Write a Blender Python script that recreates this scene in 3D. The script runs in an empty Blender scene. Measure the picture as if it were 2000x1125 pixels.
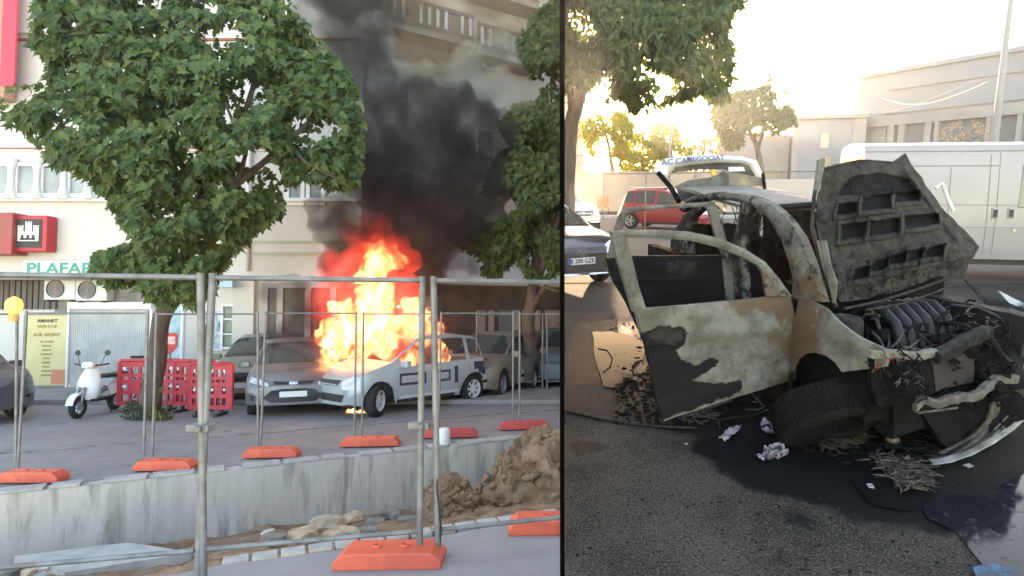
import bpy, bmesh, math, random
from math import sin, cos, tan, pi, radians, atan, atan2, sqrt
from mathutils import Vector, Matrix, noise
from mathutils.bvhtree import BVHTree

S = bpy.context.scene
COL = S.collection
random.seed(7)

# ------------------------------------------------------------------ camera
F, PX, CY = 1200.0, 1098.0, 562.5          # focal length and principal point in photo pixels
HR, HZR = 1.75, 355.0                      # eye height and horizon row, right street
HL, HZL = 2.0, 612.0                       # eye height and horizon row, left street
PR = -atan((CY - HZR) / F)
PL = atan((HZL - CY) / F)
cd = bpy.data.cameras.new('camera')
cam = bpy.data.objects.new('camera', cd)
COL.objects.link(cam)
cam.location = (0, 0, HR)
cam.rotation_euler = (pi / 2 + PR, 0, 0)
cd.sensor_width = 36.0
cd.lens = 36.0 * F / 2000.0
cd.shift_x = -(PX - 1000.0) / 2000.0
cd.clip_start = 0.1
cd.clip_end = 2000
S.camera = cam

# ------------------------------------------------------------------ light
SUN_EL, SUN_AZ = radians(5.5), radians(4.5)      # azimuth measured from +Y towards +X
w = bpy.data.worlds.new('World')
S.world = w
w.use_nodes = True
nt = w.node_tree
for n in list(nt.nodes):
    nt.nodes.remove(n)
wo = nt.nodes.new('ShaderNodeOutputWorld')
wb = nt.nodes.new('ShaderNodeBackground')
sk = nt.nodes.new('ShaderNodeTexSky')
sk.sky_type = 'NISHITA'
sk.sun_disc = False
sk.sun_elevation = SUN_EL
sk.sun_rotation = SUN_AZ
sk.air_density = 1.0
sk.dust_density = 1.0
sk.ozone_density = 1.0
wb.inputs['Strength'].default_value = 0.15
nt.links.new(sk.outputs[0], wb.inputs['Color'])
nt.links.new(wb.outputs[0], wo.inputs['Surface'])
sd = bpy.data.lights.new('sun', 'SUN')
sd.energy = 2.0
sd.angle = radians(0.5)
sd.color = (1.0, 0.78, 0.5)
sun = bpy.data.objects.new('sun', sd)
COL.objects.link(sun)
dv = Vector((sin(SUN_AZ) * cos(SUN_EL), cos(SUN_AZ) * cos(SUN_EL), sin(SUN_EL)))
sun.rotation_euler = dv.to_track_quat('Z', 'Y').to_euler()
sun.location = (3, 40, 12)
S.view_settings.view_transform = 'Standard'
S.view_settings.look = 'None'
S.view_settings.exposure = 3.6
S.view_settings.use_white_balance = True
S.view_settings.white_balance_temperature = 7250
S.view_settings.white_balance_tint = 22
S.view_settings.gamma = 1.0
S.render.engine = 'CYCLES'
S.cycles.volume_step_rate = 1.0
S.cycles.volume_max_steps = 96

# ------------------------------------------------------------------ frames
class Frame:
    """a street with its own eye height and camera pitch; W maps it into the world"""
    def __init__(s, pitch, h, M):
        s.p, s.h, s.M = pitch, h, M
    def ray(s, px, py):
        x, u = (px - PX) / F, -(py - CY) / F
        c, sn = cos(s.p), sin(s.p)
        return Vector((x, c - u * sn, sn + u * c))
    def y(s, px, py, Y):
        d = s.ray(px, py)
        return Vector((0, 0, s.h)) + d * (Y / d.y)
    def z(s, px, py, Z=0.0):
        d = s.ray(px, py)
        return Vector((0, 0, s.h)) + d * ((Z - s.h) / d.z)
    def pl(s, px, py, A, B):
        """hit on the vertical plane through ground points A and B"""
        d = s.ray(px, py)
        n = Vector((B[1] - A[1], -(B[0] - A[0]), 0))
        o = Vector((0, 0, s.h))
        return o + d * ((Vector((A[0], A[1], 0)) - o).dot(n) / d.dot(n))
RT = Frame(PR, HR, Matrix.Identity(4))
LT = Frame(PL, HL, Matrix.Translation((0, 0, HR)) @ Matrix.Rotation(PR - PL, 4, 'X') @ Matrix.Translation((0, 0, -HL)))

# ------------------------------------------------------------------ object helpers
def V(*a): return Vector(a)

def empty(name, label, cat, loc, rz=0, fr=LT, group=None, kind=None, scale=None):
    o = bpy.data.objects.new(name, None)
    COL.objects.link(o)
    o.empty_display_size = 0.2
    M = fr.M @ Matrix.Translation(Vector(loc)) @ Matrix.Rotation(rz, 4, 'Z')
    if scale: M = M @ Matrix.Diagonal((scale[0], scale[1], scale[2], 1))
    o.matrix_world = M
    tag(o, label, cat, group, kind)
    return o

def tag(o, label=None, cat=None, group=None, kind=None):
    if label: o['label'] = label
    if cat: o['category'] = cat
    if group: o['group'] = group
    if kind: o['kind'] = kind
    return o

def obj(name, bm, m, parent=None, fr=None, smooth=False, bevel=0, label=None, loc=None, rz=0, recalc=True, subs=0):
    if recalc and bm.faces: bmesh.ops.recalc_face_normals(bm, faces=bm.faces)
    me = bpy.data.meshes.new(name)
    bm.to_mesh(me)
    bm.free()
    for mm in (m if isinstance(m, (list, tuple)) else [m]):
        me.materials.append(mm)
    if smooth:
        for p in me.polygons: p.use_smooth = True
        if smooth != True:
            me.set_sharp_from_angle(angle=radians(smooth))
    o = bpy.data.objects.new(name, me)
    COL.objects.link(o)
    if bevel:
        b = o.modifiers.new('b', 'BEVEL'); b.width = bevel; b.segments = 2; b.limit_method = 'ANGLE'; b.angle_limit = radians(50)
    if subs:
        b = o.modifiers.new('s', 'SUBSURF'); b.levels = subs; b.render_levels = subs
    if parent: o.parent = parent
    elif fr:
        o.matrix_world = fr.M @ Matrix.Translation(Vector(loc or (0, 0, 0))) @ Matrix.Rotation(rz, 4, 'Z')
    if loc and parent:
        o.location = loc; o.rotation_euler = (0, 0, rz)
    if label: o['label'] = label
    return o

def copytree(root, M=None):
    c = root.copy(); COL.objects.link(c)
    if M is not None: c.matrix_world = M
    for ch in list(root.children):
        d = ch.copy(); COL.objects.link(d); d.parent = c
        for g in list(ch.children):
            e = g.copy(); COL.objects.link(e); e.parent = d
    return c

def NB(): return bmesh.new()

def box(bm, c, s, rz=0, rx=0, ry=0):
    M = Matrix.Translation(Vector(c)) @ Matrix.Rotation(rz, 4, 'Z') @ Matrix.Rotation(ry, 4, 'Y') @ Matrix.Rotation(rx, 4, 'X') @ Matrix.Diagonal((s[0], s[1], s[2], 1))
    bmesh.ops.create_cube(bm, size=1, matrix=M)
    return bm

def bx(bm, x0, x1, y0, y1, z0, z1):
    return box(bm, ((x0 + x1) / 2, (y0 + y1) / 2, (z0 + z1) / 2), (x1 - x0, y1 - y0, z1 - z0))

def frm(d):
    d = d.normalized()
    a = Vector((0, 0, 1)) if abs(d.z) < .9 else Vector((1, 0, 0))
    u = d.cross(a).normalized(); v = d.cross(u).normalized()
    return u, v

def tube(bm, pts, r, seg=8, cap=True):
    pts = [Vector(p) for p in pts]
    rs = r if isinstance(r, (list, tuple)) else [r] * len(pts)
    rings = []
    for i, p in enumerate(pts):
        d = pts[min(i + 1, len(pts) - 1)] - pts[max(i - 1, 0)]
        if d.length < 1e-6: d = Vector((0, 0, 1))
        u, v = frm(d)
        if rings:
            # keep the ring from twisting
            u0 = rings[-1][1]
            u = (u0 - d.normalized() * u0.dot(d.normalized()))
            u = u.normalized() if u.length > 1e-4 else frm(d)[0]
            v = d.normalized().cross(u).normalized()
        rings.append(([bm.verts.new(p + (u * cos(2 * pi * k / seg) + v * sin(2 * pi * k / seg)) * rs[i]) for k in range(seg)], u))
    for i in range(len(rings) - 1):
        a, b = rings[i][0], rings[i + 1][0]
        for k in range(seg):
            bm.faces.new((a[k], a[(k + 1) % seg], b[(k + 1) % seg], b[k]))
    if cap:
        bm.faces.new(rings[0][0][::-1]); bm.faces.new(rings[-1][0])
    return bm

def lathe(bm, prof, seg=20, M=Matrix.Identity(4), a0=0, a1=2 * pi, closed=False):
    """prof: (r, h) pairs turned about local Z"""
    full = abs(a1 - a0 - 2 * pi) < 1e-4
    n = seg if full else seg + 1
    rings = []
    for k in range(n):
        a = a0 + (a1 - a0) * k / seg
        rings.append([bm.verts.new(M @ Vector((r * cos(a), r * sin(a), h))) for r, h in prof])
    for k in range(seg):
        A, B = rings[k], rings[(k + 1) % n]
        m = len(prof)
        for i in range(m if closed else m - 1):
            j = (i + 1) % m
            try: bm.faces.new((A[i], B[i], B[j], A[j]))
            except ValueError: pass
    bmesh.ops.remove_doubles(bm, verts=[v for r in rings for v in r], dist=1e-5)
    return bm

def prism(bm, pts, ex):
    """pts: 3D outline; ex: extrusion vector"""
    vs = [bm.verts.new(Vector(p)) for p in pts]
    f = bm.faces.new(vs)
    r = bmesh.ops.extrude_face_region(bm, geom=[f])
    bmesh.ops.translate(bm, vec=Vector(ex), verts=[e for e in r['geom'] if isinstance(e, bmesh.types.BMVert)])
    return bm

def gridcut(bm, step, axes=(0, 1, 2)):
    for ax in axes:
        co = [v.co[ax] for v in bm.verts]
        lo, hi = min(co), max(co)
        n = int((hi - lo) / step)
        no = Vector((0, 0, 0)); no[ax] = 1
        for i in range(1, n + 1):
            p = Vector((0, 0, 0)); p[ax] = lo + (hi - lo) * i / (n + 1)
            bmesh.ops.bisect_plane(bm, geom=bm.verts[:] + bm.edges[:] + bm.faces[:], plane_co=p, plane_no=no, dist=1e-5)
    return bm

def nz(p, s=1.0, o=0):
    return noise.noise(Vector(p) * s + Vector((o * 13.7, o * 7.1, o * 3.3)))

def grid(bm, fn, nu, nv):
    vs = [[bm.verts.new(fn(i / nu, j / nv)) for j in range(nv + 1)] for i in range(nu + 1)]
    for i in range(nu):
        for j in range(nv):
            bm.faces.new((vs[i][j], vs[i + 1][j], vs[i + 1][j + 1], vs[i][j + 1]))
    return vs

def text_bm(s, size, M, depth=0.004, xs=1.0):
    cu = bpy.data.curves.new('t', 'FONT'); cu.body = s; cu.size = size; cu.extrude = depth / 2; cu.align_x = 'CENTER'; cu.align_y = 'CENTER'; cu.resolution_u = 3
    cu.offset = size * 0.028
    o = bpy.data.objects.new('t', cu); COL.objects.link(o)
    bpy.context.view_layer.update()
    dg = bpy.context.evaluated_depsgraph_get()
    me = bpy.data.meshes.new_from_object(o.evaluated_get(dg))
    bm = NB(); bm.from_mesh(me)
    bmesh.ops.transform(bm, matrix=M @ Matrix.Diagonal((xs, 1, 1, 1)), verts=bm.verts)
    bpy.data.objects.remove(o); bpy.data.meshes.remove(me); bpy.data.curves.remove(cu)
    return bm
FACE = Matrix.Rotation(pi / 2, 4, 'X')          # text facing -Y

# ------------------------------------------------------------------ materials
MATS = {}
def mat(name, col, rough=.7, metal=0, c2=None, sc=4, det=5, lo=.4, hi=.6, c3=None, sc3=1.2, lo3=.5, hi3=.62, bump=0, bsc=30, spec=.5, trans=0, emit=None, est=0, alpha=1, stretch=None, coat=0, sub=0, r2=None, dist=0):
    if name in MATS: return MATS[name]
    m = bpy.data.materials.new(name); m.use_nodes = True
    n = m.node_tree; N = n.nodes; Lk = n.links
    b = N['Principled BSDF']
    def c4(c): return (c[0], c[1], c[2], 1)
    b.inputs['Base Color'].default_value = c4(col)
    b.inputs['Roughness'].default_value = rough
    b.inputs['Metallic'].default_value = metal
    b.inputs['Specular IOR Level'].default_value = spec
    b.inputs['Coat Weight'].default_value = coat
    if trans: b.inputs['Transmission Weight'].default_value = trans
    if alpha < 1: b.inputs['Alpha'].default_value = alpha
    if emit: b.inputs['Emission Color'].default_value = c4(emit); b.inputs['Emission Strength'].default_value = est
    tc = N.new('ShaderNodeTexCoord')
    mp = N.new('ShaderNodeMapping'); Lk.new(tc.outputs['Object'], mp.inputs['Vector'])
    if stretch: mp.inputs['Scale'].default_value = stretch
    def nois(scale, detail, d=0):
        t = N.new('ShaderNodeTexNoise'); t.inputs['Scale'].default_value = scale; t.inputs['Detail'].default_value = detail; t.inputs['Distortion'].default_value = d
        t.inputs['Roughness'].default_value = .62
        Lk.new(mp.outputs[0], t.inputs['Vector']); return t.outputs['Fac']
    def ramp(src, a, c):
        r = N.new('ShaderNodeMapRange'); r.inputs['From Min'].default_value = a; r.inputs['From Max'].default_value = c; r.clamp = True
        Lk.new(src, r.inputs['Value']); return r.outputs[0]
    def mix(f, A, B):
        x = N.new('ShaderNodeMix'); x.data_type = 'RGBA'
        Lk.new(f, x.inputs['Factor'])
        for k, q in ((6, A), (7, B)):
            if isinstance(q, (tuple, list)): x.inputs[k].default_value = c4(q)
            else: Lk.new(q, x.inputs[k])
        return x.outputs[2]
    cur = col
    if c2 is not None:
        f2 = ramp(nois(sc, det, dist), lo, hi); cur = mix(f2, cur, c2)
        if r2 is not None:
            rr = N.new('ShaderNodeMapRange'); Lk.new(f2, rr.inputs['Value']); rr.inputs['To Min'].default_value = rough; rr.inputs['To Max'].default_value = r2
            Lk.new(rr.outputs[0], b.inputs['Roughness'])
    if c3 is not None:
        cur = mix(ramp(nois(sc3, 6, .3), lo3, hi3), cur, c3)
    if not isinstance(cur, (tuple, list)): Lk.new(cur, b.inputs['Base Color'])
    if bump:
        bp = N.new('ShaderNodeBump'); bp.inputs['Strength'].default_value = bump; bp.inputs['Distance'].default_value = .02
        Lk.new(nois(bsc, 6), bp.inputs['Height']); Lk.new(bp.outputs[0], b.inputs['Normal'])
    MATS[name] = m
    return m

def leafmat(name, c1, c2, tr=.35):
    m = bpy.data.materials.new(name); m.use_nodes = True
    n = m.node_tree; N = n.nodes; Lk = n.links
    b = N['Principled BSDF']; out = N['Material Output']
    g = N.new('ShaderNodeNewGeometry')
    x = N.new('ShaderNodeMix'); x.data_type = 'RGBA'
    x.inputs[6].default_value = (*c1, 1); x.inputs[7].default_value = (*c2, 1)
    Lk.new(g.outputs['Random Per Island'], x.inputs['Factor'])
    Lk.new(x.outputs[2], b.inputs['Base Color']); b.inputs['Roughness'].default_value = .55
    t = N.new('ShaderNodeBsdfTranslucent')
    y = N.new('ShaderNodeMix'); y.data_type = 'RGBA'; y.blend_type = 'MULTIPLY'; y.inputs['Factor'].default_value = 1
    Lk.new(x.outputs[2], y.inputs[6]); y.inputs[7].default_value = (1.6, 1.7, .6, 1)
    Lk.new(y.outputs[2], t.inputs['Color'])
    ms = N.new('ShaderNodeMixShader'); ms.inputs[0].default_value = tr
    Lk.new(b.outputs[0], ms.inputs[1]); Lk.new(t.outputs[0], ms.inputs[2]); Lk.new(ms.outputs[0], out.inputs['Surface'])
    return m

def volmat(name, col, dens, emit=None, est=0, sc=1.2, lo=.35, hi=.65, aniso=0, stretch=(1, 1, .6), dens_hi=None, temp=None, absb=None, det=3, dmin=0):
    m = bpy.data.materials.new(name); m.use_nodes = True
    n = m.node_tree; N = n.nodes; Lk = n.links
    N.remove(N['Principled BSDF'])
    v = N.new('ShaderNodeVolumePrincipled')
    v.inputs['Color'].default_value = (*col, 1); v.inputs['Anisotropy'].default_value = aniso
    Lk.new(v.outputs[0], N['Material Output'].inputs['Volume'])
    tc = N.new('ShaderNodeTexCoord'); mp = N.new('ShaderNodeMapping'); mp.inputs['Scale'].default_value = stretch
    Lk.new(tc.outputs['Object'], mp.inputs['Vector'])
    t = N.new('ShaderNodeTexNoise'); t.inputs['Scale'].default_value = sc; t.inputs['Detail'].default_value = det; t.inputs['Distortion'].default_value = .6
    Lk.new(mp.outputs[0], t.inputs['Vector'])
    r = N.new('ShaderNodeMapRange'); r.inputs['From Min'].default_value = lo; r.inputs['From Max'].default_value = hi
    r.inputs['To Min'].default_value = dmin * dens; r.inputs['To Max'].default_value = dens; r.clamp = True
    Lk.new(t.outputs['Fac'], r.inputs['Value']); Lk.new(r.outputs[0], v.inputs['Density'])
    if emit:
        v.inputs['Emission Color'].default_value = (*emit, 1)
        r2 = N.new('ShaderNodeMapRange'); r2.inputs['From Min'].default_value = lo; r2.inputs['From Max'].default_value = hi
        r2.inputs['To Min'].default_value = 0; r2.inputs['To Max'].default_value = est; r2.clamp = True
        Lk.new(t.outputs['Fac'], r2.inputs['Value']); Lk.new(r2.outputs[0], v.inputs['Emission Strength'])
    if absb: v.inputs['Absorption Color'].default_value = (*absb, 1)
    return m

# ================================================================== LEFT STREET: setting
def Ly(px, py, Y): return LT.y(px, py, Y)
def Lz(px, py, z=0.0): return LT.z(px, py, z)

M_asph = mat('asphalt_light', (.23, .22, .21), .85, c2=(.31, .295, .28), sc=1.2, lo=.35, hi=.7, c3=(.12, .118, .115), sc3=5, lo3=.55, hi3=.75, bump=.25, bsc=60)
M_front = mat('asphalt_front', (.25, .24, .24), .8, c2=(.31, .295, .29), sc=2, lo=.3, hi=.7, bump=.2, bsc=90)
M_pave = mat('pavement_stone', (.25, .24, .225), .85, c2=(.31, .30, .28), sc=3, bump=.2, bsc=40)
M_conc = mat('concrete_cast', (.40, .38, .34), .85, c2=(.56, .53, .475), sc=2.2, lo=.3, hi=.7, c3=(.27, .26, .225), sc3=2.4, lo3=.50, hi3=.66, bump=.3, bsc=25, stretch=(2.2, 2.2, .35))
M_slab = mat('concrete_slab', (.50, .48, .44), .85, c2=(.38, .37, .34), sc=5, bump=.3, bsc=30)
M_kerb = mat('kerb_stone', (.45, .44, .42), .85, c2=(.34, .33, .31), sc=6, bump=.2)
M_dirt = mat('dirt', (.22, .128, .075), .95, c2=(.34, .225, .145), sc=3, lo=.4, hi=.62, c3=(.08, .048, .030), sc3=4, lo3=.52, hi3=.7, bump=1, bsc=18)
M_stone = mat('rubble_stone', (.52, .40, .28), .9, c2=(.32, .24, .165), sc=6, bump=.6, bsc=12)
M_stone2 = mat('rubble_grey', (.24, .22, .19), .9, c2=(.14, .13, .11), sc=6, bump=.6, bsc=12)

def sheet(name, pts, m, fr, cut=.6, kind='structure', amp=0, thick=0):
    bm = NB(); bm.faces.new([bm.verts.new(p) for p in pts])
    gridcut(bm, cut, (0, 1))
    if amp:
        for v in bm.verts: v.co.z += nz(v.co, .6) * amp + nz(v.co, 2.3, 3) * amp * .4
    o = obj(name, bm, m, fr=fr); o['kind'] = kind
    return o
WT0, WT1 = Lz(-140, 976, .03), Lz(1117, 843.9, .03)     # top front edge of the retaining wall
wd = (WT1 - WT0).normalized(); wn = Vector((-wd.y, wd.x, 0))
def wallpt(t, back=0, z=0):
    p = WT0.lerp(WT1, t) + wn * back; p.z = z; return p
a, b = wallpt(0, .24), wallpt(1, .24)
a = a - wd * 6; b = b + wd * .4
sheet('street_road', [(a.x, a.y, 0), (b.x, b.y, 0), (b.x, 26, 0), (-22, 26, 0), (-22, a.y, 0)], M_asph, LT, 1.5)
# pavement in front of the shops, a real step
bm = NB(); bx(bm, -22, -.02, 13.6, 15.95, .0, .1)
obj('pavement', bm, M_pave, fr=LT, bevel=.015)['kind'] = 'structure'
bm = NB()
q0, q1 = Lz(-60, 852), Lz(1060, 822)
# low kerb strip along the near side of the parking row
# retaining wall
root = empty('retaining_wall', 'streaked grey concrete retaining wall running along the dug trench', 'wall', wallpt(.5, .1, -.9), 0)
def chl(bm, r):          # left-frame geometry into the root's local space
    bmesh.ops.transform(bm, matrix=(LT.M.inverted() @ r.matrix_world).inverted(), verts=bm.verts); return bm
bm = NB()
prism(bm, [wallpt(0, 0, -1.3), wallpt(1, 0, -1.3), wallpt(1, 0, 0), wallpt(0, 0, 0)], wn * .22)
gridcut(bm, .35)
for v in bm.verts:
    v.co += wn * nz(v.co, 1.5) * .006
obj('wall_face', chl(bm, root), M_conc, root)
bm = NB()
n = 16
for i in range(n):       # cast coping pieces with open joints
    t0, t1 = i / n + .003, (i + 1) / n - .003 - (.02 if i % 3 == 2 else 0)
    prism(bm, [wallpt(t0, -.012, .002), wallpt(t1, -.012, .002), wallpt(t1, -.012, .04), wallpt(t0, -.012, .04)], wn * .2)
obj('coping', chl(bm, root), M_kerb, root, bevel=.008)

# front ground and its kerb
FZ = .24
e = [Lz(x, y, FZ) for x, y in ((-700, 1330), (430, 1104), (830, 1052), (1097, 1003))]
sheet('front_road', [(-9, 2.0, FZ), (-.015, 2.0, FZ), e[3], e[2], e[1], e[0]], M_front, LT, .5)
root = empty('kerb', 'pale kerb line between the near asphalt and the dug trench', 'kerb', e[2], 0)
bm = NB()
for i in range(14):
    p, q = e[1].lerp(e[3], i / 14 + .004), e[1].lerp(e[3], (i + 1) / 14 - .004)
    nn = Vector((-(q - p).y, (q - p).x, 0)).normalized()
    prism(bm, [p + V(0, 0, -.25), q + V(0, 0, -.25), q + V(0, 0, .012), p + V(0, 0, .012)], nn * .13)
obj('kerb_stones', chl(bm, root), M_kerb, root, bevel=.008)
# trench floor
bm = NB()
def trench(u, v):
    px = -300 + 1417 * u
    t = (px + 140) / 1257
    wb_ = wallpt(t, -.0, -.80)
    if px < 430: f0 = Lz(px, 1108 + (430 - px) * .13, -.10 if px < 330 else .0)
    elif px < 830: f0 = e[1].lerp(e[2], (px - 430) / 400)
    else: f0 = e[2].lerp(e[3], min(1, (px - 830) / 267))
    f0 = Vector((f0.x, f0.y, f0.z)) ; f0.z -= .02
    p = f0.lerp(wb_, v)
    p.z += (-.10 * sin(pi * v)) + (nz(p, 1.1) * .10 + nz(p, 4, 2) * .05 + nz(p, 11, 4) * .018) * min(1, 8 * v + .1)
    return p
grid(bm, trench, 170, 44)
obj('trench_ground', bm, M_dirt, fr=LT, smooth=40)['kind'] = 'structure'
bm = NB()
prism(bm, [Lz(28, 1085, -.55), Lz(130, 1117, -.55), Lz(375, 1078, -.55), Lz(250, 1060, -.55)], (0, 0, -.14))
gridcut(bm, .12)
for v in bm.verts: v.co += V(nz(v.co, 6) * .02, nz(v.co, 6, 2) * .02, nz(v.co, 5, 4) * .008)
o = obj('concrete_slab', bm, M_slab, fr=LT); tag(o, 'broad pale concrete slab lying flat at the foot of the retaining wall', 'slab')

# dirt mounds and rubble
def mound(name, label, c, rx, ry, h, seed, m=M_dirt):
    r = empty(name, label, 'dirt heap', c)
    bm = NB()
    def f(u, v):
        a, q = u * 2 * pi, v
        x, y = cos(a) * q, sin(a) * q
        k = 1 + .25 * nz((cos(a) * 1.4, sin(a) * 1.4, seed))
        hh = (1 - q ** 1.6) * h
        p = Vector((x * rx * k, y * ry * k, hh))
        rg = 1 - abs(nz(p, 2.4, seed)) * 2
        rg2 = 1 - abs(nz(p, 6, seed + 1)) * 2
        s = min(1, (1 - q) * 4)
        p.z += (rg * .20 + rg2 * .09 + nz(p, 15, seed) * .05 - .12) * h * 1.1 * s
        p.x += nz(p, 5, seed + 5) * .07; p.y += nz(p, 5, seed + 6) * .07
        if q >= .999: p.z = -.25
        return p
    grid(bm, f, 90, 34)
    bmesh.ops.remove_doubles(bm, verts=bm.verts, dist=1e-4)
    rnd = random.Random(seed)
    for i in range(150):
        a, q = rnd.random() * 2 * pi, rnd.random() ** .6
        s = rnd.uniform(.02, .075)
        hh = (1 - q ** 1.6) * h
        M = Matrix.Translation((cos(a) * q * rx, sin(a) * q * ry, hh + .02)) @ Matrix.Rotation(rnd.random() * 3, 4, 'Z') @ Matrix.Diagonal((s * 1.3, s, s * .8, 1))
        rr = bmesh.ops.create_icosphere(bm, subdivisions=1, radius=1, matrix=M)
        for v in rr['verts']: v.co += Vector((rnd.uniform(-1, 1), rnd.uniform(-1, 1), rnd.uniform(-1, 1))) * s * .3
    obj('soil', bm, m, r, recalc=True)
    return r
g = Lz(1050, 985, -.55)
mound('dirt_mound', 'tall brown heap of dug earth beside the concrete wall at the right', g + V(.08, .45, 0), 1.0, .62, .86, 3)
g = Lz(885, 1012, -.5)
mound('dirt_mound', 'small brown earth heap behind the near fence post', g + V(-.1, .3, 0), .42, .32, .42, 8)

def rock(bm, s, seed, flat=.6):
    rnd = random.Random(seed)
    r = bmesh.ops.create_icosphere(bm, subdivisions=2, radius=1)
    for v in r['verts']:
        d = v.co.normalized()
        k = 1 + .45 * nz(d, 1.3, seed)
        v.co = Vector((d.x * k, d.y * k * .8, max(-.4, min(.55, d.z * k)) * flat * 1.3)) * s
    return bm
rocks = [(640, 1022, .22, 'tan broken stone slab leaning near the wall foot', M_stone), (690, 1012, .17, 'rounded tan stone behind the flat slabs', M_stone), (735, 1022, .15, 'dark broken stone between the tan ones', M_stone2),
         (668, 1046, .19, 'long pale stone at the front of the rubble', M_stone), (765, 1006, .18, 'dark slanting flagstone against the wall', M_stone2), (800, 1018, .16, 'grey stone lump left of the near fence post', M_stone2),
         (590, 1046, .17, 'low brown stone half sunk in the dirt', M_stone), (536, 1052, .13, 'grey stone chip left of the tan rubble', M_stone2), (524, 1040, .07, 'small white stone on the dirt near the wall', M_slab),
         (927, 976, .085, 'small mint white chunk between the two earth heaps', M_slab), (985, 985, .09, 'pinkish stone at the foot of the tall heap', M_stone), (1035, 990, .08, 'last stone at the right end of the heap', M_stone),
         (718, 1038, .13, 'olive stone beside the long pale stone', M_stone2), (60, 1116, .08, 'tan stone at the bottom left corner', M_stone), (85, 1112, .06, 'small white chip beside the concrete slab', M_slab), (20, 1118, .1, 'brown stone nearest the bottom left corner', M_stone2),
         (640, 1060, .1, 'flat stone close to the kerb', M_stone), (850, 1030, .09, 'dark clod at the kerb behind the fence post', M_stone2)]
for i, (x, y, s, lb, m) in enumerate(rocks):
    bm = rock(NB(), s, i + 1, .45)
    t = (x - 0) / 1000.
    z = -.2 if y > 1030 else -.55
    if x < 200: z = -.28
    p = Lz(x, y, z)
    o = obj('rubble_stone', bm, m, fr=LT, loc=p, rz=i * 1.3)
    tag(o, lb, 'stone', 'rubble along the trench')
bm = NB(); lathe(bm, [(0, 0), (.085, 0), (.09, .02), (.088, .2), (.07, .235), (.02, .25), (0, .25)], 20)
o = obj('marker_stub', bm, mat('white_plastic', (.72, .72, .70), .5), fr=LT, loc=Lz(872, 870, .03) + wn * .12, smooth=40); tag(o, 'short white capped stub standing on the wall top', 'stub')

# ------------------------------------------------------------------ facade A
YA = 16.0
M_wallA = mat('render_cream', (.68, .645, .595), .9, c2=(.60, .56, .51), sc=.8, lo=.3, hi=.8, bump=.1, bsc=40)
M_white = mat('white_paint', (.80, .79, .77), .6)
M_glassd = mat('window_glass', (.10, .12, .12), .12, spec=.8)
M_glassm = mat('window_glass_pale', (.22, .24, .23), .2, spec=.8, c2=(.35, .36, .34), sc=.9)
M_red = mat('red_paint', (.55, .03, .045), .5)
M_redb = mat('red_brown', (.35, .10, .07), .6)
M_dark = mat('dark_trim', (.045, .042, .04), .6)
M_brown = mat('brown_blind', (.16, .13, .115), .7, c2=(.09, .075, .065), sc=1, stretch=(9, 1, .1))
M_steel = mat('galvanised_steel', (.46, .45, .43), .38, .75, c2=(.34, .33, .32), sc=8)
rA = empty('shop_building', 'cream multi storey building with a row of white framed windows above shops', 'building', (-9, YA, 0))
LA = rA.matrix_world.inverted() @ LT.M
def prA(bm): bmesh.ops.transform(bm, matrix=LA, verts=bm.verts); return bm
def rect(px0, py0, px1, py1, Y):
    a_, b_ = Ly(px0, py0, Y), Ly(px1, py1, Y)
    return min(a_.x, b_.x), max(a_.x, b_.x), min(a_.z, b_.z), max(a_.z, b_.z)
def fb(bm, px0, py0, px1, py1, Yf, d):
    x0, x1, z0, z1 = rect(px0, py0, px1, py1, Yf)
    bx(bm, x0, x1, Yf, Yf + d, z0, z1); return bm
xl, xr = -17.5, Ly(705, 500, YA).x
bm = NB(); bx(bm, xl, xr, YA, YA + 5, 0, 13.5); obj('wall', prA(bm), M_wallA, rA)
bm = NB(); fb(bm, -260, 386, 705, 393, YA - .12, .12); fb(bm, -260, 290, 705, 294, YA - .05, .05); obj('ledge', prA(bm), M_white, rA, bevel=.01)
bm = NB(); fb(bm, -260, 74, 705, 78, YA - .06, .06); fb(bm, -260, 288, 705, 291, YA - .07, .05); obj('ledge', prA(bm), M_redb, rA)
def window(root, pr, px0, py0, px1, py1, Y, nm=1, mg=M_glassm, mf=M_white, fw=.06, rows=1):
    x0, x1, z0, z1 = rect(px0, py0, px1, py1, Y)
    bm = NB()
    bx(bm, x0, x1, Y - .07, Y - .002, z0, z0 + fw); bx(bm, x0, x1, Y - .07, Y - .002, z1 - fw, z1)
    for k in range(nm + 1):
        xc = x0 + fw / 2 + (x1 - x0 - fw) * k / nm
        bx(bm, xc - fw / 2, xc + fw / 2, Y - .073, Y - .003, z0 + fw - .001, z1 - fw + .001)
    for k in range(1, rows):
        zc = z0 + (z1 - z0) * k / rows
        bx(bm, x0 + fw, x1 - fw, Y - .064, Y - .004, zc - fw / 3, zc + fw / 3)
    fr_ = obj('window', pr(bm), mf, root, bevel=.006)
    bm = NB(); bx(bm, x0 + fw * .5, x1 - fw * .5, Y - .035, Y - .006, z0 + fw * .5, z1 - fw * .5)
    obj('pane', pr(bm), mg, fr_)
    return fr_
for a_, b_ in ((-130, -78), (-72, -25), (-20, 28), (32, 78), (82, 130), (134, 178), (182, 226), (236, 280), (560, 596), (600, 636)):
    window(rA, prA, a_, 318 if a_ < 500 else 350, b_, 386 if a_ < 500 else 402, YA, 1, M_glassm, M_white, .1)
bm = NB()
for x in (-22, 30, 80, 132, 180, 231): # waisted piers between the windows
    c = Ly(x, 350, YA)
    lathe(bm, [(.0, -.55), (.13, -.55), (.13, -.45), (.07, -.2), (.07, .15), (.12, .45), (.13, .52), (0, .52)], 12, Matrix.Translation((c.x, YA - .13, c.z)))
obj('window_pier', prA(bm), M_white, rA, smooth=40)
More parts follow.
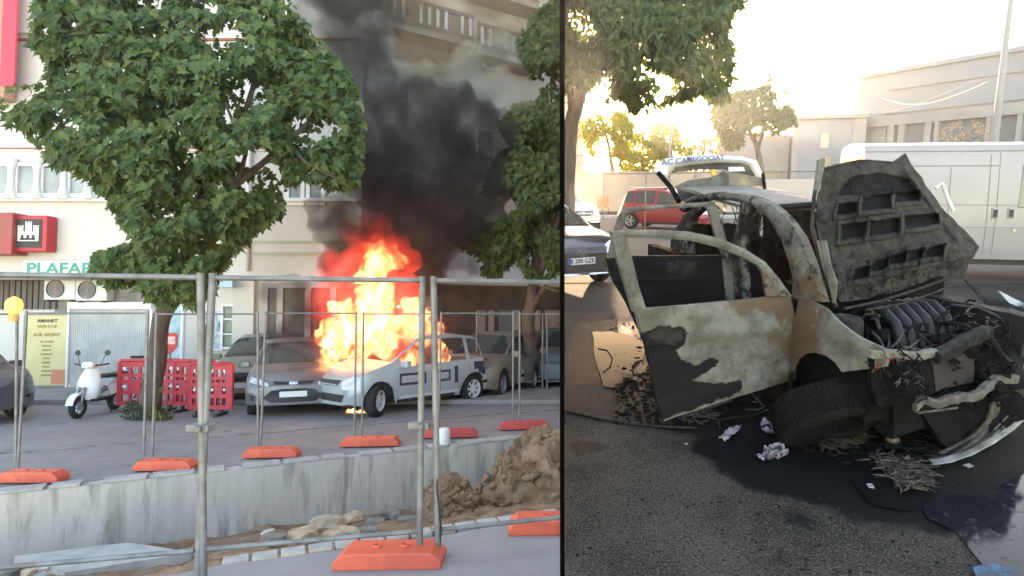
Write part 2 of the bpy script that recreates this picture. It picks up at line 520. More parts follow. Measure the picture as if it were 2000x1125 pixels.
for a_, b_ in ((30, 66), (90, 128), (300, 350)):
    window(rA, prA, a_, -30, b_, 66, YA, 1, mat('bright_blind', (.78, .76, .72), .7), M_white, .05)
# drain pipe, pilaster, string courses of the right half
bm = NB(); p = Ly(488, 400, YA); tube(bm, [(p.x, YA - .07, 3.1), (p.x, YA - .07, 9.5)], .055, 10); obj('drain_pipe', prA(bm), M_white, rA, smooth=True)
bm = NB(); fb(bm, 494, 470, 700, 474, YA - .05, .05); fb(bm, 494, 492, 700, 497, YA - .06, .06); obj('ledge', prA(bm), mat('moss_trim', (.42, .46, .36), .8), rA)
bm = NB(); fb(bm, 455, 540, 492, 762, YA - .16, .16); obj('pilaster', prA(bm), M_wallA, rA, bevel=.01)
# shop front, left bay: dark blinds under the canopy
bm = NB(); fb(bm, -260, 536, 240, 546, YA - .7, .7); obj('canopy', prA(bm), mat('canopy_grey', (.22, .2, .19), .7), rA)
bm = NB()
x0, x1, z0, z1 = rect(-150, 548, 112, 604, YA - .05)
for k in range(46):
    xx = x0 + (x1 - x0) * k / 46
    bx(bm, xx, xx + (x1 - x0) / 46 * .8, YA - .08 - .02 * (k % 2), YA - .01, z0, z1)
obj('blind', prA(bm), M_brown, rA)
bm = NB(); fb(bm, 108, 548, 300, 612, YA - .03, .03); obj('shade_sheet', prA(bm), mat('shade_wall', (.30, .27, .24), .8, c2=(.2, .17, .15), sc=2), rA)  # dark sheet on the wall under the canopy, shade put into its colour
# roller shutter
root = empty('roller_shutter', 'white corrugated roller shutter behind the scooter', 'shutter', (Ly(212, 700, YA).x, YA, .1))
def ch(bm, r): bmesh.ops.transform(bm, matrix=r.matrix_world.inverted() @ LT.M, verts=bm.verts); return bm
x0, x1, z0, z1 = rect(140, 602, 292, 764, YA - .1)
bm = NB(); n = 44
prev = None
vs = []
for k in range(n * 4 + 1):
    xx = x0 + (x1 - x0) * k / (n * 4)
    yy = YA - .1 - (.03 if (k // 2) % 2 else 0)
    vs.append((bm.verts.new((xx, yy, .1)), bm.verts.new((xx, yy, z1))))
for k in range(len(vs) - 1): bm.faces.new((vs[k][0], vs[k + 1][0], vs[k + 1][1], vs[k][1]))
obj('shutter_sheet', ch(bm, root), mat('shutter_white', (.70, .70, .68), .5, c2=(.6, .6, .58), sc=2), root)
bm = NB(); bx(bm, x0 - .04, x1 + .04, YA - .2, YA - .02, z1 - .02, z1 + .16); bx(bm, x0 - .06, x0, YA - .17, YA - .03, .1, z1); bx(bm, x1, x1 + .06, YA - .17, YA - .03, .1, z1)
obj('shutter_box', ch(bm, root), M_white, root, bevel=.008)
bm = NB(); bx(bm, x0, x1, YA - .15, YA - .09, .1, .17); obj('bottom_rail', ch(bm, root), M_steel, root)
# yellow board
def board(name, label, cat, px0, py0, px1, py1, Y, m, lines, fmat=M_dark, frame=True, th=.04):
    x0, x1, z0, z1 = rect(px0, py0, px1, py1, Y)
    r = empty(name, label, cat, ((x0 + x1) / 2, Y, z0))
    bm = NB(); bx(bm, x0, x1, Y, Y + th, z0, z1); obj('board', ch(bm, r), m, r)
    if frame:
        bm = NB(); f = .035
        bx(bm, x0 - f, x1 + f, Y - .015, Y + th, z1, z1 + f); bx(bm, x0 - f, x1 + f, Y - .015, Y + th, z0 - f, z0)
        bx(bm, x0 - f, x0, Y - .016, Y + th, z0, z1); bx(bm, x1, x1 + f, Y - .016, Y + th, z0, z1)
        obj('frame', ch(bm, r), fmat, r)
    for (s, fx, fz, size, mm, xs) in lines:
        bm = text_bm(s, size, Matrix.Translation((x0 + (x1 - x0) * fx, Y - .004, z0 + (z1 - z0) * fz)) @ FACE, .004, xs)
        obj('lettering', ch(bm, r), mm, r)
    return r
M_yel = mat('poster_yellow', (.66, .56, .26), .7, c2=(.70, .62, .34), sc=2)
M_ink = mat('dark_ink', (.05, .04, .03), .7); M_inkb = mat('brown_ink', (.36, .27, .10), .7)
ln = [('AMANET', .5, .92, .12, M_ink, 1.1), ('NON STOP', .5, .84, .10, M_inkb, 1), ('AUR ARGINT', .5, .72, .12, M_inkb, 1)]
for k in range(9): ln.append((['TEL. MOBILE', 'LAPTOP', 'TABLETE', 'CONSOLE', 'FOTO', 'CAMERE', 'SCULE', 'CEASURI', 'BIJUTERII'][k], .5, .62 - k * .06, .065, M_inkb, 1))
board('poster_board', 'tall yellow notice board with lines of brown lettering left of the shutter', 'notice board', 50, 616, 132, 752, YA - .06, M_yel, ln, mat('frame_grey', (.35, .33, .3), .6))
bm = NB(); fb(bm, 100, 722, 126, 750, YA - .075, .01)
o = obj('poster_patch', bm, mat('patch_orange', (.65, .25, .14), .7), fr=LT); tag(o, 'small orange sheet stuck at the foot of the yellow board', 'poster')
# green shop sign
M_green = mat('sign_green', (.02, .30, .20), .5)
r = board('shop_sign', 'white shop sign reading PLAFAR in green capitals', 'sign', 45, 510, 188, 541, YA - .72, mat('sign_white', (.78, .80, .76), .5), [('PLAFAR', .5, .5, .40, M_green, 1.22)], M_white, False, .08)
# red signs
def castle(bm, x0, x1, z0, z1, Y):
    W_, H_ = x1 - x0, z1 - z0
    def q(a, b, c, d): bx(bm, x0 + a * W_, x0 + b * W_, Y - .012, Y, z0 + c * H_, z0 + d * H_)
    q(.08, .92, .18, .55)
    for a, b, t in ((.08, .3, .8), (.38, .64, .95), (.70, .92, .8)):
        q(a, b, .55, t - .08); k = (b - a) / 5
        for i in (0, 2, 4): q(a + k * i, a + k * (i + 1), t - .08, t)
r = empty('box_sign', 'red box sign with a white castle emblem on black', 'sign', Ly(57, 492, YA - .3))
bm = NB(); fb(bm, 24, 421, 90, 491, YA - .35, .32); obj('box', ch(bm, r), M_red, r, bevel=.02)
bm = NB(); fb(bm, 31, 428, 80, 484, YA - .362, .011); obj('panel', ch(bm, r), M_dark, r)
x0, x1, z0, z1 = rect(32, 430, 79, 480, YA - .364)
bm = NB(); castle(bm, x0, x1, z0, z1, YA - .364); obj('emblem', ch(bm, r), M_white, r)
bm = NB(); bx(bm, x0 + .2 * (x1 - x0), x0 + .8 * (x1 - x0), YA - .38, YA - .377, z0 + .22 * (z1 - z0), z0 + .3 * (z1 - z0))
for k in range(3): bx(bm, x0 + (.22 + .22 * k) * (x1 - x0), x0 + (.33 + .22 * k) * (x1 - x0), YA - .38, YA - .377, z0 + .24 * (z1 - z0), z0 + .42 * (z1 - z0))
obj('gate_marks', ch(bm, r), M_dark, r)
bm = NB(); fb(bm, -60, 415, 22, 497, YA - .5, .45); o = obj('sign_case', bm, mat('red_dull', (.42, .06, .06), .5, c2=(.34, .08, .06), sc=2), fr=LT, bevel=.02); tag(o, 'plain dull red sign case at the left picture edge', 'sign')
r = empty('banner', 'tall red and brown vertical banner at the top left corner', 'banner', Ly(0, 190, YA - .4))
bm = NB(); fb(bm, 8, -60, 27, 168, YA - .45, .06); obj('red_edge', ch(bm, r), mat('banner_red', (.72, .05, .09), .5), r)
bm = NB(); fb(bm, -80, -60, 8, 190, YA - .44, .3); obj('brown_face', ch(bm, r), mat('banner_brown', (.46, .24, .15), .6), r)
# posters of the middle shop
board('window_poster', 'teal and white poster on the shop front beside the tree trunk', 'poster', 314, 594, 352, 700, YA - .06, mat('poster_teal', (.55, .68, .70), .5, c2=(.08, .28, .34), sc=.9, lo=.42, hi=.6), [], M_white)
board('window_poster', 'pale blue poster of figures left of the small window', 'poster', 398, 606, 432, 682, YA - .06, mat('poster_blue', (.35, .46, .55), .5, c2=(.62, .66, .66), sc=3, c3=(.1, .16, .2), sc3=4), [], M_white)
bm = NB(); p = Ly(357, 640, YA - .5); tube(bm, [(p.x, YA - .5, 0.1), (p.x, YA - .5, 3.1)], .05, 12); o = obj('canopy_post', bm, M_white, fr=LT, smooth=40); tag(o, 'slim white post in front of the teal poster', 'post')
window(rA, prA, 434, 594, 469, 682, YA, 1, mat('leafy_glass', (.06, .08, .06), .2, c2=(.2, .25, .17), sc=5), M_white, .06, 3)
bm = NB(); x0, x1, z0, z1 = rect(412, 545, 462, 562, YA - .3); bx(bm, x0, x1, YA - .5, YA - .3, z0, z1); o = obj('blue_sign', bm, mat('sign_sky', (.42, .62, .70), .5), fr=LT, bevel=.01); tag(o, 'small pale blue hanging sign right of the near fence post', 'sign')
# dark doorway behind the smoke
bm = NB(); fb(bm, 515, 560, 700, 758, YA - .012, .01); obj('doorway', prA(bm), mat('door_dark', (.09, .075, .065), .6, c2=(.16, .12, .10), sc=1.5), rA)
bm = NB()
for x in (515, 545, 600, 650, 700): fb(bm, x - 4, 556, x + 4, 760, YA - .06, .045)
fb(bm, 510, 552, 705, 562, YA - .063, .05); obj('door_frame', prA(bm), mat('frame_pinkgrey', (.45, .40, .38), .6), rA)
# air conditioners
def aircon(label, c, s=1.0, rz=0):
    r = empty('air_conditioner', label, 'air conditioner', c, rz, group=None)
    bm = NB(); bx(bm, -.4 * s, .4 * s, -.28 * s, 0, 0, .55 * s); obj('case', bm, mat('ac_white', (.66, .65, .62), .5), r, bevel=.02)
    bm = NB(); lathe(bm, [(.21 * s, 0), (.225 * s, .0), (.225 * s, .03), (.21 * s, .03)], 24, Matrix.Translation((-.1 * s, -.281 * s, .28 * s)) @ Matrix.Rotation(pi / 2, 4, 'X'), closed=True)
    for k in range(3): lathe(bm, [((.05 + .05 * k) * s, 0), ((.058 + .05 * k) * s, 0), ((.058 + .05 * k) * s, .012), ((.05 + .05 * k) * s, .012)], 20, Matrix.Translation((-.1 * s, -.284 * s, .28 * s)) @ Matrix.Rotation(pi / 2, 4, 'X'), closed=True)
    g_ = obj('fan_grille', bm, M_dark, r)
    bm = NB(); lathe(bm, [(0, 0), (.2 * s, 0), (.2 * s, .006), (0, .006)], 24, Matrix.Translation((-.1 * s, -.2815 * s, .28 * s)) @ Matrix.Rotation(pi / 2, 4, 'X')); obj('fan_disc', bm, mat('fan_dark', (.25, .22, .2), .6), r)
    bm = NB()
    for x in (-.3, .3): bx(bm, (x - .02) * s, (x + .02) * s, -.3 * s, .03, -.04 * s, 0); 
    obj('bracket', bm, M_dark, r)
    return r
p = Ly(129, 586, YA - .1); aircon('white air conditioner half hidden left of its twin under the canopy', (p.x, YA - .04, p.z))
p = Ly(190, 588, YA - .1); aircon('white air conditioner with round fan right of its twin under the canopy', (p.x, YA - .04, p.z))

# ------------------------------------------------------------------ building B, receding behind the smoke
BA = (Ly(640, 500, 18.5).x, 18.5); BB = (-.02, 23.0)
dB = Vector((BB[0] - BA[0], BB[1] - BA[1], 0)); LB = dB.length; aB = atan2(dB.y, dB.x)
rB = empty('apartment_block', 'pale apartment block with slatted balconies seen through the smoke', 'building', (BA[0], BA[1], 0), aB)
WB = LT.M.inverted() @ rB.matrix_world; WBi = WB.inverted()
def bl(px, py, off=0):
    p = LT.pl(px, py, BA, BB); q = WBi @ p; return q.x, q.z
M_wallB = mat('render_beige', (.70, .60, .50), .9, c2=(.60, .51, .43), sc=.7, lo=.35, hi=.7)
bm = NB(); bx(bm, 0, LB, 0, 4, 0, 16); obj('wall', bm, M_wallB, rB)
def balc(px0, px1, yt, yb, label=None, depth=.9):
    x0, z1 = bl(px0, yt); x1, _ = bl(px1, yt); z0 = bl(px0, yb)[1]
    bm = NB(); bx(bm, x0, x1, -depth, -.002, z0 - .25, z0 - .05); obj('balcony_slab', bm, mat('slab_dusk', (.30, .26, .22), .8), rB)
    bm = NB(); bx(bm, x0, x1, -depth, -depth + .06, z1 - .14, z1); bx(bm, x0, x1, -depth + .01, -depth + .05, z0 - .05, z0 + .04)
    r_ = obj('balcony_rail', bm, mat('rail_brown', (.16, .13, .115), .7), rB)
    bm = NB(); bx(bm, x0, x1, -depth + .05, -depth + .055, z0, z1 - .1); obj('balcony_screen', bm, mat('screen_brown', (.20, .165, .14), .8), r_)
    bm = NB(); n = max(3, int((x1 - x0) / .28))
    for k in range(n):
        xx = x0 + (x1 - x0) * (k + .5) / n
        if (k * 7) % 5 == 4: continue
        bx(bm, xx - .055, xx + .055, -depth - .03, -depth - .001, z0 + .1, z1 - .15)
    obj('baluster', bm, mat('baluster_cream', (.72, .66, .58), .7), r_)
balc(745, 905, 8, 58); balc(912, 1030, 62, 108); balc(745, 905, -150, -95); balc(912, 1030, -60, -10)
for a_, b_, t_, u_ in ((760, 800, 130, 200), (850, 890, 150, 215), (930, 965, 250, 320), (1000, 1040, 270, 330), (770, 810, 330, 400)):
    x0, z1 = bl(a_, t_); x1, z0 = bl(b_, u_)
    bm = NB(); bx(bm, x0, x1, -.05, -.002, z0, z1); f_ = obj('window', bm, M_white, rB)
    bm = NB(); bx(bm, x0 + .06, x1 - .06, -.054, -.03, z0 + .06, z1 - .06); obj('pane', bm, M_glassm, f_)
x0, z0 = bl(955, 140)
q = WB @ V(x0, -.02, z0); aircon('grey white air conditioner hung below the balconies in the smoke', q, .9, aB)
# white awning and the market front under it
x0, z0 = bl(850, 556); x1, z1 = bl(1097, 500)
bm = NB(); prism(bm, [(x0, -.01, z1 - .1), (x0, -1.0, z0 + .22), (x0, -1.0, z0 + .0), (x0, -.01, z1 - .3)], (LB - x0, 0, 0)); obj('awning', bm, mat('awning_white', (.82, .78, .78), .6), rB)
bm = NB(); bx(bm, x0, LB, -.06, -.002, .1, z0 - .0); obj('shop_front', bm, mat('shop_brown', (.23, .195, .165), .8, c2=(.15, .125, .105), sc=1.3), rB)
pl_ = [(928, 945, (.55, .52, .46)), (952, 962, (.66, .62, .55)), (972, 998, (.30, .38, .42)), (1000, 1012, (.72, .68, .62)), (1018, 1052, (.78, .72, .62)), (1062, 1092, (.72, .60, .55))]
for k, (a_, b_, c_) in enumerate(pl_):
    xa, zt = bl(a_, 606); xb, zb = bl(b_, 700)
    bm = NB(); bx(bm, xa, min(xb, LB), -.12, -.061, zb, zt); obj('shop_panel', bm, mat('panel_%d' % k, c_, .6), rB, bevel=.01)

# ================================================================== cars
def interp(xs, ys, x):
    if x <= xs[0]: return ys[0]
    for i in range(len(xs) - 1):
        if x <= xs[i + 1]:
            t = (x - xs[i]) / (xs[i + 1] - xs[i])
            return ys[i] + (ys[i + 1] - ys[i]) * t
    return ys[-1]

M_tyre = mat('tyre_rubber', (.02, .02, .02), .85, bump=.3, bsc=50)
M_rim = mat('rim_alloy', (.55, .56, .57), .35, .7)
M_carglass = mat('car_glass', (.035, .045, .05), .06, spec=.9)
M_plastic = mat('black_plastic', (.025, .025, .027), .5)
M_lamp = mat('headlamp', (.62, .66, .68), .12, spec=.9, coat=.5)
M_plate = mat('plate_white', (.75, .75, .73), .5)
M_chrome = mat('chrome', (.8, .8, .8), .12, 1)

def drape(bvh, poly, axis, sgn, off=.006, step=.06, reach=6, th=0):
    """lay an outline on the body: axis 0 -> poly is (y, z) seen from +-x, axis 1 -> poly is (x, z) seen from +-y"""
    bm = NB()
    if axis == 0: pts = [(0, p[0], p[1]) for p in poly]
    else: pts = [(p[0], 0, p[1]) for p in poly]
    bm.faces.new([bm.verts.new(p) for p in pts])
    gridcut(bm, step, (1, 2) if axis == 0 else (0, 2))
    d = Vector((0, 0, 0)); d[axis] = -sgn
    last = None; bad = []
    for v in bm.verts:
        o = v.co.copy(); o[axis] = sgn * reach
        h = bvh.ray_cast(o, d)
        if h[0] is not None: v.co = h[0] - d * off; last = v.co[axis]
        else: bad.append(v)
    for v in bad:
        if last is not None: v.co[axis] = last
    if th:
        r = bmesh.ops.extrude_face_region(bm, geom=bm.faces[:])
        bmesh.ops.translate(bm, vec=-d * th, verts=[e for e in r['geom'] if isinstance(e, bmesh.types.BMVert)])
    return bm

def wheel(par, c, R, wd_=.2, side=1, steer=0, spokes=5, mr=None, roll=0, lean=0):
    M = Matrix.Translation(c) @ Matrix.Rotation(steer, 4, 'Z') @ Matrix.Rotation(lean, 4, 'X') @ Matrix.Rotation(-side * pi / 2, 4, 'X')
    bm = NB()
    r0 = R * .66
    prof = [(r0, -wd_ / 2), (R * .9, -wd_ / 2), (R * .97, -wd_ * .42), (R, -wd_ * .3), (R, wd_ * .3), (R * .97, wd_ * .42), (R * .9, wd_ / 2), (r0, wd_ / 2)]
    lathe(bm, prof, 32, M, closed=True)
    w_ = obj('wheel', bm, M_tyre, par, smooth=40)
    bm = NB()
    lathe(bm, [(r0, -wd_ * .4), (r0, wd_ * .46), (r0 * .93, wd_ * .46), (r0 * .9, wd_ * .2), (r0 * .9, -wd_ * .4)], 32, M, closed=True)
    lathe(bm, [(0, wd_ * .34), (r0 * .2, wd_ * .34), (r0 * .22, wd_ * .1), (0, wd_ * .1)], 16, M)
    for k in range(spokes):
        a = 2 * pi * k / spokes + roll
        mm = M @ Matrix.Rotation(a, 4, 'Z') @ Matrix.Translation((r0 * .52, 0, wd_ * .27)) @ Matrix.Diagonal((r0 * .82, r0 * .24, wd_ * .12, 1))
        bmesh.ops.create_cube(bm, size=1, matrix=mm)
    obj('rim', bm, mr or M_rim, w_, smooth=40)
    bm = NB(); lathe(bm, [(0, -.01), (r0 * .88, -.01), (r0 * .88, .0), (0, .0)], 24, M); obj('brake_disc', bm, M_plastic, w_)
    return w_

CARS = {
 'hatch': dict(L=4.2, W=1.78, wb=2.62, R=.32, cowl=1.02, rf=.28, rr=-1.55, tail=-2.02,
   top=[(-2.1, .82), (-2.04, .98), (-1.98, 1.05), (-1.55, 1.40), (-.9, 1.47), (-.1, 1.48), (.28, 1.40), (1.02, 1.0), (1.75, .86), (2.02, .72), (2.1, .62)],
   belt=[(-2.1, .80), (-1.9, .96), (-1.0, .96), (.9, .90), (1.6, .80), (2.1, .60)], wins=[(-1.62, -1.15), (-1.08, -.18), (-.1, .80)]),
 'mpv': dict(L=3.9, W=1.7, wb=2.5, R=.31, cowl=.95, rf=.25, rr=-1.6, tail=-1.9,
   top=[(-1.95, .85), (-1.9, 1.0), (-1.6, 1.46), (-.9, 1.54), (-.1, 1.54), (.25, 1.47), (.95, 1.04), (1.6, .86), (1.88, .72), (1.95, .62)],
   belt=[(-1.95, .82), (-1.8, 1.0), (-.9, .98), (.9, .92), (1.5, .8), (1.95, .60)], wins=[(-1.6, -1.1), (-1.0, -.2), (-.1, .75)]),
 'sedan': dict(L=4.4, W=1.76, wb=2.63, R=.32, cowl=.95, rf=.25, rr=-.95, tail=-1.5,
   top=[(-2.2, .80), (-2.1, 1.0), (-1.5, 1.08), (-.95, 1.40), (-.5, 1.49), (-.1, 1.5), (.25, 1.43), (.95, 1.03), (1.8, .92), (2.1, .80), (2.2, .66)],
   belt=[(-2.2, .80), (-1.9, .97), (-.9, .97), (.9, .93), (1.7, .86), (2.2, .64)], wins=[(-1.15, -.9), (-.82, -.15), (-.07, .74)]),
}
def car(label, kind, loc, rz, fr, paint, group='cars parked along the street', open_glass=False, scale=None, steer=0, name='parked_car', spokes=5, rim=None, lamps=True, details=True, roofm=None):
    P = CARS[kind]; L, W = P['L'], P['W']
    r = empty(name, label, 'car', loc, rz, fr, group, scale=scale)
    xs = sorted(set([round(-L / 2 + L * i / 44, 3) for i in range(45)] + [P['cowl'], P['rf'], P['rr'], P['tail']] + [e for w_ in P['wins'] for e in w_]))
    tx, tz = zip(*P['top']); bx_, bz_ = zip(*P['belt'])
    fw, rw = P['wb'] / 2 + .02, -P['wb'] / 2 + .02
    R = P['R']; AR = R + .065
    def sect(x):
        zt, zl = interp(tx, tz, x), interp(bx_, bz_, x)
        zt = max(zt, zl + .01)
        e_ = abs(x) / (L / 2)
        hw = W / 2 * (1 - .22 * max(0, (e_ - .78) / .22) ** 2.2)
        cab = max(0, min(1, (zt - zl) / .5))
        hr = hw * (.93 - .17 * cab)
        z0 = .20 + .06 * max(0, (e_ - .8) / .2)
        az = 0
        for wx in (fw, rw):
            d = abs(x - wx)
            if d < AR: az = max(az, R + sqrt(AR * AR - d * d))
        gh = zt - zl
        pts = [(0, z0), (hw * .72, z0), (hw * .955, max(z0 + .02, az)), (hw * .985, max(z0 + .14, az + .003)), (hw * 1.0, max(.5, az + .006)), (hw * 1.0, max(zl - .18, az + .01)), (hw * .975, zl - .03),
               (hw * .95, zl), (hw * .95 + (hr - hw * .95) * .5 + .012 * cab, zl + gh * .45), (hr + .012, zl + gh * .86), (hr * .95, zl + gh * .95), (hr * .72, zl + gh * 1.0 + .004), (hr * .36, zt + .018 * (1 - .3 * e_)), (0, zt + .024 * (1 - .3 * e_))]
        out = []
        sg = 1 if x > 0 else -1
        k = max(0, (e_ - .72) / .28)
        for (y, z) in pts:
            rake = k * (max(0, z - .5) * .42 + max(0, .42 - z) * .25) + k * (abs(y) / hw) ** 3 * .1
            out.append((x - sg * rake, y, z))
        return out
    bm = NB()
    rows = []
    for x in xs:
        s_ = sect(x)
        left = [bm.verts.new(p) for p in s_]
        right = [left[0]] + [bm.verts.new((p[0], -p[1], p[2])) for p in s_[1:-1]] + [left[-1]]
        rows.append((left, right))
    gl = {'windscreen': [], 'rear_window': [], 'side_window': []}; under = []
    n = len(rows[0][0])
    for i in range(len(xs) - 1):
        xm = (xs[i] + xs[i + 1]) / 2
        for sd_ in (0, 1):
            A, B = rows[i][sd_], rows[i + 1][sd_]
            for j in range(n - 1):
                vs = (A[j], B[j], B[j + 1], A[j + 1])
                vs = vs if sd_ == 0 else vs[::-1]
                try: f = bm.faces.new(vs)
                except ValueError: continue
                if j < 2: under.append(f)
                if j in (7, 8):
                    for wi, (a_, b_) in enumerate(P['wins']):
                        if a_ <= xm <= b_: gl.setdefault('side_window.%d.%d' % (wi, sd_), []).append(f)
                if j >= 10 and P['rf'] + .03 < xm < P['cowl'] - .02: gl['windscreen'].append(f)
                if j >= 10 and P['tail'] < xm < P['rr'] - .02: gl['rear_window'].append(f)
    for row, rev in ((rows[0], True), (rows[-1], False)):
        loop = row[0] + row[1][1:-1][::-1]
        bm.faces.new(loop)
    bmesh.ops.recalc_face_normals(bm, faces=bm.faces)
    bvh = BVHTree.FromBMesh(bm)
    for key, fs in gl.items():
        if not fs: continue
        if not open_glass:
            g_ = NB(); mp = {}
            for f in fs:
                vv = []
                for v in f.verts:
                    if v not in mp: mp[v] = g_.verts.new(v.co - v.normal * .008)
                    vv.append(mp[v])
                g_.faces.new(vv)
            obj(key.split('.')[0], g_, M_carglass, r, smooth=60, recalc=False)
    u_ = NB(); mp = {}
    for f in under:
        vv = []
        for v in f.verts:
            if v not in mp: mp[v] = u_.verts.new(v.co)
            vv.append(mp[v])
        u_.faces.new(vv)
    kill = set(f for fs in gl.values() for f in fs) | set(under)
    bmesh.ops.delete(bm, geom=list(kill), context='FACES')
    obj('body', bm, paint, r, smooth=38, recalc=False)
    obj('underbody', u_, M_plastic, r, recalc=False)
    bm = NB(); bx(bm, -L / 2 + .3, L / 2 - .3, -W / 2 + .25, W / 2 - .25, .22, .62); obj('floor_pan', bm, M_plastic, r)
    if not open_glass:
        for y in (-.38, .38):
            bm = NB(); box(bm, (.05, y, .8), (.14, .46, .55), ry=-.2); box(bm, (-.9, y, .78), (.14, .5, .5), ry=-.2)
            box(bm, (-.02, y, 1.16), (.1, .26, .2), ry=-.2)
            obj('seat', bm, M_plastic, r, bevel=.04)
    for wx in (fw, rw):
        for sd_ in (1, -1):
            wheel(r, V(wx, sd_ * (W / 2 - .13), R), R, .2, sd_, steer if wx > 0 else 0, spokes, rim)
    if details:
        for y in (1, -1):
            bm = NB(); box(bm, (P['cowl'] - .22, y * (W / 2 + .09), .99), (.12, .2, .14)); box(bm, (P['cowl'] - .22, y * (W / 2 - .02), .95), (.05, .12, .04)); obj('mirror', bm, paint, r, bevel=.03)
            for w_ in P['wins'][1:]:   # door outline and handle
                a_, b_ = w_
                poly = [(a_ - .05, .30), (a_ - .038, .30), (a_ - .038, .9), (a_ - .05, .9)]
                obj('door_gap', drape(bvh, poly, 1, y, .002, .1), M_plastic, r)
                hb = NB(); box(hb, (a_ + .12, y * (W / 2 + .012), .80), (.17, .03, .03)); obj('door_handle', hb, paint, r, bevel=.01)
            obj('sill_trim', drape(bvh, [(rw + AR + .03, .22), (fw - AR - .03, .22), (fw - AR - .03, .29), (rw + AR + .03, .29)], 1, y, .004, .2), M_plastic, r)
            for j_, px_ in enumerate([P['wins'][1][0] - .05, P['wins'][2][0] - .05]):
                pass
    r['_b'] = 0
    del r['_b']
    return r, bvh
def front(r, bvh, *items):
    for nm, poly, m, off in items:
        obj(nm, drape(bvh, poly, 0, 1, off, .07), m, r, smooth=60)
def mirror_poly(p): return [(-a, b) for a, b in p][::-1]
def side(r, bvh, y, *items):
    for nm, poly, m, off in items: obj(nm, drape(bvh, poly, 1, y, off, .08), m, r, smooth=60)
def plate(r, bvh, z, txt=None, w_=.5, m=None, sgn=1):
    bm = drape(bvh, [(-w_ / 2, z - .055), (w_ / 2, z - .055), (w_ / 2, z + .055), (-w_ / 2, z + .055)], 0, sgn, .02, .3)
    x = max(v.co.x for v in bm.verts)
    for v in bm.verts: v.co.x = x
    r_ = bmesh.ops.extrude_face_region(bm, geom=bm.faces[:]); bmesh.ops.translate(bm, vec=(-.03, 0, 0), verts=[e for e in r_['geom'] if isinstance(e, bmesh.types.BMVert)])
    pl_ = obj('number_plate', bm, m or M_plate, r)
    if txt:
        M = Matrix.Translation((x + .003, .01, z)) @ Matrix.Rotation(pi / 2, 4, 'Z') @ Matrix.Rotation(pi / 2, 4, 'X')
        obj('plate_lettering', text_bm(txt, .105, M, .004, .95), M_ink, pl_)
        bm = NB(); bx(bm, x, x + .003, -w_ / 2, -w_ / 2 + .045, z - .055, z + .055); obj('plate_band', bm, mat('plate_blue', (.02, .05, .35), .5), pl_)
    return pl_

P_silver = mat('paint_silver', (.19, .195, .205), .3, .4, c2=(.16, .165, .17), sc=2, coat=.3)
P_blue = mat('paint_paleblue', (.42, .47, .485), .3, .25, coat=.3)
P_brown = mat('paint_bronze', (.25, .22, .18), .4, .4, coat=.3)
P_dark = mat('paint_darkgrey', (.06, .065, .075), .3, .3, coat=.4)
P_green = mat('paint_dusk', (.12, .12, .11), .4, .3)

# silver hatchback facing the street
c = Lz(572, 816)
ax = Vector((-c.x * .92, -c.y, 0)).normalized()
hd = atan2(ax.y, ax.x)
c2_ = c - ax * 2.08
r, bvh = car('silver hatchback parked nose out beside the burning car', 'hatch', (c2_.x, c2_.y, 0), hd, LT, P_silver, scale=(1, .98, .97))
front(r, bvh,
  ('grille', [(-.34, .66), (-.08, .655), (-.08, .70), (-.38, .72)], M_plastic, .008), ('grille', [(.08, .655), (.34, .66), (.38, .72), (.08, .70)], M_plastic, .008),
  ('grille_trim', [(-.08, .652), (.08, .652), (.08, .70), (-.08, .70)], M_chrome, .012),
  ('lower_grille', [(-.40, .30), (.40, .30), (.55, .40), (.40, .54), (.2, .565), (-.2, .565), (-.40, .54), (-.55, .40)], M_plastic, .008),
  ('headlight', [(-.80, .70), (-.46, .62), (-.44, .67), (-.60, .75), (-.78, .80)], M_lamp, .01), ('headlight', mirror_poly([(-.80, .70), (-.46, .62), (-.44, .67), (-.60, .75), (-.78, .80)]), M_lamp, .01),
  ('fog_light', [(-.76, .36), (-.6, .36), (-.62, .44), (-.76, .46)], M_plastic, .009), ('fog_light', [(.6, .36), (.76, .36), (.76, .46), (.62, .44)], M_plastic, .009),
  ('splitter', [(-.62, .24), (.62, .24), (.62, .28), (-.62, .28)], M_plastic, .012))
plate(r, bvh, .46)

# burning car
f_, k_ = Lz(776, 808), Lz(893, 790)
ax = (f_ - k_).normalized(); hd = atan2(ax.y, ax.x)
sidev = Vector((-ax.y, ax.x, 0))          # car's left, faces the street
mid = (f_ + k_) / 2 - sidev * .75
M_burnpaint = mat('paint_blistered', (.46, .54, .57), .4, .2, c2=(.50, .20, .10), sc=1.6, lo=.55, hi=.62, c3=(.06, .05, .05), sc3=2.2, lo3=.58, hi3=.68)
r, bvh = car('pale blue patrol car on fire with flames pouring from its windows', 'mpv', (mid.x, mid.y, 0), hd, LT, P_blue, open_glass=True, steer=.5, name='burning_car', group=None, spokes=7, rim=mat('hubcap', (.66, .66, .66), .5))
hl = [(-.80, .56), (-.52, .56), (-.42, .70), (-.52, .80), (-.74, .78)]
front(r, bvh, ('headlight', hl, M_lamp, .01), ('headlight', mirror_poly(hl), M_lamp, .01), ('lower_grille', [(-.5, .32), (.5, .32), (.55, .46), (-.55, .46)], M_plastic, .01), ('grille', [(-.36, .62), (.36, .62), (.36, .72), (-.36, .72)], M_plastic, .01))
mk = mat('livery_dark', (.03, .04, .06), .5)
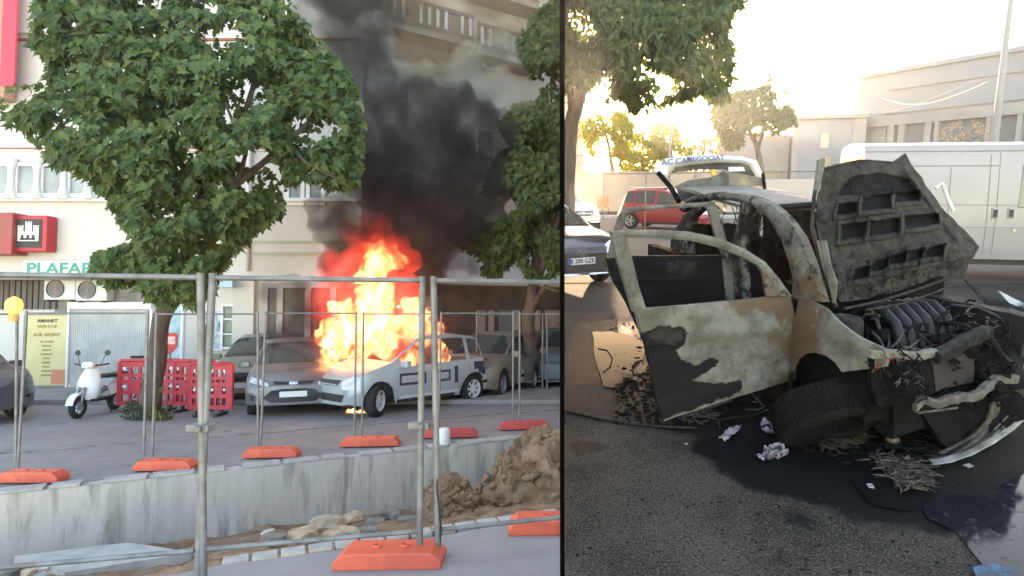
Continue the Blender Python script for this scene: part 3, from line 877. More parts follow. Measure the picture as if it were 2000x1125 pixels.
def frame_poly(x0, x1, z0, z1, t=.04):
    return [('livery_block', [(x0, z0), (x1, z0), (x1, z0 + t), (x0, z0 + t)], mk, .004), ('livery_block', [(x0, z1 - t), (x1, z1 - t), (x1, z1), (x0, z1)], mk, .004),
            ('livery_block', [(x0, z0 + t), (x0 + t, z0 + t), (x0 + t, z1 - t), (x0, z1 - t)], mk, .004), ('livery_block', [(x1 - t, z0 + t), (x1, z0 + t), (x1, z1 - t), (x1 - t, z1 - t)], mk, .004)]
side(r, bvh, 1, *(frame_poly(.15, .82, .56, .80, .05) + frame_poly(-.5, .02, .56, .80, .05) + [('livery_block', [(-.72, .5), (-.62, .5), (-.62, .86), (-.72, .86)], mk, .004), ('livery_block', [(-1.55, .60), (-1.2, .70), (-1.2, .92), (-1.55, .92)], mk, .004),
   ('door_trim', [(-.9, .3), (.8, .3), (.8, .36), (-.9, .36)], mat('trim_silver', (.6, .62, .63), .4), .006)]))
obj('rear_light', drape(bvh, [(-1.88, .72), (-1.72, .72), (-1.72, .95), (-1.86, .95)], 1, 1, .005, .1), mat('lamp_red', (.5, .03, .03), .2), r)
BURN = (mid, ax, sidev)

# cars further along, left edge and behind the barrier
c = Lz(-30, 826)
r, bvh = car('dark grey car whose corner shows at the left edge beside the scooter', 'sedan', (c.x - 1.55, c.y + .6, 0), radians(-28), LT, P_dark)
c = Lz(452, 790)
r, bvh = car('bronze brown car behind the red barrier with a bright headlight', 'hatch', (c.x - .05, c.y + 2.0 - .25, .0), radians(-78), LT, P_brown, scale=(.9, .95, 1))
hl = [(-.80, .62), (-.5, .58), (-.44, .74), (-.7, .80)]
front(r, bvh, ('headlight', hl, M_lamp, .01), ('headlight', mirror_poly(hl), M_lamp, .01), ('grille', [(-.35, .5), (.35, .5), (.4, .7), (-.4, .7)], M_plastic, .01))
plate(r, bvh, .42)
c = Lz(928, 782)
r, bvh = car('dusty bronze car just behind the burning one', 'hatch', (c.x + .25, c.y + 1.75, 0), radians(-108), LT, P_brown, scale=(.9, .9, 1.02))
c = Lz(985, 772)
r, bvh = car('dark green grey car between the bronze one and the tree', 'hatch', (c.x + .2, c.y + 2.1, 0), radians(-100), LT, P_green, scale=(.9, .86, 1.02))
c = Lz(1082, 762)
r, bvh = car('dark car with a silver roof right of the tree trunk', 'hatch', (c.x + .1, c.y + 1.9, 0), radians(-100), LT, mat('paint_tealgrey', (.10, .13, .14), .35, .3), scale=(.9, .9, 1.05))
r['_side'] = True

# scooter
def scooter(loc, rz):
    r = empty('scooter', 'white scooter parked on its stand in front of the roller shutter', 'scooter', loc, rz, LT, scale=(.9, .9, .92))
    W_ = mat('scooter_white', (.80, .80, .78), .3, coat=.4)
    for x, R in ((.62, .23), (-.58, .22)):
        M = Matrix.Translation((x, 0, R)) @ Matrix.Rotation(pi / 2, 4, 'X')
        bm = NB(); lathe(bm, [(R * .62, -.05), (R * .9, -.055), (R, -.03), (R, .03), (R * .9, .055), (R * .62, .05)], 28, M, closed=True); w_ = obj('wheel', bm, M_tyre, r, smooth=40)
        bm = NB(); lathe(bm, [(R * .62, -.03), (R * .62, .03), (R * .52, .03), (R * .52, -.03)], 24, M, closed=True); lathe(bm, [(0, -.05), (.05, -.05), (.05, .05), (0, .05)], 12, M)
        for k in range(5):
            mm = M @ Matrix.Rotation(k * 2 * pi / 5, 4, 'Z') @ Matrix.Translation((R * .32, 0, 0)) @ Matrix.Diagonal((R * .5, .035, .03, 1)); bmesh.ops.create_cube(bm, size=1, matrix=mm)
        obj('rim', bm, M_rim, w_)
    bm = NB(); tube(bm, [(.62, .07, .23), (.60, .07, .42), (.5, .05, .62)], [.022, .03, .035], 10); tube(bm, [(.62, -.07, .23), (.60, -.07, .42), (.5, -.05, .62)], [.022, .03, .035], 10); obj('fork', bm, M_steel, r, smooth=True)
    bm = NB()   # front shield, lofted
    def sh(u, v):
        z = .36 + .72 * u; a = (v - .5) * 2
        wv = .19 + .07 * sin(pi * min(1, u * 1.2)) - .06 * u
        return V(.50 - .20 * u + .05 * sin(pi * u) - .14 * a * a, a * wv, z + .02 * a * a)
    grid(bm, sh, 14, 12); r_ = bmesh.ops.extrude_face_region(bm, geom=bm.faces[:]); bmesh.ops.translate(bm, vec=(-.04, 0, 0), verts=[e for e in r_['geom'] if isinstance(e, bmesh.types.BMVert)])
    obj('front_shield', bm, W_, r, smooth=50)
    bm = NB(); lathe(bm, [(.235, -.06), (.27, -.075), (.28, 0), (.27, .075), (.235, .06)], 20, Matrix.Translation((.62, 0, .25)) @ Matrix.Rotation(pi / 2, 4, 'X') @ Matrix.Rotation(radians(-10), 4, 'Z'), a0=radians(20), a1=radians(170)); obj('front_mudguard', bm, W_, r, smooth=40)
    bm = NB(); bx(bm, -.30, .33, -.16, .16, .30, .36); obj('footboard', bm, M_plastic, r, bevel=.02)
    bm = NB()
    def body_(u, v):
        x = -.95 + .72 * u; a = v * pi
        hw_ = .17 * sin(pi * (.18 + .7 * u)) ** .5; hh = .30 + .12 * (1 - u); zc = .42 + .12 * (1 - u)
        return V(x, cos(a) * hw_, zc + sin(a) * hh * .75 - .05)
    grid(bm, body_, 14, 14); obj('tail_fairing', bm, W_, r, smooth=50)
    bm = NB(); box(bm, (-.52, 0, .80), (.72, .27, .09)); obj('saddle', bm, M_plastic, r, bevel=.04)
    bm = NB(); box(bm, (.30, 0, 1.06), (.22, .24, .14), ry=-.3); h_ = obj('handlebar_cover', bm, W_, r, bevel=.05)
    bm = NB(); box(bm, (.42, 0, 1.06), (.03, .15, .08), ry=-.3); obj('headlight', bm, M_lamp, h_, bevel=.02)
    bm = NB(); tube(bm, [(.22, -.36, 1.10), (.28, -.2, 1.07), (.28, .2, 1.07), (.22, .36, 1.10)], .017, 8); obj('handlebar', bm, M_plastic, r, smooth=True)
    for y in (-1, 1):
        bm = NB(); tube(bm, [(.27, y * .22, 1.08), (.25, y * .27, 1.24), (.23, y * .3, 1.30)], .008, 6); 
        lathe(bm, [(0, 0), (.055, 0), (.06, .012), (.045, .03), (0, .035)], 16, Matrix.Translation((.22, y * .31, 1.33)) @ Matrix.Rotation(-pi / 2, 4, 'Y')); obj('mirror', bm, M_plastic, r, smooth=40)
    bm = NB(); tube(bm, [(-.1, .10, .32), (-.15, .2, .01)], .015, 6); obj('stand', bm, M_plastic, r)
    bm = NB(); tube(bm, [(-.5, -.2, .25), (-.9, -.2, .36)], [.035, .05], 10); obj('exhaust', bm, M_steel, r, smooth=True)
    return r
c = Lz(152, 815)
scooter((c.x + .06, c.y + .42, .0), radians(-86))

# red crowd barriers
def barrier(label, c, rz, w_=1.3, h=1.0):
    r = empty('crowd_barrier', label, 'barrier', c, rz, LT, 'red plastic barriers round the tree')
    m = mat('barrier_red', (.60, .035, .055), .45, c2=(.48, .03, .045), sc=5)
    bm = NB()
    n_, rows_ = 6, ((.20, .34), (.42, .56), (.64, .70), (.76, .90))
    zs = [.12] + [z for a in rows_ for z in a] + [h]
    xs_ = [-w_ / 2, -w_ / 2 + .06]
    cell = (w_ - .12) / n_
    for k in range(n_): xs_ += [-w_ / 2 + .06 + cell * k + cell * .66, -w_ / 2 + .06 + cell * (k + 1)]
    xs_[-1] = w_ / 2
    for i in range(len(xs_) - 1):
        for j in range(len(zs) - 1):
            hole = (i % 2 == 1) and (j % 2 == 1) and not (j == 3 and (i // 2) % 3 == 1)
            if not hole: bx(bm, xs_[i], xs_[i + 1], -.025, .025, zs[j], zs[j + 1])
    bmesh.ops.remove_doubles(bm, verts=bm.verts, dist=1e-4)
    seen = {}; dead = []
    for f in bm.faces:
        k = tuple(round(x, 3) for x in f.calc_center_median())
        if k in seen: dead += [f, seen[k]]
        seen[k] = f
    bmesh.ops.delete(bm, geom=list(set(dead)), context='FACES')
    obj('panel', bm, m, r)
    bm = NB(); tube(bm, [(-w_ / 2, 0, .12), (-w_ / 2, 0, h), (-w_ / 2 + .04, 0, h + .03), (w_ / 2 - .04, 0, h + .03), (w_ / 2, 0, h), (w_ / 2, 0, .12)], .04, 10); obj('rim_frame', bm, m, r, smooth=40)
    bm = NB()
    for k in (0, 3, 5):
        x = xs_[1 + 2 * k]; bx(bm, x + .02, x + cell * .5, -.032, .032, .48, .53); bx(bm, x + .02, x + cell * .45, -.033, .033, .84, .90)
    obj('reflector', bm, mat('reflector_white', (.80, .74, .74), .4), r)
    for x in (-w_ / 2 + .2, w_ / 2 - .2):
        bm = NB(); bx(bm, x - .04, x + .04, -.22, .22, 0, .05); bx(bm, x - .03, x + .03, -.03, .03, .04, .12); obj('foot', bm, M_plastic, r, bevel=.01)
    return r
p = Lz(292, 802); barrier('red barrier left of the tree trunk', (p.x, p.y, 0), .1, 1.2)
p = Lz(372, 806); barrier('middle red barrier close behind the fence post', (p.x, p.y + .1, 0), -.15, .9)
p = Lz(430, 806); barrier('rightmost red barrier beside the bronze car', (p.x, p.y - .35, 0), .05, .8, .98)
# heart-shaped sign on a pole
p = Lz(328, 795)
r = empty('round_sign', 'pinkish red shield shaped sign beside the tree trunk', 'sign', (p.x, p.y, 0))
bm = NB(); tube(bm, [(0, .02, 0), (0, .02, 1.2)], .02, 8); obj('pole', bm, M_steel, r, smooth=True)
k = 12.8 / 1200
ol = [(-17, 31), (-16, 8), (-8, -2), (0, -7), (8, -2), (16, 8), (17, 31), (10, 36), (-10, 36)]
bm = NB(); prism(bm, [(a_ * k, 0, 1.2 + b_ * k) for a_, b_ in ol], (0, -.02, 0)); s_ = obj('sign_face', bm, M_red, r)
bm = NB(); bx(bm, -13 * k, 13 * k, -.028, -.021, 1.2 + 13 * k, 1.2 + 29 * k); obj('sign_text_field', bm, mat('sign_pink', (.72, .30, .32), .5), s_)
for i_ in range(2):
    bm = text_bm(['STOP', 'LUCRU'][i_], .085, Matrix.Translation((0, -.031, 1.2 + (24 - 8 * i_) * k)) @ FACE, .003); obj('sign_lettering', bm, M_white, s_)

# ------------------------------------------------------------------ fences
M_galv = mat('fence_steel', (.27, .265, .255), .6, .45, c2=(.18, .175, .165), sc=6)
M_foot = mat('foot_orange', (.80, .14, .07), .5, c2=(.62, .10, .06), sc=4)
M_footr = mat('foot_red', (.66, .09, .08), .55, c2=(.5, .07, .06), sc=4)
def fence_panel(label, A, B, ztop, zbot, rp=.024, lean=(0, 0), group='panels of temporary fencing'):
    """A, B: ground points; one panel of two posts, rails and thin wires"""
    A, B = Vector(A), Vector(B)
    d = B - A; Lg = d.length; rz = atan2(d.y, d.x)
    r = empty('temporary_fence', label, 'fence', A, rz, LT, group)
    dz = d.z
    for x, l in ((.03, lean[0]), (Lg - .03, lean[1])):
        bm = NB(); z0_ = zbot - A.z if False else (0.0 if x < 1 else dz)
        tube(bm, [(x + l, 0, z0_ + .02), (x, 0, ztop + (0 if x < 1 else dz))], rp, 10); obj('post', bm, M_galv, r, smooth=60)
    bm = NB(); tube(bm, [(.03, 0, ztop - .03), (Lg - .03, 0, ztop - .03 + dz)], rp * .8, 10); obj('rail', bm, M_galv, r, smooth=60)
    bm = NB(); tube(bm, [(.03, 0, zbot), (Lg - .03, 0, zbot + dz)], rp * .7, 10); obj('rail', bm, M_galv, r, smooth=60)
    return r
def foot(label, c, rz, L_=.72, m=M_foot, h=.13, w_=.24):
    bm = NB()
    prof = [(-L_ / 2, 0), (L_ / 2, 0), (L_ / 2, h * .45), (L_ / 2 - .07, h), (-L_ / 2 + .07, h), (-L_ / 2, h * .45)]
    prism(bm, [(x, -w_ / 2, z) for x, z in prof], (0, w_, 0))
    for x in (-.1, .1):
        lathe(bm, [(.035, h - .01), (.035, h + .02), (.02, h + .02), (.02, h - .01)], 10, Matrix.Translation((x, 0, 0)), closed=True)
    o = obj('ballast_block', bm, m, fr=LT, loc=c, rz=rz, bevel=.02)
    tag(o, label, 'fence foot', 'orange fence feet'); return o
# far line, behind the trench
pts_px = [(-180, 955), (30, 925), (288, 903), (505, 884), (699, 864), (853, 850), (1008, 836), (1180, 822)]
P_ = [Lz(x, y, 0) for x, y in pts_px]
nm = ['at the left picture edge', 'right of the amber lamp', 'crossing in front of the tree trunk', 'in front of the silver hatchback', 'in front of the burning car', 'in front of the rear of the burning car', 'in front of the right tree']
for i in range(7):
    ztop = 2.0 + .01 * (i % 2)
    fence_panel('thin far fence panel ' + nm[i], P_[i] + V(.03, 0, .05), P_[i + 1] + V(-.03, .02, .05), ztop - .03, .22, .017, (-.03 * (i % 2), .04 * ((i + 1) % 2)), 'far fence panels beyond the trench')
fl = [(62, 940, 'orange foot under the fence post at the far left'), (322, 917, 'orange foot under the second far fence post'), (530, 892, 'orange foot below the silver hatchback'), (723, 870, 'orange foot below the nose of the burning car'), (880, 853, 'red foot behind the white stub'), (1024, 837, 'red foot below the right tree')]
for i, (x, y, lb) in enumerate(fl):
    c = Lz(x, y, .02); foot(lb, c + V(0, .02, 0), .03 * i, .72 if i < 3 else .86, M_foot if i < 4 else M_footr, .12, .2)
# more fence posts of the opposite kerb, right end
p0, p1, p2 = Lz(928, 772), Lz(1062, 768), Lz(1200, 770)
fence_panel('far fence panel across the road left of the right tree', p0, p1, 2.0, .3, .022, group='far fence panels beyond the trench')
fence_panel('far fence panel across the road at the right seam', p1 + V(.05, 0, 0), p2, 2.0, .3, .022, group='far fence panels beyond the trench')
# near line
a_, b_, c_, d_ = Lz(-420, 1215, FZ), Lz(396, 1135, FZ), Lz(828, 1092, FZ), Lz(1240, 1046, FZ)
zt = LT.y(390, 540, b_.y).z
for A, B, lb, le in ((a_, b_ + V(-.03, 0, 0), 'near fence panel filling the lower left', (0, .06)), (b_ + V(-.02, 0.01, 0), c_ + V(.0, 0, 0), 'near fence panel between the double post and the burning car post', (-.05, .0)), (c_ + V(.02, .0, 0), d_, 'near fence panel running off right past the small earth heap', (.05, 0))):
    tp_ = LT.y(500, 541, A.y).z - FZ - .02
    pa = fence_panel(lb, A, B, 2.03, .20, .024, le, 'near fence panels')
for p, z, lb in ((b_, 1.0, 'steel clamp joining the double post of the near fence'), (c_, .95, 'steel clamp on the near fence post before the burning car')):
    bm = NB(); box(bm, (0, 0, 0), (.15, .09, .05)); box(bm, (.02, -.05, 0), (.04, .05, .04)); o = obj('steel_clamp', bm, M_galv, fr=LT, loc=p + V(-.04, 0, z), bevel=.008); tag(o, lb, 'clamp')
bm = NB(); tube(bm, [c_ + V(.08, .02, .9), c_ + V(.09, .0, .5), c_ + V(.12, .01, .2), c_ + V(.10, .02, .04)], .008, 6)
o = obj('tie_cable', bm, M_plastic, fr=LT); tag(o, 'thin black cable hanging down the near right fence post', 'cable')
foot('large orange foot in the centre foreground under the near fence post', Lz(764, 1098, FZ), .04, .74, M_foot, .11, .28)
foot('orange foot cut by the seam at the right of the near fence', Lz(1090, 1034, FZ), .04, .80, M_foot, .11, .28)['_side'] = True
# amber lamp on the far left post
r = empty('warning_lamp', 'amber warning lamp strapped on top of the far left fence post', 'lamp', Ly(26, 625, P_[1].y - .03), 0, LT)
M_amb = mat('amber_lens', (.85, .42, .05), .35, emit=(1, .5, .08), est=.25)
bm = NB(); lathe(bm, [(0, -.02), (.055, -.02), (.06, .02), (.05, .08), (0, .08)], 16); obj('battery_case', bm, mat('amber_case', (.75, .45, .14), .6), r, smooth=40)
bm = NB(); lathe(bm, [(0, -.05), (.085, -.045), (.10, 0), (.085, .045), (0, .05)], 22, Matrix.Translation((0, 0, .18)) @ Matrix.Rotation(pi / 2, 4, 'X') @ Matrix.Diagonal((.95, 1.15, 1, 1))); obj('lens', bm, M_amb, r, smooth=50)

# ================================================================== trees of the left street
def inpoly(x, y, P):
    c = False; n = len(P); j = n - 1
    for i in range(n):
        if (P[i][1] > y) != (P[j][1] > y) and x < (P[j][0] - P[i][0]) * (y - P[i][1]) / (P[j][1] - P[i][1]) + P[i][0]: c = not c
        j = i
    return c
LOBED = [(0, 0), (.30, .06), (.42, .30), (.24, .34), (.36, .62), (.17, .60), (0, 1.0), (-.17, .60), (-.36, .62), (-.24, .34), (-.42, .30), (-.30, .06)]
OVAL = [(0, 0), (.22, .25), (.25, .5), (.12, .82), (0, 1.0), (-.12, .82), (-.25, .5), (-.22, .25)]
SLIM = [(0, 0), (.11, .35), (.08, .75), (0, 1.0), (-.08, .75), (-.11, .35)]
def leaf(vs, fs, p, d, n_, s, shape, fold=.25):
    """d: tip direction, n_: leaf normal"""
    d = d.normalized(); t = d.cross(n_)
    if t.length < 1e-3: t = Vector((1, 0, 0))
    t.normalize(); n_ = t.cross(d)
    b = len(vs)
    for x, y in shape:
        vs.append(p + t * (x * s) + d * (y * s) + n_ * ((abs(x) * fold - y * y * .22) * s))
    k = len(shape); m = k // 2
    # two halves folded along the midrib
    fs.append([b + i for i in range(0, m + 1)])
    fs.append([b] + [b + i for i in range(m, k)])
def leaves_obj(name, vs, fs, m, par):
    me = bpy.data.meshes.new(name); me.from_pydata([tuple(v) for v in vs], [], fs); me.materials.append(m); me.update()
    o = bpy.data.objects.new(name, me); COL.objects.link(o); o.parent = par; return o
def crown_pts(fr, poly, D, thick, n, seed, gap=.12, gsc=1.6, xlim=None, gapfn=None, shell=.35):
    rnd = random.Random(seed)
    xs_, ys_ = [p[0] for p in poly], [p[1] for p in poly]
    cx, cy = sum(xs_) / len(xs_), sum(ys_) / len(ys_)
    out = []; tries = 0
    while len(out) < n and tries < n * 12:
        tries += 1
        x, y = rnd.uniform(min(xs_), max(xs_)), rnd.uniform(min(ys_), max(ys_))
        if not inpoly(x, y, poly): continue
        if gapfn and gapfn(x, y): continue
        # how deep inside the outline, judged along the ray from the centre
        k = 0
        for q in (1.1, 1.25, 1.5, 1.9):
            if inpoly(cx + (x - cx) * q, cy + (y - cy) * q, poly): k += 1
        dep = thick * (.25 + .75 * k / 4)
        u = rnd.uniform(-1, 1)
        if rnd.random() < shell: u = -abs(u) ** .4
        Y = D + u * dep
        p = fr.y(x, y, Y)
        if nz((p.x, p.y * .3, p.z), gsc, seed) < -.28 + gap: continue
        if xlim and not xlim((fr.M @ p).x): continue
        out.append((p, u))
    return out
def crown(name, fr, par, poly, D, thick, n, size, m, seed, shape=LOBED, **kw):
    pts = crown_pts(fr, poly, D, thick, n, seed, **kw)
    rnd = random.Random(seed + 99)
    Mi = par.matrix_world.inverted() @ fr.M
    R3 = Mi.to_3x3()
    vs, fs = [], []
    for p, u in pts:
        out = Vector((rnd.uniform(-.6, .6), -.9 + rnd.uniform(-.5, .5), rnd.uniform(-.1, .9)))
        if u > .3: out.y = -out.y
        d = Vector((rnd.uniform(-.8, .8), rnd.uniform(-.7, .3), -.55 + rnd.uniform(-.6, .5)))
        kx = rnd.uniform(.6, 1.15); sk_ = rnd.uniform(-.25, .25)
        leaf(vs, fs, Mi @ p, R3 @ d, R3 @ out, size * rnd.uniform(.4, 1.25), [(x * kx + sk_ * y * (1 - y), y) for x, y in shape], rnd.uniform(.05, .5))
    return leaves_obj(name, vs, fs, m, par)
def limbs(bm, fr, par, chains):
    """chains: lists of (px, py, Y, r)"""
    Mi = par.matrix_world.inverted() @ fr.M
    for ch_ in chains:
        pts = [Mi @ fr.y(x, y, Y) for x, y, Y, r in ch_]; rs = [c[3] for c in ch_]
        P2, R2 = [], []
        for i in range(len(pts) - 1):
            for t in (0, .25, .5, .75):
                q = pts[i].lerp(pts[i + 1], t); k = rs[i] + (rs[i + 1] - rs[i]) * t
                P2.append(q + Vector((nz(q, 2.1), nz(q, 2.1, 4), 0)) * k * .5); R2.append(k * (1 + .12 * nz(q, 5)))
        P2.append(pts[-1]); R2.append(rs[-1])
        tube(bm, P2, R2, 12)
M_bark = mat('bark_dark', (.075, .055, .045), .95, c2=(.13, .10, .085), sc=7, bump=1, bsc=22, stretch=(1, 1, .25))
LM1 = leafmat('leaf_green', (.035, .075, .026), (.13, .18, .055), .32)
LM2 = leafmat('leaf_dusk', (.040, .075, .024), (.13, .165, .045), .32)

YT = 10.6
c = Lz(300, 818)
t1 = empty('maple_tree', 'big leafy green tree standing before the shops left of the fire', 'tree', (c.x, c.y, 0))
bm = NB()
limbs(bm, LT, t1, [[(288, 830, c.y, .20), (300, 740, c.y, .165), (312, 640, c.y - .1, .15), (338, 560, c.y - .2, .14), (372, 480, c.y - .4, .12), (395, 400, c.y - .5, .10), (400, 260, YT, .07), (395, 120, YT, .04)],
  [(345, 545, c.y - .2, .10), (300, 470, YT, .07), (240, 380, YT - .3, .05), (150, 230, YT - .4, .03)], [(385, 440, c.y - .4, .09), (460, 360, YT - .5, .06), (560, 280, YT - .6, .045), (640, 200, YT - .3, .025)],
  [(398, 380, YT + .3, .06), (320, 270, YT - .5, .045), (230, 130, YT - .6, .025)], [(400, 330, YT, .06), (480, 220, YT - .4, .045), (520, 80, YT - .5, .025)], [(460, 360, YT - .5, .05), (480, 300, YT - .9, .03), (440, 200, YT - 1.0, .02)], [(560, 280, YT - .6, .04), (600, 320, YT - .8, .02), (660, 350, YT - .8, .012)]])
obj('trunk', bm, M_bark, t1, smooth=True)
out1 = [(88, -60), (70, 20), (62, 80), (100, 120), (95, 165), (30, 165), (-6, 185), (8, 235), (50, 262), (92, 300), (110, 320), (150, 330), (182, 350), (222, 400), (236, 440), (262, 470), (190, 490), (186, 535), (216, 560), (250, 548), (300, 590), (345, 596), (398, 590), (420, 545), (446, 500), (470, 475), (506, 440), (524, 432), (560, 395), (585, 345), (632, 350), (645, 368), (694, 362), (704, 300), (706, 240), (690, 160), (655, 110), (610, 70), (575, 20), (560, -60)]
def gap1(x, y):
    for gx, gy, rx, ry in ((445, 215, 16, 24), (385, 285, 24, 12), (505, 305, 36, 26), (300, 60, 6, 8), (480, 355, 22, 12), (150, 40, 8, 9), (125, 175, 16, 8), (240, 130, 8, 10), (395, 380, 8, 14), (285, 345, 12, 8), (470, 300, 12, 16), (415, 12, 18, 14), (540, 340, 18, 20), (90, 60, 12, 16)):
        if ((x - gx) / rx) ** 2 + ((y - gy) / ry) ** 2 < 1: return True
    return False
crown('crown', LT, t1, out1, YT, 1.5, 17000, .19, LM1, 11, gap=.17, gsc=2.0, gapfn=gap1, shell=.4)
# young weeds and a shrub at its foot
def bush(name, label, cat, fr, poly, D, thick, n, size, m, seed, shape=OVAL, loc=None, stem=None, group=None, **kw):
    xs_, ys_ = [p[0] for p in poly], [p[1] for p in poly]
    l = loc or fr.z((min(xs_) + max(xs_)) / 2, max(ys_))
    r = empty(name, label, cat, l, 0, fr, group)
    crown('foliage', fr, r, poly, D, thick, n, size, m, seed, shape, **kw)
    if stem:
        bm = NB(); limbs(bm, fr, r, stem); obj('stem', bm, M_bark, r, smooth=True)
    return r
LMy = leafmat('leaf_olive', (.10, .12, .03), (.20, .17, .05), .25)
LMd = leafmat('leaf_dark', (.03, .05, .02), (.07, .08, .03), .25)
bush('shrub', 'small olive shrub right of the tree trunk before the red barriers', 'shrub', LT, [(292, 825), (296, 780), (312, 756), (340, 752), (356, 790), (362, 826)], c.y - .1, .25, 650, .09, LMy, 3, stem=[[(325, 826, c.y - .1, .02), (325, 780, c.y - .1, .012)]])
bush('shrub', 'dark low weeds at the left foot of the tree trunk', 'shrub', LT, [(222, 824), (228, 795), (250, 778), (290, 785), (296, 826)], c.y, .25, 500, .07, LMd, 4, stem=[[(260, 826, c.y, .015), (262, 795, c.y, .01)]])
# handlebars of the bicycle behind the barrier
p = Lz(268, 790)
r = empty('bicycle', 'grey bicycle leaning behind the left red barrier', 'bicycle', (p.x, p.y + .3, .0), 0)
for x in (-.5, .5):
    bm = NB(); lathe(bm, [(.30, -.015), (.33, 0), (.30, .015)], 28, Matrix.Translation((x, 0, .33)) @ Matrix.Rotation(pi / 2, 4, 'X'), closed=True); obj('wheel', bm, M_tyre, r)
bm = NB(); tube(bm, [(-.5, 0, .33), (-.1, 0, .3), (.38, 0, .85), (-.2, 0, .9), (-.1, 0, .3)], .016, 8); tube(bm, [(-.5, 0, .33), (-.2, 0, .88), (-.22, 0, 1.0)], .014, 8); tube(bm, [(.5, 0, .33), (.36, 0, .92), (.34, 0, 1.08)], .016, 8); obj('frame', bm, M_steel, r, smooth=True)
bm = NB(); tube(bm, [(.28, -.28, 1.12), (.36, -.2, 1.08), (.34, 0, 1.08), (.36, .2, 1.08), (.28, .28, 1.12)], .014, 8); tube(bm, [(.34, 0, 1.08), (.15, 0, 1.13), (-.02, .0, 1.10)], .014, 8); obj('handlebar', bm, M_plastic, r)
bm = NB(); box(bm, (-.24, 0, 1.02), (.24, .14, .06)); obj('saddle', bm, M_plastic, r, bevel=.02)

c = Lz(1028, 762)
t2 = empty('maple_tree', 'smaller tree with a pale bare trunk at the right of the fire', 'tree', (c.x, c.y, 0))
t2['_side'] = True
bm = NB()
YR = c.y - 1.2
limbs(bm, LT, t2, [[(1026, 775, c.y, .20), (1030, 700, c.y, .17), (1036, 600, c.y - .2, .16), (1050, 510, c.y - .6, .14), (1062, 440, YR, .10), (1080, 300, YR, .06)], [(1042, 570, c.y - .2, .10), (1068, 500, YR, .07), (1092, 420, YR, .05)], [(1056, 470, YR, .08), (1000, 380, YR, .05), (960, 340, YR, .03)], [(1040, 600, c.y - .2, .1), (1066, 560, YR, .06), (1090, 570, YR, .02)]])
obj('trunk', bm, mat('bark_pale', (.16, .115, .09), .95, c2=(.08, .055, .045), sc=5, bump=.8, bsc=20, stretch=(1, 1, .3)), t2, smooth=True)
out2 = [(1015, 80), (1040, 30), (1110, -30), (1200, -30), (1200, 520), (1093, 520), (1070, 545), (1040, 548), (1008, 500), (990, 515), (965, 540), (930, 530), (893, 530), (905, 480), (870, 450), (905, 430), (920, 400), (945, 380), (960, 330), (975, 300), (1000, 280), (975, 240), (1010, 200), (1045, 195), (1060, 160), (1025, 140)]
crown('crown', LT, t2, out2, YR, 1.2, 11000, .19, LM2, 21, shape=LOBED, gap=.16, gsc=1.3, xlim=lambda x: x < -.03)

# ================================================================== smoke and flames
def blob_mesh(fr, root, blobs, voxel=.14, amp=.18, nsc=1.1, seed=0, stretchz=1.0):
    Mi = root.matrix_world.inverted() @ fr.M
    bm = NB()
    for b in blobs:
        x, y, Y, rpx = b[:4]; p = fr.y(x, y, Y); R = rpx * Y / F
        sz = b[4] if len(b) > 4 else 1
        q = Mi @ p
        bmesh.ops.create_icosphere(bm, subdivisions=3, radius=R, matrix=Matrix.Translation(q) @ Matrix.Diagonal((1, .8, sz, 1)))
    me = bpy.data.meshes.new('tmp'); bm.to_mesh(me); bm.free()
    o = bpy.data.objects.new('tmp', me); COL.objects.link(o)
    md = o.modifiers.new('r', 'REMESH'); md.mode = 'VOXEL'; md.voxel_size = voxel
    bpy.context.view_layer.update()
    me2 = bpy.data.meshes.new_from_object(o.evaluated_get(bpy.context.evaluated_depsgraph_get()))
    bpy.data.objects.remove(o); bpy.data.meshes.remove(me)
    me2.update()
    ns = [v.normal.copy() for v in me2.vertices]
    for v, n_ in zip(me2.vertices, ns):
        k = nz(v.co, nsc, seed) * amp + nz(v.co, nsc * 2.3, seed + 2) * amp * .5 + nz(v.co, nsc * 5, seed + 3) * amp * .22
        v.co += n_ * k * 1.4
    bm = NB(); bm.from_mesh(me2); bpy.data.meshes.remove(me2)
    return bm
def volobj(name, root_or_none, bm, m, label, cat, root):
    o = obj(name, bm, m, recalc=False)
    o.matrix_world = root.matrix_world
    tag(o, label, cat, None, 'stuff')
    return o
mid, ax, sidev = BURN
YF = mid.y
anchor = bpy.data.objects.new('anchor', None); COL.objects.link(anchor)
anchor.matrix_world = LT.M @ Matrix.Translation((mid.x, mid.y, 0))
bpy.context.view_layer.update()
V_smoke = volmat('smoke_black', (.13, .105, .095), 3.5, sc=1.5, lo=.38, hi=.64, dmin=.10, stretch=(1, 1, .8), absb=(.02, .02, .02), det=4)
smoke = [(760, 440, YF + .2, 95), (850, 430, YF + .3, 110), (670, 440, YF, 65), (640, 425, YF, 42), (905, 380, YF + .3, 95), (780, 330, YF + .3, 120), (880, 270, YF + .5, 110), (940, 280, YF + .5, 75), (800, 210, YF + .4, 70), (735, 200, YF + .2, 62), (840, 200, YF + .3, 50),
         (700, 120, YF, 62), (680, 50, YF, 74), (665, -30, YF, 88), (640, 0, YF - .2, 60), (650, -110, YF, 110), (900, 480, YF + .5, 60), (700, 500, YF + .5, 70), (820, 520, YF + .6, 70), (560, 570, YF + .9, 42), (600, 620, YF + .8, 40), (560, 640, YF + .9, 35), (980, 260, YF + .5, 48), (720, 160, YF, 70), (620, 60, YF, 50), (740, 260, YF, 70), (940, 330, YF + .5, 72), (760, 20, YF + .1, 45), (975, 290, YF + .5, 50), (900, 440, YF + .4, 75), (630, 40, YF, 55)]
volobj('smoke', None, blob_mesh(LT, anchor, smoke, .11, .24, 1.5, 1), V_smoke, 'thick black smoke column rising from the burning car', 'smoke', anchor)
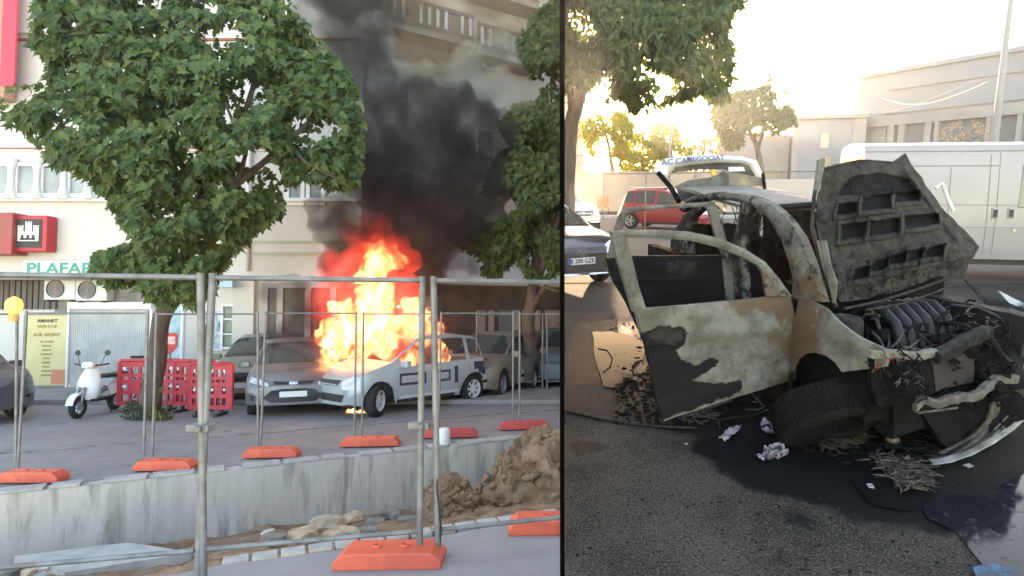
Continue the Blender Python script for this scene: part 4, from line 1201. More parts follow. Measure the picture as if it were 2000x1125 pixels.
V_thin = volmat('smoke_thin', (.52, .34, .22), 2.0, sc=.9, lo=.38, hi=.66, dmin=.12, stretch=(1, 1, 1.3), absb=(.2, .16, .12), det=4)
thin = [(770, 110, YF + .9, 60), (760, 40, YF + .8, 60), (800, 30, YF + 1.5, 90), (900, 60, YF + 1.8, 90), (980, 30, YF + 2, 70), (850, 150, YF + 1.6, 70), (940, 160, YF + 1.8, 60), (760, -40, YF + 1, 120), (1000, -40, YF + 1.6, 90)]
volobj('smoke', None, blob_mesh(LT, anchor, thin, .2, .25, .8, 5), V_thin, 'thin brown smoke drifting across the slatted balconies', 'smoke', anchor)
V_grey = volmat('smoke_grey', (.60, .56, .50), .55, sc=.8, lo=.38, hi=.66, dmin=.15, det=4, absb=(.3, .27, .22))
thin = [(560, 470, YF + .8, 60), (530, 520, YF + .9, 50), (600, 430, YF + .6, 45), (520, 590, YF + 1, 40), (510, 430, YF + 1, 35)]
volobj('smoke', None, blob_mesh(LT, anchor, thin, .18, .22, .9, 9), V_grey, 'pale grey smoke drifting left of the flames above the silver hatchback', 'smoke', anchor)

V_pale = volmat('smoke_pale', (.98, .68, .44), 2.1, sc=1.1, lo=.40, hi=.62, dmin=.08, stretch=(1, 1, 1.3), absb=(.8, .65, .5), det=5)
pale = [(770, 150, YF + .6, 44), (830, 150, YF + .8, 40), (885, 175, YF + 1, 46), (950, 165, YF + 1.1, 50), (1000, 190, YF + 1.1, 40), (760, 110, YF + .8, 36), (980, 110, YF + 1.3, 44), (900, 120, YF + 1.2, 40)]
volobj('smoke', None, blob_mesh(LT, anchor, pale, .12, .22, 1.4, 15), V_pale, 'pale peach smoke billowing above the black column beside the right tree', 'smoke', anchor)

def fire_nodes(name, cols, dens, st, sc, lo, hi, stretch=(1, 1, .45), ell=None):
    m = bpy.data.materials.new(name); m.use_nodes = True
    n = m.node_tree; N = n.nodes; Lk = n.links
    N.remove(N['Principled BSDF'])
    v = N.new('ShaderNodeVolumePrincipled'); Lk.new(v.outputs[0], N['Material Output'].inputs['Volume'])
    v.inputs['Color'].default_value = (.25, .08, .04, 1)
    tc = N.new('ShaderNodeTexCoord'); mp = N.new('ShaderNodeMapping'); mp.inputs['Scale'].default_value = stretch
    Lk.new(tc.outputs['Object'], mp.inputs['Vector'])
    t = N.new('ShaderNodeTexNoise'); t.inputs['Scale'].default_value = sc; t.inputs['Detail'].default_value = 6; t.inputs['Distortion'].default_value = 1.8
    Lk.new(mp.outputs[0], t.inputs['Vector'])
    r = N.new('ShaderNodeMapRange'); r.inputs['From Min'].default_value = lo; r.inputs['From Max'].default_value = hi; r.clamp = True
    Lk.new(t.outputs['Fac'], r.inputs['Value'])
    fac = r.outputs[0]
    if ell:          # the flames thin out away from their heart
        m2 = N.new('ShaderNodeMapping'); m2.vector_type = 'POINT'
        m2.inputs['Location'].default_value = [-ell[0][i] / ell[1][i] for i in range(3)]; m2.inputs['Scale'].default_value = [1 / q for q in ell[1]]
        Lk.new(tc.outputs['Object'], m2.inputs['Vector'])
        ln = N.new('ShaderNodeVectorMath'); ln.operation = 'LENGTH'; Lk.new(m2.outputs[0], ln.inputs[0])
        fo = N.new('ShaderNodeMapRange'); fo.interpolation_type = 'SMOOTHSTEP'; fo.inputs['From Min'].default_value = .45; fo.inputs['From Max'].default_value = 1.08; fo.inputs['To Min'].default_value = 1; fo.inputs['To Max'].default_value = 0
        Lk.new(ln.outputs['Value'], fo.inputs['Value'])
        mm_ = N.new('ShaderNodeMath'); mm_.operation = 'MULTIPLY'; Lk.new(fac, mm_.inputs[0]); Lk.new(fo.outputs[0], mm_.inputs[1]); fac = mm_.outputs[0]
    cr = N.new('ShaderNodeValToRGB')
    cr.color_ramp.elements[0].position = 0; cr.color_ramp.elements[0].color = (*cols[0], 1)
    cr.color_ramp.elements[1].position = 1; cr.color_ramp.elements[1].color = (*cols[-1], 1)
    for i, c_ in enumerate(cols[1:-1]):
        e_ = cr.color_ramp.elements.new((i + 1) / (len(cols) - 1)); e_.color = (*c_, 1)
    Lk.new(fac, cr.inputs['Fac']); Lk.new(cr.outputs['Color'], v.inputs['Emission Color'])
    def mul(k, pw=None):
        x = N.new('ShaderNodeMath'); x.operation = 'MULTIPLY'; x.inputs[1].default_value = k; Lk.new(fac, x.inputs[0])
        if pw:
            y = N.new('ShaderNodeMath'); y.operation = 'POWER'; y.inputs[1].default_value = pw; Lk.new(fac, y.inputs[0]); Lk.new(y.outputs[0], x.inputs[0])
        return x.outputs[0]
    Lk.new(mul(st, 1.6), v.inputs['Emission Strength']); Lk.new(mul(dens), v.inputs['Density'])
    return m
FS = .11
V_core = fire_nodes('flame_core', [(1, .08, .02), (1, .30, .07), (1, .66, .24)], .8, 1.45, 3.0, .30, .62, (1, 1, .5))
fc = LT.y(738, 585, YF); fe = (fc.x - mid.x, 0, fc.z)
V_out = fire_nodes('flame_outer', [(1, .03, .03), (1, .05, .035), (1, .13, .06)], .5, .50, 3.2, .28, .70, (1, 1, .4), ell=(fe, (1.75, 1.3, 2.15)))
core = [(650, 660, YF - .1, 34), (690, 640, YF - .1, 45), (735, 600, YF, 40), (745, 650, YF, 42), (700, 690, YF, 30), (640, 700, YF - .3, 18), (790, 640, YF, 30), (740, 495, YF + .1, 26), (765, 505, YF + .1, 20), (724, 535, YF, 26), (730, 565, YF, 28), (745, 520, YF, 24), (835, 650, YF + .3, 26), (860, 690, YF + .4, 22), (800, 700, YF + .1, 22), (670, 600, YF, 22), (800, 600, YF + .1, 18), (830, 610, YF + .2, 15)]
outer = [(700, 620, YF, 75), (760, 600, YF, 70), (660, 540, YF, 48), (720, 500, YF, 55), (770, 500, YF + .1, 45), (700, 470, YF, 32), (640, 600, YF - .1, 40), (620, 670, YF - .2, 32), (840, 640, YF + .3, 34), (835, 690, YF + .3, 40), (615, 570, YF - .1, 24), (690, 430, YF, 26), (605, 650, YF - .1, 18), (740, 440, YF, 28), (780, 700, YF, 40), (700, 690, YF, 42)]
volobj('flames', None, blob_mesh(LT, anchor, outer, .07, .24, 2.2, 12), V_out, 'deep red flames licking round the burning car into the smoke', 'fire', anchor)
volobj('flames', None, blob_mesh(LT, anchor, core, .05, .20, 3.0, 17), V_core, 'bright yellow heart of the flames above the burning car', 'fire', anchor)
low = [(690, 803, Lz(700, 806).y, 6), (705, 804, Lz(700, 806).y, 6), (722, 804, Lz(700, 806).y, 6), (735, 802, Lz(700, 806).y, 4), (680, 803, Lz(700, 806).y, 5)]
volobj('flames', None, blob_mesh(LT, anchor, low, .02, .02, 8, 3), fire_nodes('flame_low', [(1, .16, .02), (1, .42, .07), (1, .75, .28)], 3, 9, 8, .2, .6, (1, 1, 1)), 'strip of low flames on the road under the nose of the burning car', 'fire', anchor)
bpy.data.objects.remove(anchor)
LEFT = set(o.name for o in bpy.data.objects if o.parent is None and o.type in ('MESH', 'EMPTY'))

# ================================================================== RIGHT STREET
def proj(P):
    X, Y, Z = P[0], P[1], P[2] - HR
    c, s = cos(PR), sin(PR)
    fw = Y * c + Z * s; up = -Y * s + Z * c
    return PX + F * X / fw, CY - F * up / fw
def Ry(px, py, Y): return RT.y(px, py, Y)
def Rz(px, py, z=0.0): return RT.z(px, py, z)
def pdist(x, y, P):
    """signed distance to an outline, positive inside"""
    best = 1e9; n = len(P)
    for i in range(n):
        ax, ay = P[i]; bx_, by_ = P[(i + 1) % n]
        dx, dy = bx_ - ax, by_ - ay
        t = max(0, min(1, ((x - ax) * dx + (y - ay) * dy) / (dx * dx + dy * dy + 1e-9)))
        d = sqrt((x - ax - t * dx) ** 2 + (y - ay - t * dy) ** 2)
        best = min(best, d)
    return best if inpoly(x, y, P) else -best
def sm(x, a, b):
    t = max(0, min(1, (x - a) / (b - a))); return t * t * (3 - 2 * t)

def charmat(name, base, base2, rust, soot, rough=.8, spec=.22, grain=0, bump=.5, nscale=5, rs=.35, ss=.35, sb=0.0, rb=0.0, bsc=45, metal=0, rough_s=.8):
    """burnt steel: mesh attribute 'wear' holds soot (r) and rust (g) laid down by the fire; on the hood r also holds painted shade"""
    m = bpy.data.materials.new(name); m.use_nodes = True
    n = m.node_tree; N = n.nodes; Lk = n.links; b = N['Principled BSDF']
    b.inputs['Roughness'].default_value = rough; b.inputs['Metallic'].default_value = metal; b.inputs['Specular IOR Level'].default_value = spec
    at = N.new('ShaderNodeAttribute'); at.attribute_name = 'wear_shade'
    sp = N.new('ShaderNodeSeparateColor'); Lk.new(at.outputs['Color'], sp.inputs[0])
    tc = N.new('ShaderNodeTexCoord')
    def no(s, d=6, ds=0):
        t = N.new('ShaderNodeTexNoise'); t.inputs['Scale'].default_value = s; t.inputs['Detail'].default_value = d; t.inputs['Roughness'].default_value = .65; t.inputs['Distortion'].default_value = ds
        Lk.new(tc.outputs['Object'], t.inputs['Vector']); return t.outputs['Fac']
    def mth(op, a, b_):
        x = N.new('ShaderNodeMath'); x.operation = op
        for i, q in enumerate((a, b_)):
            if isinstance(q, (int, float)): x.inputs[i].default_value = q
            else: Lk.new(q, x.inputs[i])
        return x.outputs[0]
    def rng(v, lo, hi):
        r = N.new('ShaderNodeMapRange'); r.interpolation_type = 'SMOOTHSTEP'; r.inputs['From Min'].default_value = lo; r.inputs['From Max'].default_value = hi; Lk.new(v, r.inputs['Value']); return r.outputs[0]
    def mix(f, A, B):
        x = N.new('ShaderNodeMix'); x.data_type = 'RGBA'; Lk.new(f, x.inputs['Factor'])
        for k, q in ((6, A), (7, B)):
            if isinstance(q, tuple): x.inputs[k].default_value = (*q, 1)
            else: Lk.new(q, x.inputs[k])
        return x.outputs[2]
    c = mix(rng(no(nscale), .38, .62), base, base2)
    c = mix(rng(no(nscale * 9, 5), .58, .74), c, tuple(x * .45 for x in base2))
    if grain: c = mix(rng(no(95, 3), .52, .62), c, tuple(x * 2.0 for x in base)); c = mix(rng(no(60, 3, .5), .56, .62), c, tuple(x * .3 for x in base2))
    n1 = mth('MULTIPLY', mth('SUBTRACT', no(nscale * 1.4, 7, .4), .5), 2 * rs + .6)
    c = mix(rng(mth('ADD', mth('ADD', sp.outputs[1], rb), n1), .40, .62), c, rust)
    n2 = mth('MULTIPLY', mth('SUBTRACT', no(nscale * 1.9, 8, .2), .5), 2 * ss + .5)
    f = rng(mth('ADD', mth('ADD', sp.outputs[0], sb), n2), .42, .60)
    c = mix(f, c, soot)
    Lk.new(c, b.inputs['Base Color'])
    rr = N.new('ShaderNodeMapRange'); rr.inputs['To Min'].default_value = rough; rr.inputs['To Max'].default_value = rough_s; Lk.new(f, rr.inputs['Value']); Lk.new(rr.outputs[0], b.inputs['Roughness'])
    bp = N.new('ShaderNodeBump'); bp.inputs['Strength'].default_value = bump; bp.inputs['Distance'].default_value = .012
    Lk.new(no(bsc, 6), bp.inputs['Height']); Lk.new(bp.outputs[0], b.inputs['Normal'])
    return m
def wear_shade(bm, fn):
    """fn(px, py, co) -> (soot, rust), evaluated where the vertex stands"""
    ly = bm.verts.layers.float_color.new('wear_shade')
    for v in bm.verts:
        px, py = proj(v.co); s_, r_ = fn(px, py, v.co); v[ly] = (s_, r_, 0, 1)

ASH = charmat('burnt_ash', (.175, .175, .150), (.10, .092, .076), (.105, .070, .045), (.0075, .0075, .0075), nscale=5, ss=.36, rs=.32, bump=.8)
CHAR = charmat('burnt_char', (.036, .033, .029), (.017, .0155, .0145), (.055, .035, .022), (.0045, .0045, .005), sb=.22, bump=.9, nscale=7)
HOODM = charmat('burnt_hood', (.046, .042, .034), (.018, .017, .015), (.045, .034, .023), (.0035, .004, .0055), sb=.10, rb=.0, bump=1.0, nscale=9, ss=.45)
M_soot = mat('soot_black', (.0035, .0035, .004), .85, spec=.12, c2=(.008, .0075, .007), sc=9, bump=.8, bsc=30)
M_sootg = mat('soot_sheen', (.005, .0055, .0065), .5, spec=.35, c2=(.012, .0115, .011), sc=9, bump=.5, bsc=30)
M_rust = mat('rust_brown', (.075, .045, .03), .85, c2=(.035, .026, .02), sc=8, c3=(.11, .085, .065), sc3=14, bump=.5)
M_ashl = mat('ash_light', (.11, .105, .095), .85, c2=(.05, .045, .04), sc=14, c3=(.02, .02, .02), sc3=9, lo3=.55, hi3=.65, bump=.6)

# ------------------------------------------------------------------ wreck frame
OX, OY = 1.69, 3.87
FV = Vector((cos(radians(-79.4)), sin(radians(-79.4)), 0)); LV = Vector((cos(radians(25)), sin(radians(25)), 0))
def inbay(q):
    r_ = Vector((q.x - OX, q.y - OY)); det = FV.x * LV.y - FV.y * LV.x
    x = (r_.x * LV.y - r_.y * LV.x) / det; y = (FV.x * r_.y - FV.y * r_.x) / det
    return wl(max(-.4, min(.42, x)), max(.14, min(1.6, y)), q.z)
def wl(x, y, z=0.0): return Vector((OX, OY, 0)) + FV * x + LV * y + Vector((0, 0, z))
wreck = empty('burnt_car', 'burnt out car with open doors and its scorched hood thrown up', 'car', wl(-1.3, .85), radians(-79.4), RT)
bpy.context.view_layer.update()
WI = wreck.matrix_world.inverted()
def wp(name, bm, m, par=None, smooth=False, **k):
    p = par or wreck
    bmesh.ops.transform(bm, matrix=WI, verts=bm.verts)
    return obj(name, bm, m, p, smooth=smooth, **k)
SIDE = (wl(0, 0), wl(-1, 0)); SIDEI = (wl(0, .12), wl(-1, .12))
def panel(poly, AB, step=.05, axes=(1, 2), th=.018, disp=None, wfn=None, sgn=1):
    A, B = AB
    d = (B - A).normalized(); n_ = Vector((d.y, -d.x, 0))
    if n_.y > 0: n_ = -n_                 # towards the street side
    bm = NB(); bm.faces.new([bm.verts.new(RT.pl(x, y, A, B)) for x, y in poly]); gridcut(bm, step, axes)
    if disp:
        for v in bm.verts:
            px, py = proj(v.co); v.co += n_ * disp(px, py, v.co)
    if wfn: wear_shade(bm, wfn)
    r = bmesh.ops.extrude_face_region(bm, geom=bm.faces[:])
    bmesh.ops.translate(bm, vec=-n_ * th, verts=[e for e in r['geom'] if isinstance(e, bmesh.types.BMVert)])
    return bm
def band(pairs, AB, th=.04, wfn=None, seg=4, bulge=.012, planes=None):
    A, B = AB
    d = (B - A).normalized(); n_ = Vector((d.y, -d.x, 0))
    if n_.y > 0: n_ = -n_
    P = []
    for i in range(len(pairs) - 1):
        for k in range(seg):
            t = k / seg
            P.append([(pairs[i][s][0] * (1 - t) + pairs[i + 1][s][0] * t, pairs[i][s][1] * (1 - t) + pairs[i + 1][s][1] * t) for s in (0, 1)])
    P.append(list(pairs[-1]))
    bm = NB(); rows = []
    for a_, b_ in P:
        qa, qb = RT.pl(a_[0], a_[1], A, B), RT.pl(b_[0], b_[1], A, B)
        row = []
        for k in range(5):
            t = k / 4; q = qa.lerp(qb, t) + n_ * (bulge * sin(pi * t) + nz(qa, 6) * .006)
            row.append(bm.verts.new(q))
        rows.append(row)
    for i in range(len(rows) - 1):
        for k in range(4): bm.faces.new((rows[i][k], rows[i][k + 1], rows[i + 1][k + 1], rows[i + 1][k]))
    if wfn: wear_shade(bm, wfn)
    r = bmesh.ops.extrude_face_region(bm, geom=bm.faces[:])
    bmesh.ops.translate(bm, vec=-n_ * th, verts=[e for e in r['geom'] if isinstance(e, bmesh.types.BMVert)])
    return bm

# ---- front right door, swung open
DA, DB = Vector((.555, 4.0, 0)), Vector((1.60, 4.29, 0))
sootD = [(1240, 655), (1262, 648), (1280, 640), (1330, 638), (1343, 652), (1338, 672), (1320, 684), (1332, 702), (1354, 714), (1385, 700), (1404, 702), (1400, 712), (1375, 730), (1352, 745), (1400, 750), (1446, 744), (1450, 760), (1400, 784), (1285, 822), (1262, 760)]
def wd_(px, py, co):
    s_ = sm(pdist(px, py, sootD), -14, 12) * .95
    s_ = max(s_, .30, .42 * sm(py, 600, 580), .36 * sm(py, 760, 790), sm(px, 1500, 1545) * .30 * sm(py, 720, 770))
    s_ = max(s_, .38 * sm(px, 1262, 1245))
    g_ = .36 * sm(px, 1400, 1540) + .22 * sm(py, 640, 600) + .14
    return s_, g_
def creaseD(px, py, co):
    l1 = 668 - (px - 1300) * .125
    l2 = 780 - (px - 1290) * .275
    k = .018 * sm(py, l1 - 26, l1) - .012 * sm(py, l1, l1 + 6)
    k += .016 * sm(py, l2 - 3, l2 + 3)
    k += .03 * sm(px, 1235, 1262) - .03 + .03 * sm(py, 575, 610)
    # scooped handle
    hx, hy = (px - 1300) / 38, (py - 656) / 13
    k -= .03 * max(0, 1 - hx * hx - hy * hy)
    return k + nz(co, 3.5) * .012 + nz(co, 9, 2) * .005
door = wp('front_door', panel([(1240, 607), (1262, 602), (1340, 596), (1440, 588), (1545, 577), (1547, 640), (1546, 736), (1440, 768), (1290, 818), (1279, 780), (1270, 720), (1256, 668)], (DA, DB), .028, (0, 2), .05, creaseD, wd_), ASH, smooth=35, label='scorched pale front door hanging open with a black soot patch at its lower corner')
def wfr(px, py, co): return .18 + .25 * sm(px, 1400, 1530), .3 * sm(px, 1430, 1520)
fr1 = [((1262, 602), (1237, 609)), ((1248, 560), (1224, 562)), ((1236, 510), (1208, 512)), ((1226, 470), (1197, 470)), ((1226, 464), (1194, 452)), ((1290, 465), (1290, 450)), ((1350, 470), (1350, 453)), ((1400, 483), (1405, 465)), ((1448, 501), (1455, 486)), ((1480, 518), (1494, 511)), ((1500, 540), (1522, 545)), ((1522, 577), (1547, 578))]
fd = obj('window_frame', (lambda b: (bmesh.ops.transform(b, matrix=WI, verts=b.verts), b)[1])(band(fr1, (DA, DB), .05, wfr, bulge=.015)), ASH, door, smooth=40)
bm = panel([(1486, 519), (1500, 541), (1521, 577), (1497, 579)], (DA, DB), .04, (0, 2), .02, None, lambda *a: (.35, .5)); bmesh.ops.transform(bm, matrix=WI, verts=bm.verts); obj('mirror_base', bm, ASH, door)
hb = [(1262, 655), (1280, 641), (1318, 640), (1340, 650), (1340, 664), (1318, 674), (1280, 670)]
bm = panel(hb, (DA + Vector((0, -.03, 0)), DB + Vector((0, -.03, 0))), .02, (0, 2), .02, lambda px, py, co: .012 * (1 - ((px - 1300) / 40) ** 2) + nz(co, 20) * .006, None); bmesh.ops.transform(bm, matrix=WI, verts=bm.verts); obj('door_handle', bm, M_sootg, door, smooth=40)
# ---- rear right door, swung open behind it
RA, RB = Vector((.42, 5.15, 0)), Vector((1.50, 5.30, 0))
def wrd(px, py, co): return (.50 + .35 * sm(py, 545, 560) - .28 * sm(abs(px - 1330), 60, 10) * (1 - sm(py, 520, 548)) + .25 * sm(py, 515, 505)), .35 * (1 - sm(py, 545, 560)) + .28 * sm(px, 1250, 1200)
rd = wp('rear_door', panel([(1184, 503), (1230, 500), (1413, 499), (1434, 585), (1436, 700), (1290, 720), (1245, 640), (1222, 590), (1196, 548)], (RA, RB), .035, (0, 2), .05, lambda px, py, co: .02 * sm(py, 540, 548) - .02 * sm(py, 548, 551) + nz(co, 4) * .02 + nz(co, 12, 2) * .008, wrd), CHAR, smooth=35, label='blackened rear door standing open behind the front door')
fr2 = [((1205, 502), (1186, 505)), ((1214, 455), (1199, 455)), ((1224, 420), (1210, 418)), ((1240, 414), (1222, 406)), ((1300, 408), (1300, 400)), ((1378, 404), (1392, 394)), ((1384, 412), (1402, 404)), ((1398, 460), (1416, 458)), ((1410, 502), (1428, 500)), ((1418, 586), (1436, 584))]
bm = band(fr2, (RA, RB), .04, lambda px, py, co: (.38, .3)); bmesh.ops.transform(bm, matrix=WI, verts=bm.verts); obj('window_frame', bm, ASH, rd, smooth=40)

# ---- body side: fender, pillars, roof rail
arch = [(1652, 726), (1640, 708), (1622, 694), (1600, 688), (1580, 691), (1566, 702), (1557, 720), (1553, 745)]
def wfe(px, py, co):
    return .22 + .22 * sm(px, 1560, 1545) + .3 * sm(py, 715, 735) * sm(px, 1600, 1560) + .10 * sm(px, 1640, 1700), .62 * sm(px, 1660, 1560) + .12
def dfe(px, py, co):
    k = .05 * sm(py, 585, 640) - .05 + .035 * sm(pdist(px, py, [(1550, 800), (1553, 745), (1557, 720), (1566, 702), (1600, 688), (1622, 694), (1652, 726), (1660, 800)]), -22, -4)
    k -= .10 * sm(px, 1640, 1705) ** 2
    return k + nz(co, 4) * .010 + nz(co, 11, 2) * .004
wp('front_fender', panel([(1546, 580), (1560, 584), (1604, 604), (1650, 640), (1700, 684), (1703, 700), (1700, 718), (1676, 722)] + arch + [(1549, 772)], SIDE, .03, (1, 2), .02, dfe, wfe), ASH, smooth=35)
def wpi(px, py, co): return .42 + .18 * sm(px, 1450, 1350), .5 * sm(py, 430, 560) + .1
wp('roof_pillar', band([((1546, 582), (1606, 590)), ((1548, 548), (1592, 550)), ((1540, 508), (1581, 508)), ((1524, 464), (1562, 462)), ((1500, 426), (1534, 424)), ((1470, 402), (1505, 398)), ((1430, 392), (1468, 382)), ((1385, 391), (1402, 374)), ((1356, 399), (1352, 384)), ((1334, 414), (1328, 402))], SIDEI, .06, wpi, bulge=.03), ASH, smooth=40)
wp('door_pillar', band([((1412, 700), (1448, 700)), ((1418, 588), (1450, 586)), ((1427, 500), (1447, 500)), ((1438, 440), (1453, 440)), ((1446, 396), (1464, 396))], (wl(0, .1), wl(-1, .1)), .08, lambda *a: (.56, .38)), ASH, smooth=40)
wp('rear_pillar', band([((1306, 560), (1350, 560)), ((1308, 500), (1346, 500)), ((1311, 455), (1342, 452)), ((1334, 428), (1352, 424)), ((1362, 396), (1384, 394))], (wl(0, .14), wl(-1, .14)), .08, lambda *a: (.6, .35)), ASH, smooth=40)
# ---- roof, far rails and pillars, in car space
def cs(fn, nu, nv): b = NB(); grid(b, fn, nu, nv); return b
def roof_(u, v):
    x = -1.22 - 1.85 * u; y = .22 + 1.30 * v
    z = 1.53 + .035 * sin(pi * v) + .15 * u - .02 * (1 - u) ** 4
    p = wl(x, y, z + nz((x, y, 0), 2.2) * .02); return p
bm = cs(roof_, 34, 26); wear_shade(bm, lambda px, py, co: (.12 + .2 * sm(px, 1450, 1380), .12)); r_ = bmesh.ops.extrude_face_region(bm, geom=bm.faces[:]); bmesh.ops.translate(bm, vec=(0, 0, -.03), verts=[e for e in r_['geom'] if isinstance(e, bmesh.types.BMVert)])
wp('roof', bm, charmat('burnt_roof', (.24, .225, .20), (.17, .155, .135), (.13, .10, .07), (.02, .02, .02), bump=.3), smooth=40)
bm = NB()
tube(bm, [wl(-.38, 1.58, .98), wl(-.85, 1.53, 1.30), wl(-1.25, 1.48, 1.53)], .04, 8); tube(bm, [wl(-1.25, 1.48, 1.53), wl(-2.9, 1.46, 1.50)], .035, 8)
tube(bm, [wl(-1.22, .26, 1.53), wl(-1.20, .9, 1.56), wl(-1.24, 1.48, 1.53)], .028, 8)
tube(bm, [wl(-1.62, 1.6, .95), wl(-1.68, 1.5, 1.52)], .045, 8); tube(bm, [wl(-2.6, 1.6, .95), wl(-2.85, 1.47, 1.5)], .05, 8); tube(bm, [wl(-3.4, 1.5, .95), wl(-3.05, 1.4, 1.5)], .05, 8)
wp('far_pillars', bm, CHAR, smooth=40)
def slab(name, x0, x1, y0, y1, z0, z1, m=M_soot, bev=.02, rough_=.02, par=None):
    bm = NB(); prism(bm, [wl(x0, y0, z0), wl(x1, y0, z0), wl(x1, y1, z0), wl(x0, y1, z0)], (0, 0, z1 - z0))
    gridcut(bm, .14)
    for v in bm.verts: v.co += Vector((nz(v.co, 5), nz(v.co, 5, 3), nz(v.co, 5, 6))) * rough_
    return wp(name, bm, m, par, smooth=50)
slab('far_window_fill', -3.0, -1.5, 1.40, 1.50, .9, 1.46, M_soot, .03, .08)  # black slab added to fill the far windows with cabin darkness
slab('rear_lining', -3.3, -3.15, .3, 1.4, .5, 1.25, M_soot, .03, .08)
slab('sill', -2.5, -.42, .04, .16, .22, .40, M_soot)
slab('floor', -3.5, -.4, .16, 1.56, .24, .32, M_soot)
slab('far_door_panels', -2.9, -.42, 1.56, 1.70, .24, .96, M_soot)
slab('rear_quarter', -3.65, -2.55, .02, .14, .34, 1.0, M_soot)
slab('rear_panel', -3.72, -3.6, .06, 1.64, .30, .85, M_soot)
slab('dashboard', -.95, -.50, .16, 1.56, .62, .97, M_soot, .03, .05)
slab('far_quarter', -3.6, -2.9, 1.56, 1.68, .34, 1.0, M_soot)
slab('firewall', -.50, -.42, .12, 1.6, .3, .97, M_soot, .02, .03)
for x, y in ((-1.55, .48), (-1.55, 1.18), (-2.45, .45), (-2.45, 1.15)):
    bm = NB()
    for k in range(2): pass
    def seat(u, v, x=x, y=y):
        a = v * 2 * pi; z = .42 + .72 * u; wv = .24 * (1 - .35 * sm(u, .7, .8)) * (1 - sm(u, .93, 1.0))
        return wl(x - .22 * u + cos(a) * .07 * (1 - .3 * u) * (1 - sm(u, .93, 1)), y + sin(a) * wv, z) + Vector((nz((u * 4, v * 6, x), 1.5), nz((u * 4, v * 6, y), 1.5), 0)) * .03
    grid(bm, seat, 18, 18); bmesh.ops.remove_doubles(bm, verts=bm.verts, dist=1e-3)
    prism(bm, [wl(x, y - .24, .34), wl(x + .45, y - .24, .34), wl(x + .45, y + .24, .34), wl(x, y + .24, .34)], (0, 0, .12))
    wp('seat_frame', bm, M_soot, smooth=50)
bm = NB(); lathe(bm, [(.165, -.012), (.18, 0), (.165, .012)], 24, Matrix.Translation(wl(-1.0, 1.15, .95)) @ Matrix.Rotation(radians(-79), 4, 'Z') @ Matrix.Rotation(radians(65), 4, 'Y'), closed=True); wp('steering_wheel', bm, M_ashl)
# dangling headlining wires in the cabin
rnd = random.Random(5); bm = NB()
for k in range(26):
    x, y = rnd.uniform(-2.6, -.9), rnd.uniform(.3, 1.4); p = wl(x, y, 1.5 if x < -1.2 else .95)
    pts = [p]
    for j in range(4): pts.append(pts[-1] + Vector((rnd.uniform(-.08, .08), rnd.uniform(-.08, .08), -rnd.uniform(.03, .12))))
    tube(bm, pts, .005, 4)
o = wp('cabin_wiring', bm, M_soot); o['kind'] = 'stuff'

# ---- raised hood
def lerp_path(P, t):
    n_ = len(P) - 1; i = min(n_ - 1, int(t * n_)); f_ = t * n_ - i
    return [P[i][k] * (1 - f_) + P[i + 1][k] * f_ for k in range(3)]
eT = [(1608, 330, 4.75), (1640, 322, 4.82), (1680, 315, 4.92), (1720, 318, 5.02), (1747, 320, 5.1), (1768, 303, 5.15)]
eB = [(1640, 592, 4.20), (1690, 583, 4.38), (1740, 572, 4.50), (1790, 556, 4.62), (1835, 540, 4.76), (1880, 543, 4.92)]
eL = [(1608, 330, 4.75), (1598, 380, 4.68), (1592, 440, 4.58), (1606, 500, 4.45), (1622, 550, 4.32), (1640, 592, 4.20)]
eR = [(1768, 303, 5.15), (1795, 345, 5.15), (1838, 405, 5.12), (1872, 440, 5.10), (1912, 484, 5.05), (1880, 543, 4.92)]
def coons(u, v):
    a, b_, c_, d_ = lerp_path(eT, u), lerp_path(eB, u), lerp_path(eL, v), lerp_path(eR, v)
    return [(1 - v) * a[k] + v * b_[k] + (1 - u) * c_[k] + u * d_[k] - ((1 - u) * (1 - v) * eT[0][k] + u * (1 - v) * eT[-1][k] + (1 - u) * v * eB[0][k] + u * v * eB[-1][k]) for k in range(3)]
pock = [(1636, 398, 1672, 420), (1684, 384, 1738, 412), (1750, 374, 1796, 396), (1642, 438, 1688, 470), (1698, 430, 1754, 460), (1766, 420, 1832, 446), (1668, 524, 1696, 546), (1704, 508, 1734, 530), (1740, 496, 1768, 518), (1774, 488, 1802, 510), (1808, 482, 1840, 504)]
def hoodh(px, py):
    h_, dk = 0, 0
    for k, (x0, y0, x1, y1) in enumerate(pock):
        cx, cy_ = (x0 + x1) / 2, (y0 + y1) / 2
        a = -.12 if k < 6 else -.25
        dx, dy = px - cx, py - cy_; dx, dy = dx * cos(a) + dy * -sin(-a) * -1, dy - dx * a
        q = min((x1 - x0) / 2 - abs(dx), (y1 - y0) / 2 - abs(dy))
        h_ -= .085 * sm(q, -1.5, 1.5); h_ += .032 * sm(q, -9, -5) * (1 - sm(q, -3, 0)); dk = max(dk, sm(q, 0, 3))  # dk paints the shade of each pocket
    arc = ((px - 1715) / 80) ** 2 + ((py - 382) / 42) ** 2    # hollow below the top edge, its shade painted through dk
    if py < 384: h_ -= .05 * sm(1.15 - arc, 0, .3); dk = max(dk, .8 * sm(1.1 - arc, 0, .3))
    ridge = (px - 1768) - (py - 330) * .74
    h_ += .045 * sm(abs(ridge), 12, 0) * sm(py, 320, 350) * (1 - sm(py, 470, 500)); 
    lr = abs(py - (562 - (px - 1650) * .26)); h_ += .03 * sm(lr, 7, 0)
    h_ -= .03 * sm(py - (568 - (px - 1650) * .26), 0, 10)
    return h_, dk
bm = NB(); NU, NVV = 150, 140; hv = []
info = {}
